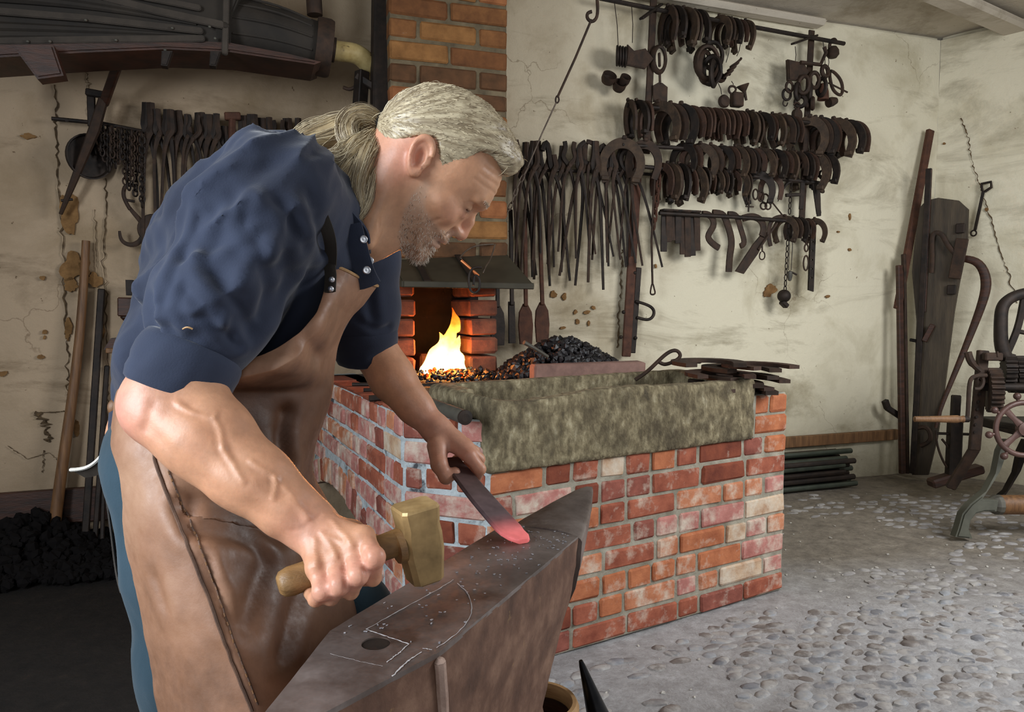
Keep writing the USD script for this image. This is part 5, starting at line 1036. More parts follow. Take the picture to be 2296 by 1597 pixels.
wc = mp(2296, 962, -.10); wa = nrm(-FW + RT * -.12); wx = nrm(np.cross(Z, wa)); wy = np.cross(wa, wx); R_ = .125
hw = obj('handwheel', tube([wc + wx * R_ * math.cos(t) + wy * R_ * math.sin(t) for t in np.arange(40) * math.pi / 20], .013, 10, closed=True), M['machine_brown'], mc, smooth=60)
for k in range(4):
    t = .75 + k * math.pi / 2; obj('spoke', tube([wc + (wx * math.cos(t) + wy * math.sin(t)) * q for q in (.02, .06, .12)], [.020, .013, .017], 8, flat=.6, up=wa), M['machine_brown'], hw, smooth=40)
obj('hub', lathe([(.002, -.02), (.03, -.02), (.032, .018), (.012, .022), (.002, .022)], 18, wc, wa), M['machine_brown'], hw, smooth=30)
for k in range(8):
    t = .2 + k * math.pi / 4; d = wx * math.cos(t) + wy * math.sin(t); obj('knob', cat(ball(wc + d * (R_ + .033), .017, 2), tube([wc + d * R_, wc + d * (R_ + .03)], .008, 8)), M['machine_brown'], hw, smooth=True)
obj('wheel_shaft', tube([wc, wc - wa * .25], .018, 10), M['rust_dark'], mc)

# ================================================================== SMALL THINGS ON THE FORGE
q0 = FR + FD * .10 - FN * .30
for k in range(9):
    an = -.35 + .22 * math.sin(k * 2.1); x = nrm(FD * math.cos(an) + FN * math.sin(an)); z_ = nrm(np.cross(Z, x)); c = q0 + FD * (.07 * math.sin(k * 1.7) + .03) + Z * (TOP + .012 + .0135 * k) - z_ * (-.10) + FN * .03 * math.sin(k * 2.9)
    shoe(2 if k % 2 else 0, f'{ORD[k]} big flat horseshoe from the bottom of the pile on the forge corner', 'horseshoes piled on the forge', M4(c, x * 1.5, Z * 1.0, -np.cross(x, Z) * -1.35 if False else np.cross(x, Z) * 1.5))
T = thing('loop_tongs', 'thin bent rod with a looped handle resting across the stone trough', 'rod', base=P(1470, 820, 3.0))
obj('rod', tube(spline([P(1424, 852, 2.93), P(1450, 834, 2.93), P(1480, 806, 2.93), P(1502, 789, 2.93), P(1518, 787, 2.93), P(1525, 798, 2.93), P(1512, 810, 2.93), P(1490, 817, 2.93), P(1478, 812, 2.93)], 44), .0075, 8), M['rust'], T, smooth=40)
def ht(x, y, dz=.02): return atz(x, y, TOP + dz)
for k, (p0, p1, r_) in enumerate([((790, 862), (900, 862), .008), ((815, 875), (905, 872), .008), ((828, 894), (890, 890), .012), ((905, 868), (985, 862), .010), ((930, 878), (1000, 868), .008)]):
    single('iron_rod', tube([ht(*p0, r_ + .004), ht(*p1, r_ + .006)], r_, 8), M['rust_dark'], f'{ORD[k]} dark iron rod lying on the hearth behind the forearm, counting from the sleeve', 'rod', group='iron rods on the hearth', smooth=40)
T = thing('hot_chisel', 'grey round tool handle lying on the forge corner beside the trough', 'tool', base=ht(1000, 915)); a, b = ht(955, 902, .03), ht(1042, 936, .024)
obj('shank', tube([a, b], [.020, .021], 14), M['iron_grey'], T, smooth=40); obj('end_ring', lathe([(.012, -.004), (.022, -.002), (.022, .006), (.012, .008)], 16, b, nrm(b - a)), M['rust_dark'], T); obj('block', bar(ht(936, 886, .03), ht(990, 886, .03), .06, .055, .008), M['wood_brown'], T)
T = thing('poker_tip', 'pale-tipped poker stuck into the coal heap', 'poker', base=P(1180, 775, 3.3)); obj('rod', tube([P(1175, 768, 3.30), P(1200, 782, 3.34), P(1228, 800, 3.4)], [.010, .008, .008], 8), M['iron_grey'], T, smooth=40)
# ================================================================== ANVIL
AZ = 0.76
M['anvil_top'] = surf('anvil_face', [(.3, srgb(92, 82, 78)), (.5, srgb(118, 107, 102)), (.7, srgb(146, 136, 132))], scale=9, rough=.36, metal=.45, bump=.12, bscale=120, bdist=.0006, rough2=.55, stretch=(1, 1, 1), spots=srgb(78, 62, 54), spot_scale=5, spot_range=(.5, .66))
M['anvil_side'] = surf('anvil_side_rust', [(.3, srgb(74, 50, 38)), (.5, srgb(104, 74, 58)), (.72, srgb(140, 108, 88))], scale=16, rough=.7, metal=.2, bump=.6, bscale=70, bdist=.003, stretch=(1, 1, .8), spots=srgb(150, 120, 78), spot_scale=30, spot_range=(.64, .76))
def ap(x, y, z=AZ): return atz(x, y, z)
anvil = thing('anvil', 'big brown iron anvil with a long horn and chalk lines on its worn face', 'anvil', base=(-.06, 1.0, 0.0))
heelL, heelR, sideL, sideR, frontL, frontR, tip = ap(560, 1640), ap(650, 1640), ap(740, 1415), ap(985, 1462), ap(1140, 1170), ap(1296, 1203), ap(1322, 1104) + Z * .012
AX = nrm((frontR - sideR) * [1, 1, 0]); AN = np.array([AX[1], -AX[0], 0])                                     # along the anvil, out of its visible side


def ring_at(z, pts): return [np.array([p[0], p[1], z]) for p in pts]
def loft(rings, close=True):
    n = len(rings[0]); v = np.vstack(rings); f = []
    for k in range(len(rings) - 1):
        for i in range(n): j = (i + 1) % n; f += [[k * n + i, k * n + j, (k + 1) * n + j], [k * n + i, (k + 1) * n + j, (k + 1) * n + i]]
    v = np.vstack([v, np.mean(rings[0], 0), np.mean(rings[-1], 0)]); a = len(v) - 2
    for i in range(n): j = (i + 1) % n; f += [[a, j, i], [a + 1, (len(rings) - 1) * n + i, (len(rings) - 1) * n + j]]
    return v, np.array(f)
def shift(p, a, n_): return np.asarray(p) + AX * a + AN * n_
# body below the face: face slab and tapering waist, foot
def outline(ins_a0, ins_a1, insL, insR, z):
    return ring_at(z, [shift(sideR, ins_a0, -insR), shift(frontR, -ins_a1, -insR), shift(frontL, -ins_a1, insL), shift(sideL, ins_a0, insL)])
body = loft([outline(0, 0, 0, 0, AZ - .004), outline(.004, 0.004, .002, .002, AZ - .05), outline(.02, .02, .012, .006, AZ - .10), outline(.04, .05, .03, .020, AZ - .18), outline(.05, .085, .035, .028, AZ - .26), outline(.04, .08, .03, .022, AZ - .30), outline(-.01, .03, -.01, -.02, AZ - .335), outline(-.02, .02, -.015, -.025, AZ - .40)])
def fine(m, h=.014, amp=.0016, sc=26, keep_top=True):
    v, f = trimesh.remesh.subdivide_to_size(np.asarray(m[0], float), np.asarray(m[1]), h); t = trimesh.Trimesh(v, f, process=True); nn = t.vertex_normals; d = amp * (fbm(t.vertices * sc, 3, 5) - .5) * 2
    return np.array(t.vertices) + nn * d[:, None], np.array(t.faces)
obj('body', fine(body), M['anvil_side'], anvil, smooth=35)
# face plate, slightly uneven, with round hole
face2 = Polygon([p[:2] for p in (heelL, sideL, frontL, frontR, sideR, heelR)]); hole = ap(843, 1443)
fp_ = face2.difference(shapely.Point(hole[:2]).buffer(.0165, 24))
fm = trimesh.creation.extrude_polygon(fp_, .006, engine='earcut'); fm.apply_translation((0, 0, AZ - .006))
obj('face', fine((fm.vertices, fm.faces), .016, .0007, 40), M['anvil_top'], anvil, smooth=35)
obj('hole_wall', lathe([(.0168, 0), (.0168, -.08), (.001, -.08)], 24, hole * [1, 1, 0] + Z * (AZ - .0015), Z), M['rust_dark'], anvil, smooth=40)
heel = loft([[p + Z * z for p in (heelR, sideR, sideL, heelL)] for z in (-.0055,)] + [[heelR - Z * .055, shift(sideR, .01, -.004) - Z * .12, shift(sideL, .01, .01) - Z * .12, heelL - Z * .055]])
obj('heel', fine(heel), M['anvil_side'], anvil, smooth=35)
M['worn_edge'] = two('worn_pale_edge', (132, 104, 90), (178, 152, 138), scale=30, rough=.6, metal=.15, bump=.5, bscale=90)
# ridge where the heel meets the side
obj('corner_ridge', fine(bar(shift(sideR, -.002, .0015) - Z * .006, shift(sideR, .030, -.006) - Z * .20, .013, .012, .004, up=AN), .01, .002), M['worn_edge'], anvil, smooth=40, label='pale worn vertical edge')
hr = []
for t in np.linspace(0, 1, 14):
    c = ((frontL + frontR) / 2) * (1 - t) + tip * t; w = (np.linalg.norm(frontR - frontL) / 2 * .92) * (1 - t) ** .80 + .006; dep = .115 * (1 - t) ** .85 + .008; a = np.linspace(0, 2 * math.pi, 22, endpoint=False); lat = nrm(np.cross(nrm((tip - (frontL + frontR) / 2) * [1, 1, 0]), Z))
    zz = np.where(np.sin(a) > 0, .016 * (1 - t) ** .5 * np.sin(a), dep * 1.25 * np.sin(a)); hr.append(c - Z * .014 * (1 - t) + lat * (w * np.cos(a))[:, None] + Z * zz[:, None])
obj('horn', fine(loft(hr), .014, .0012), M['anvil_top'], anvil, smooth=50)
M['chalk'] = usdkit.material(stage, '/World/Looks/chalk', {'p': ('principled_bsdf', {'base_color': srgb(176, 172, 172), 'roughness': .95})}, surface='p.BSDF')
for pts, w in [([(822, 1411), (900, 1367), (1000, 1311), (1016, 1300)], .0011), ([(822, 1412), (870, 1428), (917, 1444)], .0011), ([(917, 1444), (895, 1464), (868, 1484)], .0011), ([(1026, 1308), (1047, 1330), (1057, 1356), (1055, 1380), (1040, 1405), (1010, 1432), (980, 1452)], .0009), ([(946, 1462), (915, 1482), (880, 1516)], .0016), ([(740, 1466), (800, 1482), (858, 1494)], .0003), ([(948, 1454), (970, 1457)], .0009)]:
    w = w * .7; q = np.array([ap(x, y, AZ + .0006) for x, y in pts]); q = spline(q, 30) if len(pts) > 3 else np.stack([np.interp(np.linspace(0, 1, 20), np.linspace(0, 1, len(q)), q[:, i]) for i in range(3)], 1)
    q[:, :2] += rng.normal(0, .0004, (len(q), 2)); obj('chalk_line', tube(q, w * rng.uniform(.4, 1.3, len(q)), 5, flat=.4, up=Z), M['chalk'], anvil)
sc_, r = [], np.random.default_rng(31)
for k in range(260):
    u, w = r.uniform(0, 1), r.uniform(.05, .97); p = (sideL * (1 - w) + sideR * w) * (1 - u) + (frontL * (1 - w) + frontR * w) * u
    if r.uniform() > .25 + .75 * u ** 2: continue
    sc_.append(xf(cbox((r.uniform(.0015, .005), r.uniform(.001, .0028), .0008), .0002), p + Z * .0008, (math.cos(k), math.sin(k), 0), (-math.sin(k), math.cos(k), 0)))
M['scale'] = two('forge_scale', (130, 130, 136), (190, 190, 196), scale=60, rough=.4, metal=.4)
single('forge_scale', cat(*sc_), M['scale'], 'grey flakes of hammer scale scattered over the anvil face', 'scale flakes', kind='stuff')
stump = thing('anvil_stump', 'dark wooden block under the anvil', 'anvil block', base=(-.04, 1.02, 0))
c = (sideR + frontL + sideL + frontR) / 4; obj('block', lathe([(.002, 0), (.30, 0), (.30, .10), (.285, .355), (.002, .356)], 30, (c[0], c[1], 0), Z), M['wood_dark'], stump, smooth=30); obj('iron_band', lathe([(.288, .27), (.296, .27), (.294, .31), (.286, .31)], 30, (c[0], c[1], 0), Z), M['rust_dark'], stump, smooth=30)
# tool tip and wooden hoop beside the anvil
M['black_steel'] = two('black_steel', (26, 26, 28), (46, 46, 48), scale=12, rough=.3, metal=.85, bump=.1, bscale=60)
tp = P(1302, 1482, 1.52); tb = P(1352, 1640, 1.55); dv = nrm(tb - tp)
T = thing('mandrel_cone', 'tapering black steel mandrel cone with a pointed tip standing beside the anvil', 'mandrel', base=tb * [1, 1, 0])
Lm = 0.44; obj('cone', tube([tp + dv * q for q in (0, .012, .10, .2, Lm)], [.004, .0065, .019, .034, .064], 20), M['black_steel'], T, smooth=50)
ft = tp + dv * Lm; obj('foot_block', xf(cbox((.16, .16, max(.02, ft[2] - .0)), .01), ft * [1, 1, .5]), M['wood_dark'], T)
hc = P(1204, 1612, 1.50); T = thing('wooden_hoop', 'bent light wooden tub rim on the ground behind the anvil', 'tub', base=hc * [1, 1, 0]); a = np.arange(40) * math.pi / 20
M['hoop'] = two('pale_bent_wood', (140, 104, 66), (184, 146, 100), scale=10, stretch=(1, 1, 6), rough=.6, bump=.3)
for k, zz in enumerate((.02, -.10)): obj('hoop', tube([hc + np.array([.075 * math.cos(t), .075 * math.sin(t), zz]) for t in a], .010, 8, closed=True, flat=2.0), M['hoop'], T, smooth=40)
obj('tub', lathe([(.002, .0), (.066, .0), (.072, hc[2] + .01), (.066, hc[2] + .01), (.060, .02), (.002, .02)], 36, hc * [1, 1, 0], Z), M['wood_dark'], T, smooth=30)
# ================================================================== THE BLACKSMITH
def smin(a, b, k): 
    h = np.maximum(k - np.abs(a - b), 0) / k; return np.minimum(a, b) - h * h * k * .25
def smax(a, b, k): return -smin(-a, -b, k)
def cap(p, a, b, ra, rb=None):
    a, b = np.asarray(a, float), np.asarray(b, float); rb = ra if rb is None else rb; ab = b - a; t = np.clip(((p - a) @ ab) / max(ab @ ab, 1e-12), 0, 1)
    return np.linalg.norm(p - a - t[:, None] * ab, axis=1) - (ra + (rb - ra) * t)
def ell(p, c, r, B=None):
    q = (p - np.asarray(c)) if B is None else (p - np.asarray(c)) @ np.asarray(B).T
    q = q / np.asarray(r); k = np.linalg.norm(q, axis=1); return (k - 1) * min(r)
def chain(p, js, k=.006):
    d = None
    for (a, ra), (b, rb) in zip(js[:-1], js[1:]): e = cap(p, a, b, ra, rb); d = e if d is None else smin(d, e, k)
    return d


def crease(v, f, lines, vis_n=None):
    """Presses folds (positive depth) or raises veins and seams (negative) along picture lines into the side of a mesh that faces the camera."""
    n = np.array(trimesh.Trimesh(v, f, process=False).vertex_normals); facing = np.einsum('ij,ij->i', n, CAM - v) > 0; pv = proj(v[facing]); kd_ = cKDTree(pv[:, :2]); src = v[facing]; out = np.zeros(len(v))
    for pts, w_, dep in lines:
        pp = spline(np.array([[x, y, 0.0] for x, y in pts]), max(12, 8 * len(pts)))[:, :2]; q = []
        for x, y in pp: k = kd_.query([x, y], k=6)[1]; q.append(src[k[np.argmin(pv[k, 2])]])
        q = np.array(q); k3 = np.r_[q[:1], q[:1], q, q[-1:], q[-1:]]; q = (k3[:-4] + k3[1:-3] + k3[2:-2] + k3[3:-1] + k3[4:]) / 5; d = cKDTree(np.stack([np.interp(np.linspace(0, 1, 8 * len(q)), np.linspace(0, 1, len(q)), q[:, k]) for k in range(3)], 1)).query(v)[0]
        fall = np.exp(-(d / w_) ** 2); out += dep * fall - .2 * dep * np.exp(-((d - 2.1 * w_) / w_) ** 2)
    return v - n * out[:, None]


def skin_mat():
    n = {'a': ('attribute', {'attribute': 'tint'}), 'g': ('geometry', {}), 'n': ('noise_texture', {'scale': 55, 'detail': 5, 'roughness': .65}), 'mr': ('map_range', {'from_min': .3, 'from_max': .7, 'to_min': .86, 'to_max': 1.1, 'clamp': True}), 'n2': ('noise_texture', {'scale': 9, 'detail': 3}), 'm2': ('map_range', {'from_min': .35, 'from_max': .65, 'to_max': .35, 'clamp': True}), 'red': ('mix', {'mix_type': 'multiply', 'color2': (1.0, .80, .74)}),
         'mx': ('mix', {'mix_type': 'multiply', 'fac': 1.0}), 'b': ('noise_texture', {'scale': 240, 'detail': 4}), 'bp': ('bump', {'strength': .18, 'distance': .0015}), 'p': ('principled_bsdf', {'roughness': .46, 'subsurface_weight': .12, 'subsurface_radius': (1, .35, .18), 'subsurface_scale': .006, 'specular_ior_level': .45})}
    l = [('g.position', 'n.vector'), ('n.fac', 'mr.value'), ('g.position', 'n2.vector'), ('n2.fac', 'm2.value'), ('m2.result', 'red.fac'), ('a.color', 'red.color1'), ('red.color', 'mx.color1'), ('mr.result', 'mx.color2'), ('mx.color', 'p.base_color'), ('g.position', 'b.vector'), ('b.fac', 'bp.height'), ('bp.normal', 'p.normal')]
    return usdkit.material(stage, '/World/Looks/skin', n, l, surface='p.BSDF')


M['skin'] = skin_mat()
def cloth(name, a, b, weave=420):
    n = {'g': ('geometry', {}), 'n': ('noise_texture', {'scale': 5, 'detail': 5}), 'r': ('rgb_ramp', {'ramp': [(.3, srgb(*a)), (.7, srgb(*b))]}), 'b': ('noise_texture', {'scale': weave, 'detail': 2}), 'b2': ('noise_texture', {'scale': 16, 'detail': 4}), 'ad': ('math', {'math_type': 'multiply_add', 'value2': .25}), 'bp': ('bump', {'strength': .35, 'distance': .003}), 'p': ('principled_bsdf', {'roughness': .85, 'sheen_weight': .25, 'sheen_roughness': .4, 'specular_ior_level': .2})}
    return usdkit.material(stage, '/World/Looks/' + name, n, [('g.position', 'n.vector'), ('n.fac', 'r.fac'), ('r.color', 'p.base_color'), ('g.position', 'b.vector'), ('b.fac', 'ad.value1'), ('g.position', 'b2.vector'), ('b2.fac', 'ad.value3'), ('ad.value', 'bp.height'), ('bp.normal', 'p.normal')], surface='p.BSDF')
SK_ = 1
M['shirt'] = cloth('navy_cotton', (34, 38, 51), (48, 55, 73))
M['trousers'] = cloth('blue_green_workcloth', (30, 48, 58), (46, 66, 78))
M['apron'] = usdkit.material(stage, '/World/Looks/brown_apron_leather', {'g': ('geometry', {}), 'a': ('attribute', {'attribute': 'tint'}), 'n': ('noise_texture', {'scale': 5, 'detail': 8, 'roughness': .62}), 'r': ('rgb_ramp', {'ramp': [(.28, srgb(98, 68, 50)), (.5, srgb(138, 100, 76)), (.74, srgb(168, 132, 106))]}), 's': ('noise_texture', {'scale': 7, 'detail': 7, 'roughness': .65}), 'sr': ('map_range', {'from_min': .58, 'from_max': .74, 'to_max': .7, 'clamp': True}), 'sx': ('mix', {'color2': srgb(90, 64, 48)}), 'mx': ('mix', {'mix_type': 'multiply', 'fac': 1.0}),
    'b': ('noise_texture', {'scale': 60, 'detail': 8, 'roughness': .65}), 'rr': ('map_range', {'from_min': .3, 'from_max': .7, 'to_min': .42, 'to_max': .66, 'clamp': True}), 'bp': ('bump', {'strength': .35, 'distance': .002}), 'p': ('principled_bsdf', {'specular_ior_level': .45})},
    [('g.position', 'n.vector'), ('n.fac', 'r.fac'), ('g.position', 's.vector'), ('s.fac', 'sr.value'), ('sr.result', 'sx.fac'), ('r.color', 'sx.color1'), ('sx.color', 'mx.color1'), ('a.color', 'mx.color2'), ('mx.color', 'p.base_color'), ('g.position', 'b.vector'), ('b.fac', 'bp.height'), ('bp.normal', 'p.normal'), ('b.fac', 'rr.value'), ('rr.result', 'p.roughness')], surface='p.BSDF')
M['apron_dark'] = two('dark_apron_seam', (62, 42, 30), (96, 68, 50), scale=20, rough=.7, bump=.3)
M['white_edge'] = two('pale_cut_leather', (170, 166, 158), (206, 202, 194), scale=20, rough=.8)
M['steel_button'] = usdkit.material(stage, '/World/Looks/steel_button', {'p': ('principled_bsdf', {'base_color': (.55, .57, .62), 'metallic': .9, 'roughness': .3})}, surface='p.BSDF')

man = thing('person', 'bearded man with grey ponytail in navy shirt and leather apron hammering at the anvil', 'person', base=atz(600, 2400, 0) * [1, 1, 0])

# ---------------------------------------------------------------- head
HO = P(940, 372, 1.17); HF = nrm(RT * .72 - UP * .69); HU = nrm(RT * .69 + UP * .72); HS = np.cross(HU, HF); HS = HS if HS @ FW < 0 else -HS       # forward, up, towards his right ear
HS = nrm(CAM - HO); HF = nrm(HF - HS * (HF @ HS)); HU = nrm(HU - HS * (HU @ HS) - HF * (HU @ HF)); HB = np.stack([HF, HU, HS])
def hl(p): return (p - HO) @ HB.T
def hw_(q): return HO + np.asarray(q, float) @ HB
def fu(px, py):                                                     # picture point -> forward, up in the head's middle plane
    q = hl(onpl(px, py, HO, HS)); return q[0], q[1]
from scipy.ndimage import gaussian_filter, map_coordinates
G0, GH, GN = -.16, .001, 340


def table(poly, sig):
    g = G0 + GH * np.arange(GN); X, Y = np.meshgrid(g, g, indexing='ij'); pg = Polygon(poly).buffer(0); P_ = shapely.points(X.ravel(), Y.ravel())
    d = shapely.distance(pg.exterior, P_); d = np.where(shapely.contains(pg, P_), d, -d).reshape(GN, GN); return gaussian_filter(d, sig)
def look(T, f, u): return map_coordinates(T, [(f - G0) / GH, (u - G0) / GH], order=1, mode='nearest')


FACE = [(.100, .086), (.109, .072), (.1155, .056), (.119, .042), (.1195, .030), (.1165, .019), (.1095, .009), (.1075, -.004), (.107, -.02), (.1065, -.036), (.1085, -.044), (.1115, -.052), (.1125, -.058), (.109, -.0635), (.1035, -.066), (.107, -.072), (.105, -.0785), (.1, -.083), (.1025, -.092), (.1025, -.102), (.096, -.110), (.080, -.112), (.060, -.106), (.038, -.096), (.010, -.080), (-.02, -.055), (-.05, -.03), (-.075, -.005), (-.085, .03), (-.082, .06), (-.068, .088), (-.04, .112), (0, .127), (.04, .128), (.075, .113)]
HAIR = [(.104, .078), (.113, .084), (.118, .098), (.117, .115), (.102, .127), (.075, .136), (.045, .142), (.017, .143), (-.02, .135), (-.049, .121), (-.075, .098), (-.092, .066), (-.096, .037), (-.093, .012), (-.080, -.012), (-.055, -.04), (0, -.05), (.05, -.04), (.09, .03)]
REG = [(.13, .074), (.108, .079), (.088, .089), (.070, .092), (.050, .0775), (.0445, .045), (.034, .014), (.022, .020), (.008, .034), (-.009, .047), (-.030, .030), (-.056, -.0105), (-.075, -.024), (-.15, -.03), (-.15, .17), (.17, .17)]
TF, TH, TR = table(FACE, 1.5), table(HAIR, 2.0), table(REG, 2.5)


def head_sdf(p):
    q = hl(p); f, u, s = q[:, 0], q[:, 1], q[:, 2]; a = np.abs(s); qa = np.stack([f, u, a], 1)
    d = look(TF, f, u); W = np.interp(u, [-.12, -.10, -.06, -.02, .02, .06, .10], [.044, .050, .062, .069, .073, .076, .076]); W = W - .006 * np.clip((f - .04) / .06, 0, 1)
    R = np.interp(u, [-.11, -.06, 0, .05, .12], [.050, .058, .066, .078, .085])
    x = np.maximum((R - np.minimum(d, R)) / R, 0); o = (np.sqrt(x ** 2 + (s / W) ** 2 + 1e-9) - 1) * W * .9
    o = smin(o, cap(qa, (.110, .024, .006), (.098, .028, .040), .0085, .0075), .012)                 # brow
    o = smin(o, cap(qa, (.079, -.022, .050), (.060, -.016, .060), .012), .020)                      # cheekbone
    o = smin(o, ell(qa, (.022, -.066, .048), (.022, .024, .012)), .02)
    o = smax(o, -ell(qa, (.106, .006, .034), (.016, .011, .015)), .010)                             # eye socket
    o = smin(o, np.linalg.norm(qa - (.0885, .005, .0325), axis=1) - .0138, .003)                     # lidded eye
    o = smax(o, -cap(qa, (.1030, .0005, .024), (.0955, .0020, .0435), .0014), .0016)                # slit
    o = smin(o, cap(qa, (.099, -.008, .026), (.088, -.010, .046), .0035), .008)                     # bag under the eye
    nose = smin(cap(q, (.1065, .010, 0), (.1155, -.010, 0), .0068, .0080), cap(q, (.1155, -.010, 0), (.1185, -.0315, 0), .0080, .0118), .006)
    nose = smin(nose, ell(qa, (.1085, -.0345, .0125), (.012, .0085, .0072)), .006); nose = smax(nose, -cap(qa, (.1135, -.0455, .0065), (.112, -.038, .0065), .0036), .002)
    o = smin(o, nose, .008)
    o = smin(o, cap(qa, (.1075, -.0595, 0), (.0935, -.0625, .023), .0052, .003), .004); o = smin(o, cap(qa, (.1035, -.0715, 0), (.091, -.0675, .022), .0056, .003), .004)
    o = smax(o, -cap(qa, (.1095, -.0658, 0), (.0945, -.0650, .0235), .0030, .0012), .002)
    o = smin(o, np.linalg.norm(q - (.086, -.0985, 0), axis=1) - .0165, .012)
    o = smax(o, -cap(qa, (.1035, -.036, .0215), (.089, -.064, .0335), .0022), .007)                  # fold beside the nose
    for k in range(3): o = o + .0009 * np.exp(-(np.maximum(cap(qa, (.084 - .002 * k, .006 - .005 * k, .050), (.066, .013 - .010 * k, .062), 0), 0) / .0024) ** 2)
    for k in range(3): o = o + .0009 * np.exp(-(np.maximum(np.abs(u - (.046 + .011 * k) - .004 * np.sin(a * 60)), 0) / .0026) ** 2) * (f > .07)
    for k in range(2): o = o + .0013 * np.exp(-(np.maximum(cap(qa, (.074 - .012 * k, -.036, .058), (.060 - .014 * k, -.074, .057), 0), 0) / .0034) ** 2)
    # ear
    ex, ez = nrm([-.33, .94]), nrm([.94, .33]); e = np.stack([f + .0085, u - .0125], 1); la, lb = e @ ex, e @ ez; out_ = a - (.0745 + .16 * np.maximum(-lb, -.01))
    rho = np.sqrt((la / .0285) ** 2 + (lb / (.0165 + .10 * np.clip(la, -.02, .03))) ** 2 + 1e-9)
    plate_ = np.maximum((rho - 1) * .017, np.abs(out_ - .003) - .0035); rim = np.sqrt(((rho - .9) * .018) ** 2 + (out_ - .008) ** 2) - .0036
    anti = np.sqrt(((rho - .55) * .018) ** 2 + (out_ - .0055) ** 2) - .0026; anti = np.maximum(anti, -(la + .012))
    ear = smin(smin(plate_, np.where(lb > .008, np.maximum(rim, -(la - .004)), rim), .003), anti, .003)
    ear = smin(ear, np.linalg.norm(np.stack([la + .0245, lb - .002, out_ - .003], 1), axis=1) - .0075, .004); ear = smin(ear, np.linalg.norm(np.stack([la + .006, lb - .012, out_ - .003], 1), axis=1) - .0052, .003)
    ear = smax(ear, -ell(np.stack([la + .004, lb - .001, out_ - .008], 1), (0, 0, 0), (.0125, .0068, .0085)), .003)
    o = smin(o, ear, .004)
    # neck
    n = cap(p, hw_((-.022, -.012, 0)), NB, .060, .068); n = smin(n, cap(p, hw_((.012, -.055, 0)), NF, .048, .050), .03)
    n = smin(n, cap(p, hw_((-.028, -.012, .050)), P(822, 540, 1.115), .016, .013), .022); n = smin(n, ell(p, P(868, 528, 1.165), (.02, .02, .02)), .03)
    for k in range(2): n = smax(n, -cap(p, P(868 - 16 * k, 520, 1.11), P(872 - 22 * k, 470, 1.095), .0012), .004)
    return smin(o, n, .022)


NB, NF = P(745, 490, 1.17), P(815, 520, 1.17)
def head_cols(v):
    q = hl(v); f, u, s = q.T; a = np.abs(s); c = np.tile(np.array([.53, .285, .165]), (len(v), 1))
    def blend(w, col): c[:] = c * (1 - np.clip(w, 0, 1)[:, None]) + np.array(col) * np.clip(w, 0, 1)[:, None]
    g = lambda c0, r: np.exp(-(((np.stack([f, u, a], 1) - c0) / r) ** 2).sum(1))
    blend(.75 * g((-.02, .0, .075), (.03, .04, .03)), (.62, .27, .19)); blend(.6 * g((.118, -.03, 0), (.02, .02, .02)), (.55, .22, .15)); blend(.45 * g((.08, -.02, .055), (.025, .02, .03)), (.56, .25, .16))
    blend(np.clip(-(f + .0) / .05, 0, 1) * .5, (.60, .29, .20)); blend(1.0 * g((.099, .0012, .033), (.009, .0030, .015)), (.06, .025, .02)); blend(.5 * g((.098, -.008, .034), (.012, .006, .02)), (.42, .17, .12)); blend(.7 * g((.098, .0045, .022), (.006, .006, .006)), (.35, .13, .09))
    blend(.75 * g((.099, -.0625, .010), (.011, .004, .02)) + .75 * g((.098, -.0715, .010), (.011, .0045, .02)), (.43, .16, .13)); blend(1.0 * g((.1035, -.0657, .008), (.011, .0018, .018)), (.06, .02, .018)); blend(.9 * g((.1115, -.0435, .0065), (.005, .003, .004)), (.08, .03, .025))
    blend(.42 * beard_w(v), (.40, .30, .23)); blend(.25 * g((.103, .029, .032), (.02, .006, .018)), (.34, .22, .14))
    return c


BEARD = [fu(x, y) for x, y in [(950, 402), (925, 430), (905, 470), (893, 520), (900, 560), (925, 590), (960, 600), (1000, 566), (1026, 545), (1034, 520), (1018, 512), (992, 512), (978, 500), (962, 480), (952, 455), (958, 428), (968, 408)]]
TB = table(BEARD, 4)
def beard_w(v):
    q = hl(v); return np.clip(look(TB, q[:, 0], q[:, 1]) / .006 + .35, 0, 1)
hlo = np.min([hw_((a, b, c)) for a in (-.11, .14) for b in (-.125, .135) for c in (-.1, .1)], axis=0); hhi = np.max([hw_((a, b, c)) for a in (-.11, .14) for b in (-.125, .135) for c in (-.1, .1)], axis=0); hlo = np.minimum(hlo, NB - .08); hlo[2] = min(hlo[2], NF[2] - .07)
hv, hf = surface_net(head_sdf, hlo, hhi, .0019)
sk = [(hv, hf, head_cols(hv))]

# ---------------------------------------------------------------- arms and hands
SKIN = np.array([.50, .262, .152])
def arm_cols(v, el, pink):
    c = np.tile(SKIN, (len(v), 1)); w = np.exp(-(np.linalg.norm(v - el, axis=1) / .045) ** 2)[:, None] * .75; c = c * (1 - w) + np.array([.60, .27, .22]) * w
    for q, r in pink: w = np.exp(-(np.linalg.norm(v - q, axis=1) / r) ** 2)[:, None] * .55; c = c * (1 - w) + np.array([.60, .30, .24]) * w
    return c
E1 = P(368, 890, .93); W1 = P(694, 1180, .895)
FING1 = [[(815, 1205, .868), (840, 1250, .838), (836, 1296, .856), (812, 1300, .886)], [(792, 1232, .862), (802, 1290, .832), (786, 1326, .852), (760, 1318, .882)], [(754, 1256, .858), (760, 1312, .828), (742, 1339, .848), (722, 1326, .876)], [(712, 1276, .852), (722, 1326, .830), (708, 1344, .846), (694, 1330, .868)]]
TH1 = [(735, 1185, .915), (790, 1195, .930), (838, 1222, .925), (846, 1258, .910)]
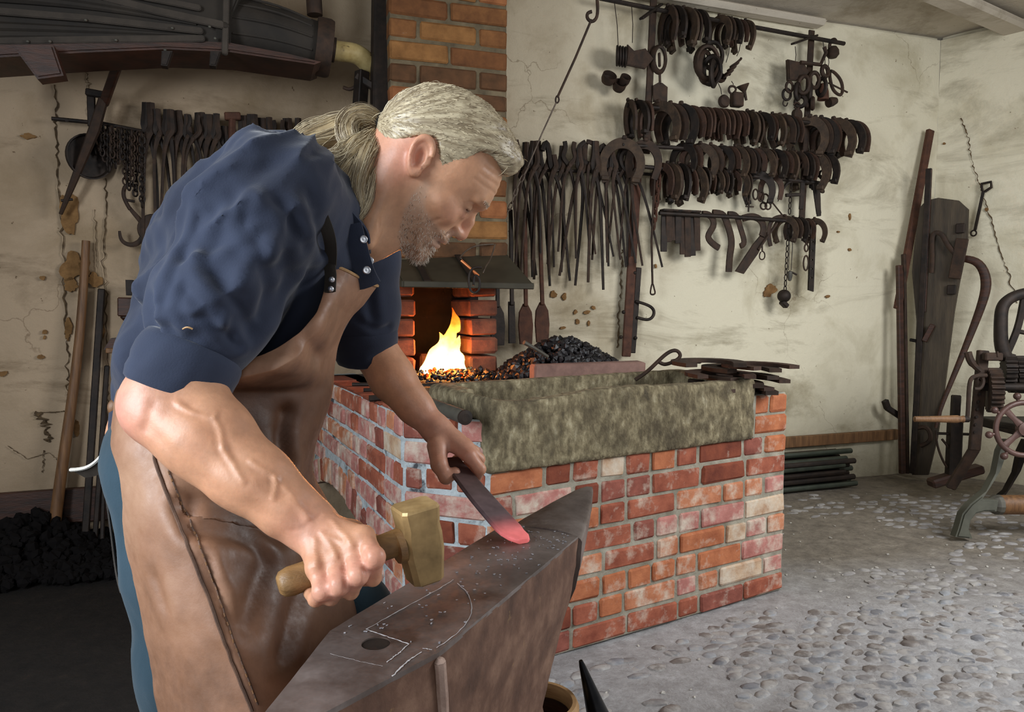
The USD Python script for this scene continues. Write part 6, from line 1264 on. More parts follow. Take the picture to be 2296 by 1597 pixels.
def near_arm(p):
    d = chain(p, [(P(490, 690, .96), .050), (P(402, 850, .935), .042), (E1, .042)], .02)
    d = smin(d, cap(p, P(326, 914, .918), P(346, 892, .92), .020, .022), .028)
    d = smin(d, chain(p, [(P(362, 908, .925), .044), (P(450, 985, .905), .041), (P(560, 1082, .892), .034), (P(640, 1145, .89), .029), (W1, .026)], .02), .025)
    d = smin(d, chain(p, [(P(430, 870, .935), .032), (P(500, 968, .912), .031), (P(600, 1068, .90), .024), (P(690, 1150, .90), .016)], .02), .03)
    d = smin(d, cap(p, P(352, 940, .905), P(505, 1072, .888), .024, .018), .03)
    for a in ([(484, 930, .888), (497, 975, .877), (505, 1005, .868), (534, 1054, .866), (552, 1085, .866)], [(564, 1030, .885), (590, 1050, .878), (619, 1072, .872), (612, 1115, .868)], [(400, 905, .882), (440, 930, .878), (484, 930, .880)], [(650, 1120, .868), (690, 1160, .868)]):
        d = smin(d, chain(p, [(P(*q) - FW * .002, .0030) for q in a], .004), .005)
    d = smin(d, cap(p, P(668, 1192, .884), P(676, 1186, .884), .012), .012)                              # wrist bone
    hd_ = None
    for k, fj in enumerate(FING1):
        j = [P(*q) for q in fj]; r = [.0125, .0108, .0095, .0080] if k < 3 else [.0115, .0095, .0085, .0072]
        m = chain(p, [(W1 + (j[0] - W1) * .05, .020), (j[0], r[0])], .01); hd_ = m if hd_ is None else smin(hd_, m, .013)
        d = smin(d, cap(p, W1 + (j[0] - W1) * .35 + UP * .011 - FW * .006, j[0] + UP * .006 - FW * .004, .0028, .0032), .008) if k else d
        hd_ = smin(hd_, np.linalg.norm(p - (j[0] + UP * .002 - FW * .004), axis=1) - r[0] * .98, .006)
    for k, fj in enumerate(FING1):
        j = [P(*q) for q in fj]; r = [.0118, .0108, .0093, .0080] if k < 3 else [.0108, .0095, .0083, .0072]
        fg = chain(p, list(zip(j, r)), .004); fg = smin(fg, np.linalg.norm(p - j[1], axis=1) - r[1] * 1.08, .004); hd_ = smin(hd_, fg, .0055)
    t = [P(*q) for q in TH1]; hd_ = smin(hd_, chain(p, list(zip(t, [.019, .0145, .011, .009])), .008), .014)
    return smin(d, hd_, .018)
lo, hi = np.min([P(250, 640, .86), P(870, 1370, .80), P(870, 1370, .97), P(250, 940, .99), P(500, 640, .99)], axis=0) - .01, np.max([P(870, 1200, .96), P(500, 640, 1.03), P(870, 1200, .8)], axis=0) + .01
av, af = surface_net(near_arm, lo, hi, .0022)
av = crease(av, af, [([(484, 935), (499, 975), (500, 1000), (520, 1030), (534, 1054), (549, 1079)], .0032, -0.00126), ([(564, 1030), (590, 1050), (619, 1069), (614, 1119)], .003, -0.00118), ([(400, 905), (445, 925), (484, 935)], .003, -0.00092), ([(619, 1069), (650, 1100), (690, 1150)], .003, -0.00084), ([(745, 1165), (770, 1195), (790, 1225)], .003, -0.00101), ([(720, 1190), (745, 1225), (755, 1248)], .003, -0.00101), ([(705, 1205), (708, 1240), (712, 1268)], .003, -0.00092), ([(735, 1200), (765, 1215)], .0025, -0.00067),
    ([(430, 905), (500, 985), (560, 1045), (640, 1110)], .008, 0.00126), ([(330, 960), (420, 1050), (520, 1120), (620, 1170)], .009, 0.00118), ([(345, 900), (330, 940), (320, 965)], .006, 0.00126), ([(655, 1195), (690, 1175), (720, 1150)], .0025, 0.00050), ([(772, 1262), (778, 1320)], .0028, 0.00126), ([(733, 1285), (738, 1330)], .0028, 0.00126), ([(816, 1228), (822, 1300)], .0028, 0.00126)])
sk.append((av, af, arm_cols(av, P(296, 915, .90), [(P(*q[1]), .02) for q in FING1] + [(P(690, 1190, .88), .03)])))
E2 = P(818, 752, 1.46); W2 = P(976, 962, 1.415)
FING2 = [[(1052, 1022, 1.372), (1076, 1052, 1.375), (1066, 1076, 1.40), (1036, 1076, 1.415)], [(1046, 1003, 1.392), (1074, 1030, 1.405), (1068, 1058, 1.43), (1040, 1062, 1.44)], [(1030, 990, 1.412), (1062, 1012, 1.43), (1060, 1040, 1.455), (1034, 1048, 1.46)], [(1012, 980, 1.432), (1044, 995, 1.455), (1044, 1020, 1.475), (1022, 1030, 1.475)]]
TH2 = [(980, 1000, 1.385), (985, 1042, 1.362), (1000, 1070, 1.362), (1020, 1060, 1.365)]
def far_arm(p):
    d = chain(p, [(P(800, 600, 1.42), .048), (E2, .042), (P(880, 850, 1.44), .040), (P(930, 912, 1.425), .031), (W2, .025)], .02)
    d = smin(d, cap(p, P(852, 800, 1.44), P(905, 880, 1.42), .03, .022), .03); hd_ = None
    for k, fj in enumerate(FING2):
        j = [P(*q) for q in fj]; m = cap(p, W2 + (j[0] - W2) * .1, j[0], .019, .0135); hd_ = m if hd_ is None else smin(hd_, m, .014)
    for k, fj in enumerate(FING2):
        j = [P(*q) for q in fj]; hd_ = smin(hd_, chain(p, list(zip(j, [.0125, .0112, .0098, .0085])), .004), .006)
    t = [P(*q) for q in TH2]; hd_ = smin(hd_, chain(p, list(zip(t, [.019, .0150, .0125, .0105])), .006), .012); return smin(d, hd_, .018)
lo, hi = np.min([P(760, 560, 1.34), P(1100, 1100, 1.32), P(760, 1000, 1.5)], axis=0), np.max([P(1100, 1100, 1.5), P(1100, 560, 1.52)], axis=0)
fv_, ff_ = surface_net(far_arm, lo, hi, .0026)
sk.append((fv_, ff_, arm_cols(fv_, E2, [(W2, .05), (P(1030, 1030, 1.37), .05)])))

# ---------------------------------------------------------------- torso and shirt
TOo = P(500, 880, 1.16); TE = nrm(RT * .406 + UP * .914); TP_ = nrm(RT * .914 - UP * .406); TQ = -FW; PXM = 1.16 / F
TT = np.array([-190, -75, 29, 95, 197, 303, 374, 440, 495, 545, 572]) * PXM
TC = np.array([-6, -12, -22, -22, -32, -32, -20, -22, 4, 16, 24]) * PXM; TA = np.array([176, 184, 200, 206, 214, 222, 220, 190, 150, 84, 18]) * PXM; TW_ = np.array([.130, .142, .158, .168, .176, .186, .188, .178, .148, .09, .02])
def torso(p, grow=0.0):
    q = p - TOo; t, a, b = q @ TE, q @ TP_, q @ TQ; tc = np.clip(t, TT[0], TT[-1]); c, ra, rb = np.interp(tc, TT, TC), np.maximum(np.interp(tc, TT, TA) + grow, .006), np.maximum(np.interp(tc, TT, TW_) + grow, .006)
    e = np.sqrt(np.abs((a - c) / ra) ** 2.3 + np.abs(b / rb) ** 2.3 + 1e-9) ** (1 / 1.15) if False else np.sqrt(((a - c) / ra) ** 2 + (b / rb) ** 2 + 1e-9)
    return np.maximum((e - 1) * np.minimum(ra, rb) * .85, np.maximum(t - TT[-1], TT[0] - t))
SA, SB_ = nrm(P(372, 842, .94) - P(606, 450, 1.0)), None
def wr(p, ax, f1, f2, sd):                                            # folds that run along a limb
    t = p @ ax; q = p - t[:, None] * ax; n = fbm(np.concatenate([q * f2, 0 * q], 1)[:, :3] + (t * f1)[:, None] * ax, 3, sd); return np.abs(n - .5) * 2
def shirt_sdf(p):
    d = torso(p) - .0
    s1 = chain(p, [(P(625, 438, 1.03), .085), (P(570, 520, .995), .080), (P(492, 680, .965), .072), (P(426, 795, .95), .053)], .03)
    d1 = smin(d, s1, .022)
    s2 = chain(p, [(P(752, 470, 1.32), .075), (P(806, 580, 1.39), .070), (P(816, 690, 1.43), .064), (P(818, 745, 1.445), .060)], .03); d1 = smin(d1, s2, .022)
    ax1, ax2 = nrm(P(412, 792, .95) - P(600, 450, 1.0)), nrm(P(818, 745, 1.445) - P(790, 520, 1.37))
    w = .026 * (wr(p, ax1, 5, 14, 3) - .26) + .010 * (wr(p, nrm(ax1 + UP * .6), 12, 22, 4) - .26)
    c0 = P(560, 540, 1.0); q = p - c0; t = q @ ax1; e1 = nrm(np.cross(ax1, FW)); e2 = np.cross(ax1, e1); ph = np.arctan2(q @ e1, q @ e2); nz = fbm(p * 6, 2, 33); rd = 1 - np.abs(np.sin(ph * 3.5 + t * 13 + nz * 7)); w = w - .011 * (rd ** 1.7 - .28) * np.clip(fbm(p * 5, 2, 35) * 3.2 - 1.0, 0, 1)
    rd2 = 1 - np.abs(np.sin((p @ nrm(RT * .8 - UP * .7)) * 46 + nz * 8)); w = w - .005 * (rd2 ** 1.6 - .3) * np.clip(fbm(p * 6, 2, 36) * 3 - 1.1, 0, 1)
    w = w * np.clip((.11 - (p - TOo) @ TP_) / .05, 0, 1)
    d1 = d1 + w
    for c, ax, r in ((P(417, 827, .945), ax1, .054), (P(819, 764, 1.450), ax2, .050)):                # open sleeve ends
        q = p - c; t = q @ ax; d1 = np.maximum(d1, -np.maximum(np.linalg.norm(q - t[:, None] * ax, axis=1) - (r - .010), np.abs(t - .03) - .045)); d1 = np.maximum(d1, np.where(np.linalg.norm(q, axis=1) < .12, t - .026, -1))
    # loose shirt tail at the back of the waist
    d1 = smin(d1, ell(p, P(350, 800, 1.10), (.032, .10, .045)) + .006 * (fbm(p * 20, 2, 5) - .5), .03)
    # neck opening
    return smax(d1, -cap(p, P(800, 500, 1.17), P(905, 560, 1.17), .064, .07), .010)
lo, hi = np.min([P(255, 900, .86), P(255, 900, 1.45), P(255, 340, .86)], axis=0), np.max([P(900, 340, 1.0), P(900, 340, 1.53), P(900, 900, 1.53)], axis=0); lo[1] = .84
sv, sf = surface_net(shirt_sdf, lo, hi, .0043); sv, sf = sm_smooth((sv, sf), 1)
sv = crease(sv, sf, [([(477, 587), (499, 626), (524, 669), (552, 716), (563, 737)], .011, 0.00935), ([(406, 634), (434, 669), (470, 694), (502, 701)], .009, 0.00605), ([(449, 484), (431, 516), (391, 587), (374, 634), (359, 680)], .008, 0.00660), ([(588, 601), (606, 634), (599, 673), (591, 709)], .010, 0.00715), ([(663, 491), (645, 580), (631, 601)], .011, 0.00660), ([(577, 530), (599, 573)], .008, 0.00440), ([(477, 584), (541, 534), (560, 510)], .008, -0.00330), ([(413, 726), (449, 719), (484, 734), (527, 769), (541, 780)], .006, 0.00660), ([(527, 723), (524, 759)], .006, 0.00495), ([(352, 730), (341, 744), (330, 760)], .006, 0.00385),
    ([(700, 430), (715, 500), (728, 560)], .010, 0.00660), ([(620, 440), (650, 470), (690, 560)], .009, 0.00550), ([(520, 430), (500, 500), (470, 560)], .010, 0.00495), ([(560, 440), (550, 520)], .008, 0.00385), ([(340, 780), (400, 800), (470, 810)], .006, 0.00330), ([(420, 560), (400, 640), (396, 690)], .009, 0.00495), ([(650, 620), (620, 690), (570, 760)], .012, 0.00660), ([(700, 600), (660, 700), (600, 790)], .010, 0.00550), ([(840, 590), (830, 660), (840, 720)], .010, 0.00550), ([(800, 720), (840, 740), (875, 736)], .007, 0.00440)])
core_fn = lambda p: smin(smin(torso(p, -.022), chain(p, [(P(640, 440, 1.04), .06), (P(470, 690, .96), .05)], .03), .04), chain(p, [(P(750, 480, 1.31), .06), (P(800, 600, 1.42), .048)], .03), .04)
cv_, cf_ = surface_net(core_fn, lo, hi, .011)

# ---------------------------------------------------------------- legs, trousers, boots
def g3(x, y, D, z): q = P(x, y, D); q[2] = z; return q
HIPN, KNN = P(424, 1060, 1.08), P(442, 1480, 1.07); ANN = KNN * [1, 1, 0] + np.array([.0, .03, .10])
HIPF, KNF = P(440, 1060, 1.24), P(775, 1380, 1.245); ANF = KNF * [1, 1, 0] + np.array([-.02, .03, .10])
def trou(p):
    d = ell(p, P(422, 1010, 1.155), (.096, .150, .13), None); d = smin(d, chain(p, [(HIPN, .096), ((HIPN + KNN) / 2, .086), (KNN, .074), ((KNN + ANN) / 2, .066), (ANN, .058)], .03), .05); d = smin(d, chain(p, [(HIPF, .095), ((HIPF + KNF) / 2, .082), (KNF, .070), ((KNF + ANF) / 2, .066), (ANF, .058)], .03), .05)
    return d + .010 * (np.abs(fbm(p * np.array([14, 14, 7]), 3, 41) - .5) * 2 - .3)
lo, hi = np.array([HIPN[0] - .16, .88, .02]), np.array([KNF[0] + .12, 1.40, P(400, 900, 1.1)[2]])
tv, tf = surface_net(trou, lo, hi, .007)
leg_core = lambda p: smin(chain(p, [(P(400, 980, 1.15), .09), (HIPN, .08), (KNN, .055), (ANN, .04)], .03), chain(p, [(P(400, 980, 1.15), .09), (HIPF, .08), (KNF, .055), (ANF, .04)], .03), .04)
lv, lf = surface_net(leg_core, lo, hi + [0, 0, .1], .014)
for v_, f_ in ((cv_, cf_), (lv, lf)): sk.append((v_, f_, np.tile(SKIN, (len(v_), 1))))
bv, bf = cat(*[(a, b) for a, b, c in sk])
body_p = obj('body', (bv, bf), M['skin'], man, smooth=True, col=np.vstack([c for a, b, c in sk]))
sv, sf = sm_smooth((sv, sf), 2)
shirt_p = obj('shirt', (sv, sf), M['shirt'], man, smooth=True)
for c, ax, r in ((P(417, 827, .945), nrm(P(412, 792, .95) - P(600, 450, 1.0)), .0595), (P(819, 764, 1.450), nrm(P(818, 745, 1.445) - P(790, 520, 1.37)), .060)):      # sleeves rolled up above the elbow
    prof = [(r - .012, -.033), (r - .004, -.034), (r + .001, -.031), (r + .0045, -.022), (r + .005, -.010), (r + .004, .004), (r + .0015, .012), (r + .003, .022), (r + .001, .033), (r - .004, .0365), (r - .012, .034)]
    cv2, cf2 = lathe(prof, 72, c, ax); tt = (cv2 - c) @ ax; out2 = (cv2 - c) - tt[:, None] * ax; rr2 = np.linalg.norm(out2, axis=1); cf2 = cf2[(rr2[cf2] > .02).all(1)]
    cv2 = cv2 + out2 / np.maximum(rr2, 1e-6)[:, None] * (.010 * (fbm(cv2 * 11, 3, 55) - .5) + .004 * (fbm(cv2 * 40, 2, 56) - .5))[:, None] + ax * (.010 * (fbm(cv2 * 9, 2, 57) - .5))[:, None]
    obj('rolled_cuff', (cv2[:-2], cf2), M['shirt'], shirt_p, smooth=True)
tr_p = obj('trousers', (tv, tf), M['trousers'], man, smooth=True)
def boot(p, an):
    t = np.array([.94, -.1, 0]); d = chain(p, [(an + Z * .02, .05), (an - Z * .045 + t * .02, .045), (an * [1, 1, 0] + Z * .045 + t * .10, .042), (an * [1, 1, 0] + Z * .036 + t * .18, .034)], .03); return np.maximum(d, -(p[:, 2] - .004))
for an in (ANN, ANF):
    obj('boot', surface_net(lambda p: boot(p, an), an * [1, 1, 0] - [.08, .09, .01], an * [1, 1, 0] + [.25, .09, .19], .008), M['leather_dark'], man, smooth=True)

# ---------------------------------------------------------------- apron
ROWS = [[(735, 590, 1.055), (775, 606, 1.065), (843, 640, 1.17), (822, 628, 1.27), (800, 612, 1.33)], [(728, 640, 1.03), (760, 655, 1.045), (815, 682, 1.17), (806, 672, 1.28), (785, 660, 1.34)], [(712, 695, 1.005), (738, 706, 1.02), (782, 722, 1.17), (775, 715, 1.29), (755, 700, 1.35)], [(650, 762, .98), (692, 775, .99), (754, 785, 1.17), (748, 778, 1.30), (728, 765, 1.37)],
        [(540, 812, .972), (620, 826, .968), (743, 836, 1.17), (735, 830, 1.31), (690, 820, 1.38)], [(268, 858, 1.06), (400, 878, .970), (738, 882, 1.165), (715, 878, 1.32), (560, 865, 1.38)], [(256, 920, 1.06), (375, 940, .962), (718, 945, 1.155), (700, 945, 1.32), (540, 930, 1.38)], [(249, 985, 1.055), (352, 1005, .955), (690, 1010, 1.13), (692, 1005, 1.31), (540, 1000, 1.38)],
        [(250, 1085, 1.045), (385, 1110, .942), (678, 1090, 1.12), (722, 1105, 1.24), (580, 1090, 1.38)], [(280, 1240, 1.025), (440, 1262, .920), (742, 1250, 1.13), (772, 1240, 1.24), (640, 1240, 1.38)], [(316, 1395, 1.005), (492, 1412, .908), (793, 1385, 1.15), (790, 1375, 1.25), (670, 1390, 1.38)], [(350, 1595, .99), (562, 1610, .898), (822, 1560, 1.16), (812, 1550, 1.26), (690, 1560, 1.38)], [(372, 1800, .98), (600, 1815, .89), (836, 1750, 1.17), (825, 1740, 1.27), (700, 1750, 1.38)]]
from scipy.interpolate import PchipInterpolator
rp = np.array([[P(*q) for q in row] for row in ROWS]); tv_ = np.linspace(0, 1, len(ROWS)); NV, NU = 170, 130
rows = PchipInterpolator(tv_, rp, axis=0)(np.linspace(0, 1, NV)); sheet = np.empty((NV, NU, 3))
for k in range(NV): sheet[k] = PchipInterpolator([0, .30, .62, .82, 1], rows[k], axis=0)(np.linspace(0, 1, NU))
du, dv_ = np.gradient(sheet, axis=1), np.gradient(sheet, axis=0); nn = np.cross(du, dv_); nn /= np.maximum(np.linalg.norm(nn, axis=2, keepdims=True), 1e-9)
if (nn[60, 40] @ FW) > 0: nn = -nn
fl = sheet.reshape(-1, 3); disp = .012 * (fbm(fl * np.array([7, 7, 4]), 4, 91) - .5) + .004 * (fbm(fl * 22, 3, 92) - .5)
for a, b, r, dep in [((425, 1125, .95), (540, 1150, 1.0), .016, -.016), ((425, 1180, .94), (560, 1205, .99), .013, -.012), ((440, 1150, .94), (600, 1180, 1.0), .014, .012), ((480, 1250, .93), (520, 1420, .93), .012, .010), ((640, 930, 1.05), (655, 1040, 1.06), .016, -.018), ((600, 960, 1.03), (640, 1060, 1.05), .016, .008), ((560, 840, 1.0), (700, 850, 1.08), .02, .006)]:
    disp = disp + dep * np.exp(-(np.maximum(cap(fl, P(*a), P(*b), 0), 0) / r) ** 2)
fl = fl + nn.reshape(-1, 3) * disp[:, None]
fl = crease(fl, grid(NU, NV) if (np.einsum('ij,ij->i', np.cross(fl[grid(NU, NV)[:, 1]] - fl[grid(NU, NV)[:, 0]], fl[grid(NU, NV)[:, 2]] - fl[grid(NU, NV)[:, 0]]), nn.reshape(-1, 3)[grid(NU, NV)[:, 0]]).mean() > 0) else grid(NU, NV)[:, ::-1], [([(425, 1135), (480, 1150), (560, 1165), (640, 1195)], .014, 0.01440), ([(440, 1185), (520, 1195), (590, 1225)], .010, 0.00800), ([(650, 930), (640, 990), (655, 1045)], .012, 0.01120), ([(470, 1240), (500, 1330), (530, 1400)], .010, 0.00640), ([(340, 1300), (360, 1360)], .01, 0.00400), ([(600, 1250), (560, 1400)], .014, 0.00960), ([(700, 1280), (640, 1480)], .014, 0.00960), ([(690, 760), (720, 800)], .012, 0.00640)])
inn = fl - nn.reshape(-1, 3) * .0035; g = grid(NU, NV); av2 = np.vstack([fl, inn]); n0 = NU * NV
t0 = np.cross(fl[g[:, 1]] - fl[g[:, 0]], fl[g[:, 2]] - fl[g[:, 0]]).mean(0); same = np.einsum('ij,ij->i', np.cross(fl[g[:, 1]] - fl[g[:, 0]], fl[g[:, 2]] - fl[g[:, 0]]), nn.reshape(-1, 3)[g[:, 0]]).mean() > 0
g = g if same else g[:, ::-1]; bd = np.r_[np.arange(NU), np.arange(1, NV) * NU + NU - 1, (NV - 1) * NU + np.arange(NU - 2, -1, -1), np.arange(NV - 2, 0, -1) * NU]; e = []
for i in range(len(bd)): a, b = bd[i], bd[(i + 1) % len(bd)]; e += [[a, b, b + n0], [a, b + n0, a + n0]] if not same else [[b, a, a + n0], [b, a + n0, b + n0]]
uu, vv = np.meshgrid(np.linspace(0, 1, NU), np.linspace(0, 1, NV)); shade_w = np.clip((uu.ravel() - .36 + .10 * (fbm(fl * 9, 4, 71) - .5)) / .06, 0, 1) * np.clip((vv.ravel() - .27) / .12, 0, 1)      # painted shade: the leather over the lap is darkened in its colour
lap_shade = 1 - shade_w[:, None] * np.array([.60, .66, .72]) * (.8 + .4 * fbm(fl * 12, 3, 72))[:, None]
apron = obj('apron', (av2, np.vstack([g, g[:, ::-1] + n0, e])), M['apron'], man, smooth=True, col=np.tile(lap_shade, (2, 1)))
flp = proj(fl); vis = np.einsum('ij,ij->i', nn.reshape(-1, 3), CAM - fl) > 0; kd = cKDTree(flp[vis][:, :2]); fvv, fnn = fl[vis], nn.reshape(-1, 3)[vis]
def onapron(x, y, off=.001): d_, i = kd.query([x, y], k=4); w = 1 / (d_ + 1e-3); w /= w.sum(); return (fvv[i] * w[:, None]).sum(0) + fnn[i[0]] * off
for off, (pts, r_) in enumerate([([(344, 1005), (350, 1040), (368, 1090), (392, 1150), (420, 1220), (448, 1290), (480, 1375), (512, 1460), (540, 1530), (566, 1597)], .0022), ([(368, 1005), (380, 1060), (405, 1120), (436, 1190), (462, 1260), (492, 1340), (522, 1430), (552, 1510), (578, 1580)], .0012)]):
    q = spline(np.array([onapron(x, y, .0006) for x, y in spline(np.array([[x, y, 0.0] for x, y in pts]), 40)[:, :2]]), 160)
    obj('seam', tube(q, r_, 6), M['apron_dark'], apron, smooth=40, label='dark stitched seam' if off == 0 else None)
    if off: obj('stitching', cat(*[tube(q[k:k + 3] + 0 * q[k:k + 3] - FW * .0012, .0011, 5) for k in range(0, 156, 5)]), M['handle_wood'], apron)
obj('edge_trim', tube(fl.reshape(NV, NU, 3)[0, :90], .0024, 6), M['hoop'], apron, smooth=40)
# strap tab with rivets, neck strap, waist strap
tb = [P(741, 590, 1.045), P(744, 620, 1.035), P(742, 655, 1.022)]
tab = obj('strap_tab', tube([q - FW * .006 for q in tb], .0085, 8, flat=.35, up=FW), M['leather_dark'], apron, smooth=40)
for x, y in ((744, 627), (742, 648)): obj('rivet', ball(P(x, y, 1.012), .0042, 2), M['steel_button'], tab, smooth=True)
obj('neck_strap', tube(spline([P(741, 594, 1.04), P(742, 560, 1.02), P(735, 520, 1.00), P(715, 470, 1.00), P(690, 420, 1.03)], 20), .009, 8, flat=.3, up=FW), M['leather_dark'], apron, smooth=40)
ws = np.array([P(268, 950, 1.07), P(250, 990, 1.08), P(225, 1025, 1.09), P(195, 1048, 1.10), P(158, 1054, 1.11)])
q = spline(ws, 24); wd = np.linspace(.012, .028, 24)[:, None]; sv2 = np.stack([q, q + (FW * .5 - UP * .5 + RT * .5) * wd], 1).reshape(-1, 3); 
gg = grid(2, 24); v2 = np.vstack([sv2, sv2 + UP * .003]); n2_ = len(sv2); obj('waist_strap', (v2, np.vstack([gg, gg[:, ::-1] + n2_])), M['leather_strip'], apron, smooth=40); obj('strap_edge', tube(q, .0028, 6), M['white_edge'], apron, smooth=40, label='pale frayed strap edge')
obj('toggle', ball(P(258, 914, 1.06), .010, 2, (1, 1, 1.25)), M['handle_wood'], apron, smooth=True)
obj('pocket_seam', tube(spline([P(238, 1110, 1.05), P(250, 1200, 1.045), P(262, 1290, 1.04), P(272, 1330, 1.03)], 14), .002, 5), M['leather_dark'], tr_p)

# collar, placket, buttons
def band(pts, w, t, mat, name, upv=None, par=None):
    q = spline(np.array([P(*p_) for p_ in pts]), 36); return obj(name, tube(q, w, 10, flat=t, up=upv), mat, par or man + '/shirt', smooth=40)
band([(690, 400, 1.06), (735, 440, 1.065), (778, 492, 1.085), (812, 528, 1.11), (832, 548, 1.16)], .019, .30, M['shirt'], 'collar', FW * .8 + RT * .5)
band([(832, 548, 1.17), (828, 545, 1.24), (800, 505, 1.27)], .019, .3, M['shirt'], 'collar', RT)
band([(786, 505, 1.075), (800, 560, 1.075), (815, 610, 1.09), (830, 640, 1.11)], .017, .22, M['shirt'], 'placket', FW)
for x, y, D in ((815, 537, 1.072), (829, 585, 1.085), (822, 606, 1.07)): obj('button', lathe([(.001, 0), (.0055, .0002), (.006, .0015), (.0045, .0028), (.001, .0022)], 14, P(x, y, D), nrm(-FW + RT * .3)), M['steel_button'], man + '/shirt', smooth=True)
obj('elbow_thread', tube(spline([P(410, 738, .872), P(420, 734, .87), P(432, 738, .872)], 8), .0012, 5), M['hoop'], man + '/shirt')

# ---------------------------------------------------------------- hair and beard
HT = fu(863, 284)
def hair_sdf(p):
    q = hl(p); f, u, s = q.T; d = look(TH, f, u); R = .088; W = .0805; x = np.maximum((R - np.minimum(d, R)) / R, 0); o = (np.sqrt(x ** 2 + (s / W) ** 2 + 1e-9) - 1) * W * .9
    th = np.arctan2(u - HT[1], f - HT[0] + .01); st = fbm(np.stack([th * 16, s * 70, 0 * s], 1), 3, 12) - .5; st2 = fbm(np.stack([th * 45, s * 160, f * 4], 1), 2, 13) - .5
    return smax(o + .0035 * st + .0018 * st2, -look(TR, f, u) * 1.0, .008)
M['hair'] = usdkit.material(stage, '/World/Looks/grey_blond_hair', {'a': ('attribute', {'attribute': 'tint'}), 'p': ('principled_bsdf', {'roughness': .42, 'specular_ior_level': .5})}, [('a.color', 'p.base_color')], surface='p.BSDF')
def hair_strand_mat(n, c): return usdkit.material(stage, '/World/Looks/' + n, {'p': ('principled_bsdf', {'base_color': srgb(*c), 'roughness': .38, 'specular_ior_level': .6})}, surface='p.BSDF')
HM = [hair_strand_mat('hair_light', (194, 180, 150)), hair_strand_mat('hair_mid', (166, 150, 122)), hair_strand_mat('hair_dark', (110, 94, 74)), hair_strand_mat('beard_white', (214, 204, 190)), hair_strand_mat('beard_brown', (120, 92, 68))]
rv_, rf_ = surface_net(hair_sdf, hlo, hhi + .01, .0021)
q = hl(rv_); th = np.arctan2(q[:, 1] - HT[1], q[:, 0] - HT[0] + .01); st = np.clip((fbm(np.stack([th * 30, q[:, 2] * 110, q[:, 0] * 3], 1), 4, 15) - .5) * 2.4 + .5, 0, 1)[:, None]
hair = obj('hair', (rv_, rf_), M['hair'], man, smooth=True, col=np.array(srgb(120, 104, 80)) * (1 - st) + np.array(srgb(190, 176, 146)) * st)
hn = trimesh.Trimesh(rv_, rf_, process=False).vertex_normals; hk = cKDTree(rv_); r = np.random.default_rng(3); tie = hw_((HT[0], HT[1], .0))
S = [[], [], []]
idx = r.choice(len(rv_), 4200, replace=False)
for i in idx:
    p = rv_[i].copy(); L = [p + hn[i] * .0008]; n_ = r.integers(6, 14); wob = r.normal(0, .35, 3)
    for k in range(n_):
        d = nrm(tie - p); p = p + (d + .10 * wob * math.sin(k * .7)) * .008; j = hk.query(p)[1]; p = rv_[j] * .5 + p * .5; L.append(p + hn[j] * (.0020 + .0008 * r.random()))
        if np.linalg.norm(p - tie) < .02: break
    if len(L) > 3: S[r.choice(3, p=[.45, .35, .2])].append(np.array(L))
for k in range(45):                                                 # flyaway hairs
    p0 = rv_[idx[k * 3]]; n0_ = hn[idx[k * 3]]; d = nrm(nrm(tie - p0) + n0_ * .4 + r.normal(0, .4, 3)); S[0].append(np.array([p0, p0 + d * .012 + n0_ * .003, p0 + d * .022 + n0_ * .003 + UP * r.normal(0, .003)]))
LOCKS = [([(863, 283, 1.165), (828, 262, 1.15), (795, 268, 1.14), (782, 298, 1.13), (795, 330, 1.125), (818, 352, 1.13)], .018, .010), ([(850, 285, 1.17), (800, 280, 1.16), (745, 300, 1.15), (700, 318, 1.14), (682, 340, 1.135), (705, 358, 1.13), (745, 366, 1.13), (758, 388, 1.13)], .026, .010), ([(840, 300, 1.14), (800, 330, 1.12), (770, 352, 1.115), (740, 352, 1.11), (715, 340, 1.11)], .018, .010), ([(850, 300, 1.15), (832, 335, 1.12), (815, 380, 1.105), (806, 430, 1.10), (812, 470, 1.10), (800, 500, 1.10)], .016, .006), ([(858, 300, 1.16), (850, 345, 1.13), (838, 390, 1.115), (825, 440, 1.105), (808, 480, 1.10), (785, 500, 1.10)], .014, .005), ([(800, 345, 1.12), (778, 385, 1.105), (770, 420, 1.10), (784, 450, 1.10), (770, 478, 1.10), (790, 500, 1.10)], .014, .005), ([(745, 362, 1.13), (770, 390, 1.12), (765, 430, 1.10), (790, 465, 1.10), (815, 505, 1.105)], .012, .004), ([(690, 330, 1.14), (712, 348, 1.13), (738, 375, 1.12), (745, 400, 1.11)], .012, .004)]
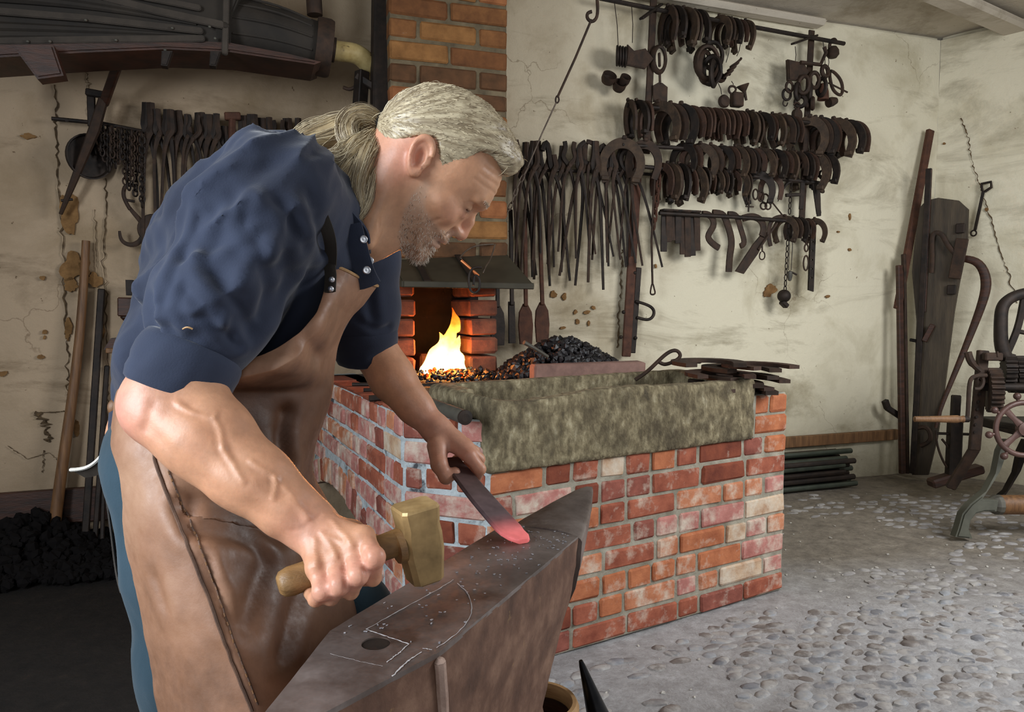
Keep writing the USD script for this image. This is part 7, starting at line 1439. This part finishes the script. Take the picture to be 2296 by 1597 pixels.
for c_, (pts, r0, r1) in enumerate(LOCKS):
    q = spline(np.array([P(*p_) for p_ in pts]), 26); rad = np.interp(np.linspace(0, 1, 26), [0, .3, .7, 1], [r0 * .6, r0 * 1.25, (r0 + r1) * .62, r1 * .5]); t = np.gradient(q, axis=0); t /= np.linalg.norm(t, axis=1)[:, None]; s1 = np.cross(t, FW); s1 /= np.maximum(np.linalg.norm(s1, axis=1)[:, None], 1e-6); s2 = np.cross(t, s1)
    lv_, lf_ = tube(q, rad * .8, 12); stp = np.clip((fbm(lv_ * np.array([60, 60, 60]), 3, c_) - .5) * 2.2 + .5, 0, 1)[:, None]; obj('ponytail_lock', (lv_, lf_), M['hair'], hair, smooth=True, col=np.array(srgb(118, 98, 70)) * (1 - stp) + np.array(srgb(180, 160, 122)) * stp)
    for k in range(230):
        a, m = r.uniform(0, 2 * math.pi), math.sqrt(r.uniform(.3, 1.0)); tw = np.linspace(0, r.normal(0, 1.2), 26) + a; fr = 1 + .25 * np.sin(np.linspace(0, 9, 26) + a) * r.random(); e_ = r.integers(18, 27); b_ = r.integers(0, 6)
        pts_ = q + (s1 * (np.cos(tw) * rad * m * fr)[:, None] + s2 * (np.sin(tw) * rad * m * fr)[:, None]); S[r.choice(3, p=[.4, .35, .25])].append(pts_[b_:e_])
for k in range(3): curves('hair_strands', S[k], [np.full(len(x), .0006 + .0002 * (k == 0)) * np.interp(np.linspace(0, 1, len(x)), [0, .8, 1], [1, 1, .3]) for x in S[k]], HM[k], hair)
obj('hair_tie', tube([P(858, 283, 1.165) + UP * .020 * math.cos(t) - FW * .022 * math.sin(t) + RT * .003 * math.sin(3 * t) for t in np.arange(20) * math.pi / 10], .0045, 6, closed=True), M['leather_dark'], hair, smooth=40)
bw_ = beard_w(hv); q = hl(hv); ok = np.flatnonzero((bw_ > .5) & (q[:, 2] > -.05)); hnn = trimesh.Trimesh(hv, hf, process=False).vertex_normals; B = [[], []]
ok = ok[(hl(hv[ok])[:, 0] < .1035) | (hl(hv[ok])[:, 1] < -.05)]; pick = r.choice(ok, 2300)
chin = hw_((.10, -.10, 0))
for i in pick:
    qq = hl(hv[i]); dens = np.clip((-qq[1] - .02) / .065, .10, 1)
    if r.random() > dens or (abs(qq[1] + .0660) < .0095 and qq[0] > .090): continue
    L = r.uniform(.0018, .0042) + .0045 * np.exp(-(np.linalg.norm(hv[i] - chin) / .035) ** 2); d = nrm(hnn[i] * .7 + (-HU * .8 + HF * .25) * .8 + r.normal(0, .25, 3)); p0 = hv[i]
    B[int(r.random() > .62)].append(np.array([p0, p0 + d * L * .5, p0 + (d + r.normal(0, .15, 3)) * L]))
for k in range(2): curves('beard_hairs', B[k], [np.full(3, .00045) * [1, 1, .4] for x in B[k]], HM[3 + k], body_p if False else man)
eb = []
for k in range(110):
    t = r.uniform(0, 1); b0 = np.array([.118 - .016 * t ** 1.5, .027 + .006 * t - .004 * t * t, .012 + .030 * t]); i = np.argmin(np.linalg.norm(hv - hw_(b0), axis=1)); p0 = hv[i]; d = nrm(hnn[i] * .5 + HS * .6 - HF * .35 + HU * r.normal(.1, .25)); eb.append(np.array([p0, p0 + d * .004, p0 + d * .008 - hnn[i] * .001]))
curves('eyebrow', eb, [np.full(3, .0005) for x in eb], HM[3], man)

# ================================================================== HAMMER AND HOT BLADE
M['hammer_wood'] = two('hammer_handle_wood', (104, 76, 44), (150, 114, 70), scale=10, stretch=(2, 8, 8), rough=.45, bump=.3)
M['hammer_tan'] = surf('worn_hammer_metal', [(.3, srgb(122, 98, 62)), (.5, srgb(166, 136, 90)), (.72, srgb(204, 174, 124))], scale=14, rough=.42, metal=.3, bump=.25, bscale=60, bdist=.001, rough2=.6)  # warm reflections are put into the base colour of the head
h0, h1 = P(628, 1312, .862), P(915, 1208, .938); hdv = nrm(h1 - h0)
ham = thing('hammer', 'heavy brass-coloured forging hammer with short wooden handle swung over the anvil', 'hammer', base=(h0 + h1) / 2)
q = [h0 + hdv * t for t in (-.002, .002, .012, .05, .10, .14, .165)]
obj('handle', tube(q, [.010, .015, .0175, .0165, .0155, .0170, .0185], 16), M['hammer_wood'], ham, smooth=50)
hup = nrm(P(935, 1135, .93) - P(958, 1300, .945)); hx = nrm(hdv - hup * (hdv @ hup)); hy = np.cross(hup, hx); hcn = P(941, 1212, .938)
def hsec(z, w, d, c): return [hcn + hup * z + hx * x + hy * y for x, y in ((w - c, d), (w, d - c), (w, -d + c), (w - c, -d), (-w + c, -d), (-w, -d + c), (-w, d - c), (-w + c, d))]
obj('head', loft([hsec(-.052, .016, .018, .005), hsec(-.050, .020, .020, .006), hsec(-.030, .0225, .021, .006), hsec(-.012, .025, .022, .006), hsec(.010, .025, .022, .006), hsec(.022, .0235, .022, .006), hsec(.044, .0250, .024, .005), hsec(.0475, .0235, .0225, .005)][::-1]), M['hammer_tan'], ham, smooth=25)
obj('wedge', tube([hcn - hx * .032, hcn - hx * .024], [.020, .022], 14), M['hammer_wood'], ham, smooth=40)

def bladecol():
    return usdkit.material(stage, '/World/Looks/hot_steel', {'a': ('attribute', {'attribute': 'tint'}), 'g': ('geometry', {}), 'n': ('noise_texture', {'scale': 40, 'detail': 6}), 'mr': ('map_range', {'from_min': .3, 'from_max': .7, 'to_min': .7, 'to_max': 1.2, 'clamp': True}), 'mx': ('mix', {'mix_type': 'multiply', 'fac': 1.0}), 'bp': ('bump', {'strength': .3, 'distance': .001}), 's': ('separate_color', {}), 'es': ('map_range', {'from_min': .30, 'from_max': .62, 'to_min': 0, 'to_max': .34, 'clamp': True}), 'p': ('principled_bsdf', {'roughness': .42, 'metallic': .35, 'emission_color': (1, .20, .19)})},
        [('a.color', 'mx.color1'), ('g.position', 'n.vector'), ('n.fac', 'mr.value'), ('mr.result', 'mx.color2'), ('mx.color', 'p.base_color'), ('n.fac', 'bp.height'), ('bp.normal', 'p.normal'), ('a.color', 's.color'), ('s.r', 'es.value'), ('es.result', 'p.emission_strength')], surface='p.BSDF')
b0, b1 = P(1010, 1030, 1.402), atz(1168, 1215, AZ + .006); bd_ = nrm(b1 - b0); bs = nrm(np.cross(bd_, UP)); bs = bs if bs @ RT > 0 else -bs; bn = np.cross(bs, bd_); bn = bn if bn[2] > 0 else -bn; LB = np.linalg.norm(b1 - b0)
rings = []
for t in np.linspace(0, 1, 40):
    w = np.interp(t, [0, .15, .5, .85, .95, 1], [.018, .021, .0235, .0245, .020, .011]); off = np.interp(t, [0, .9, 1], [0, 0, .006]); c = b0 + bd_ * LB * t + bs * off - bn * .004 * math.sin(t * 3.1)
    rings.append([c + bs * x + bn * y for x, y in ((w, .0022), (w - .003, .0042), (-w + .003, .0042), (-w, .0022), (-w, -.0022), (-w + .003, -.0042), (w - .003, -.0042), (w, -.0022))])
v, f = loft(rings); v, f = trimesh.remesh.subdivide_to_size(v, f, .008); t = ((v - b0) @ bd_) / LB; hot = np.clip((t - .70) / .26, 0, 1)[:, None] ** 1.1
col = (np.array(srgb(78, 58, 48)) * (1 - np.clip(t / .6, 0, 1))[:, None] + np.array(srgb(118, 100, 104)) * np.clip(t / .6, 0, 1)[:, None]) * (1 - hot) + np.array((.74, .20, .21)) * hot
bl = thing('hot_iron', 'flat steel blade held on the anvil, its tip glowing pinkish red', 'blade', base=(b0 + b1) / 2)
obj('bar', (v, f), bladecol(), bl, smooth=True, col=col)
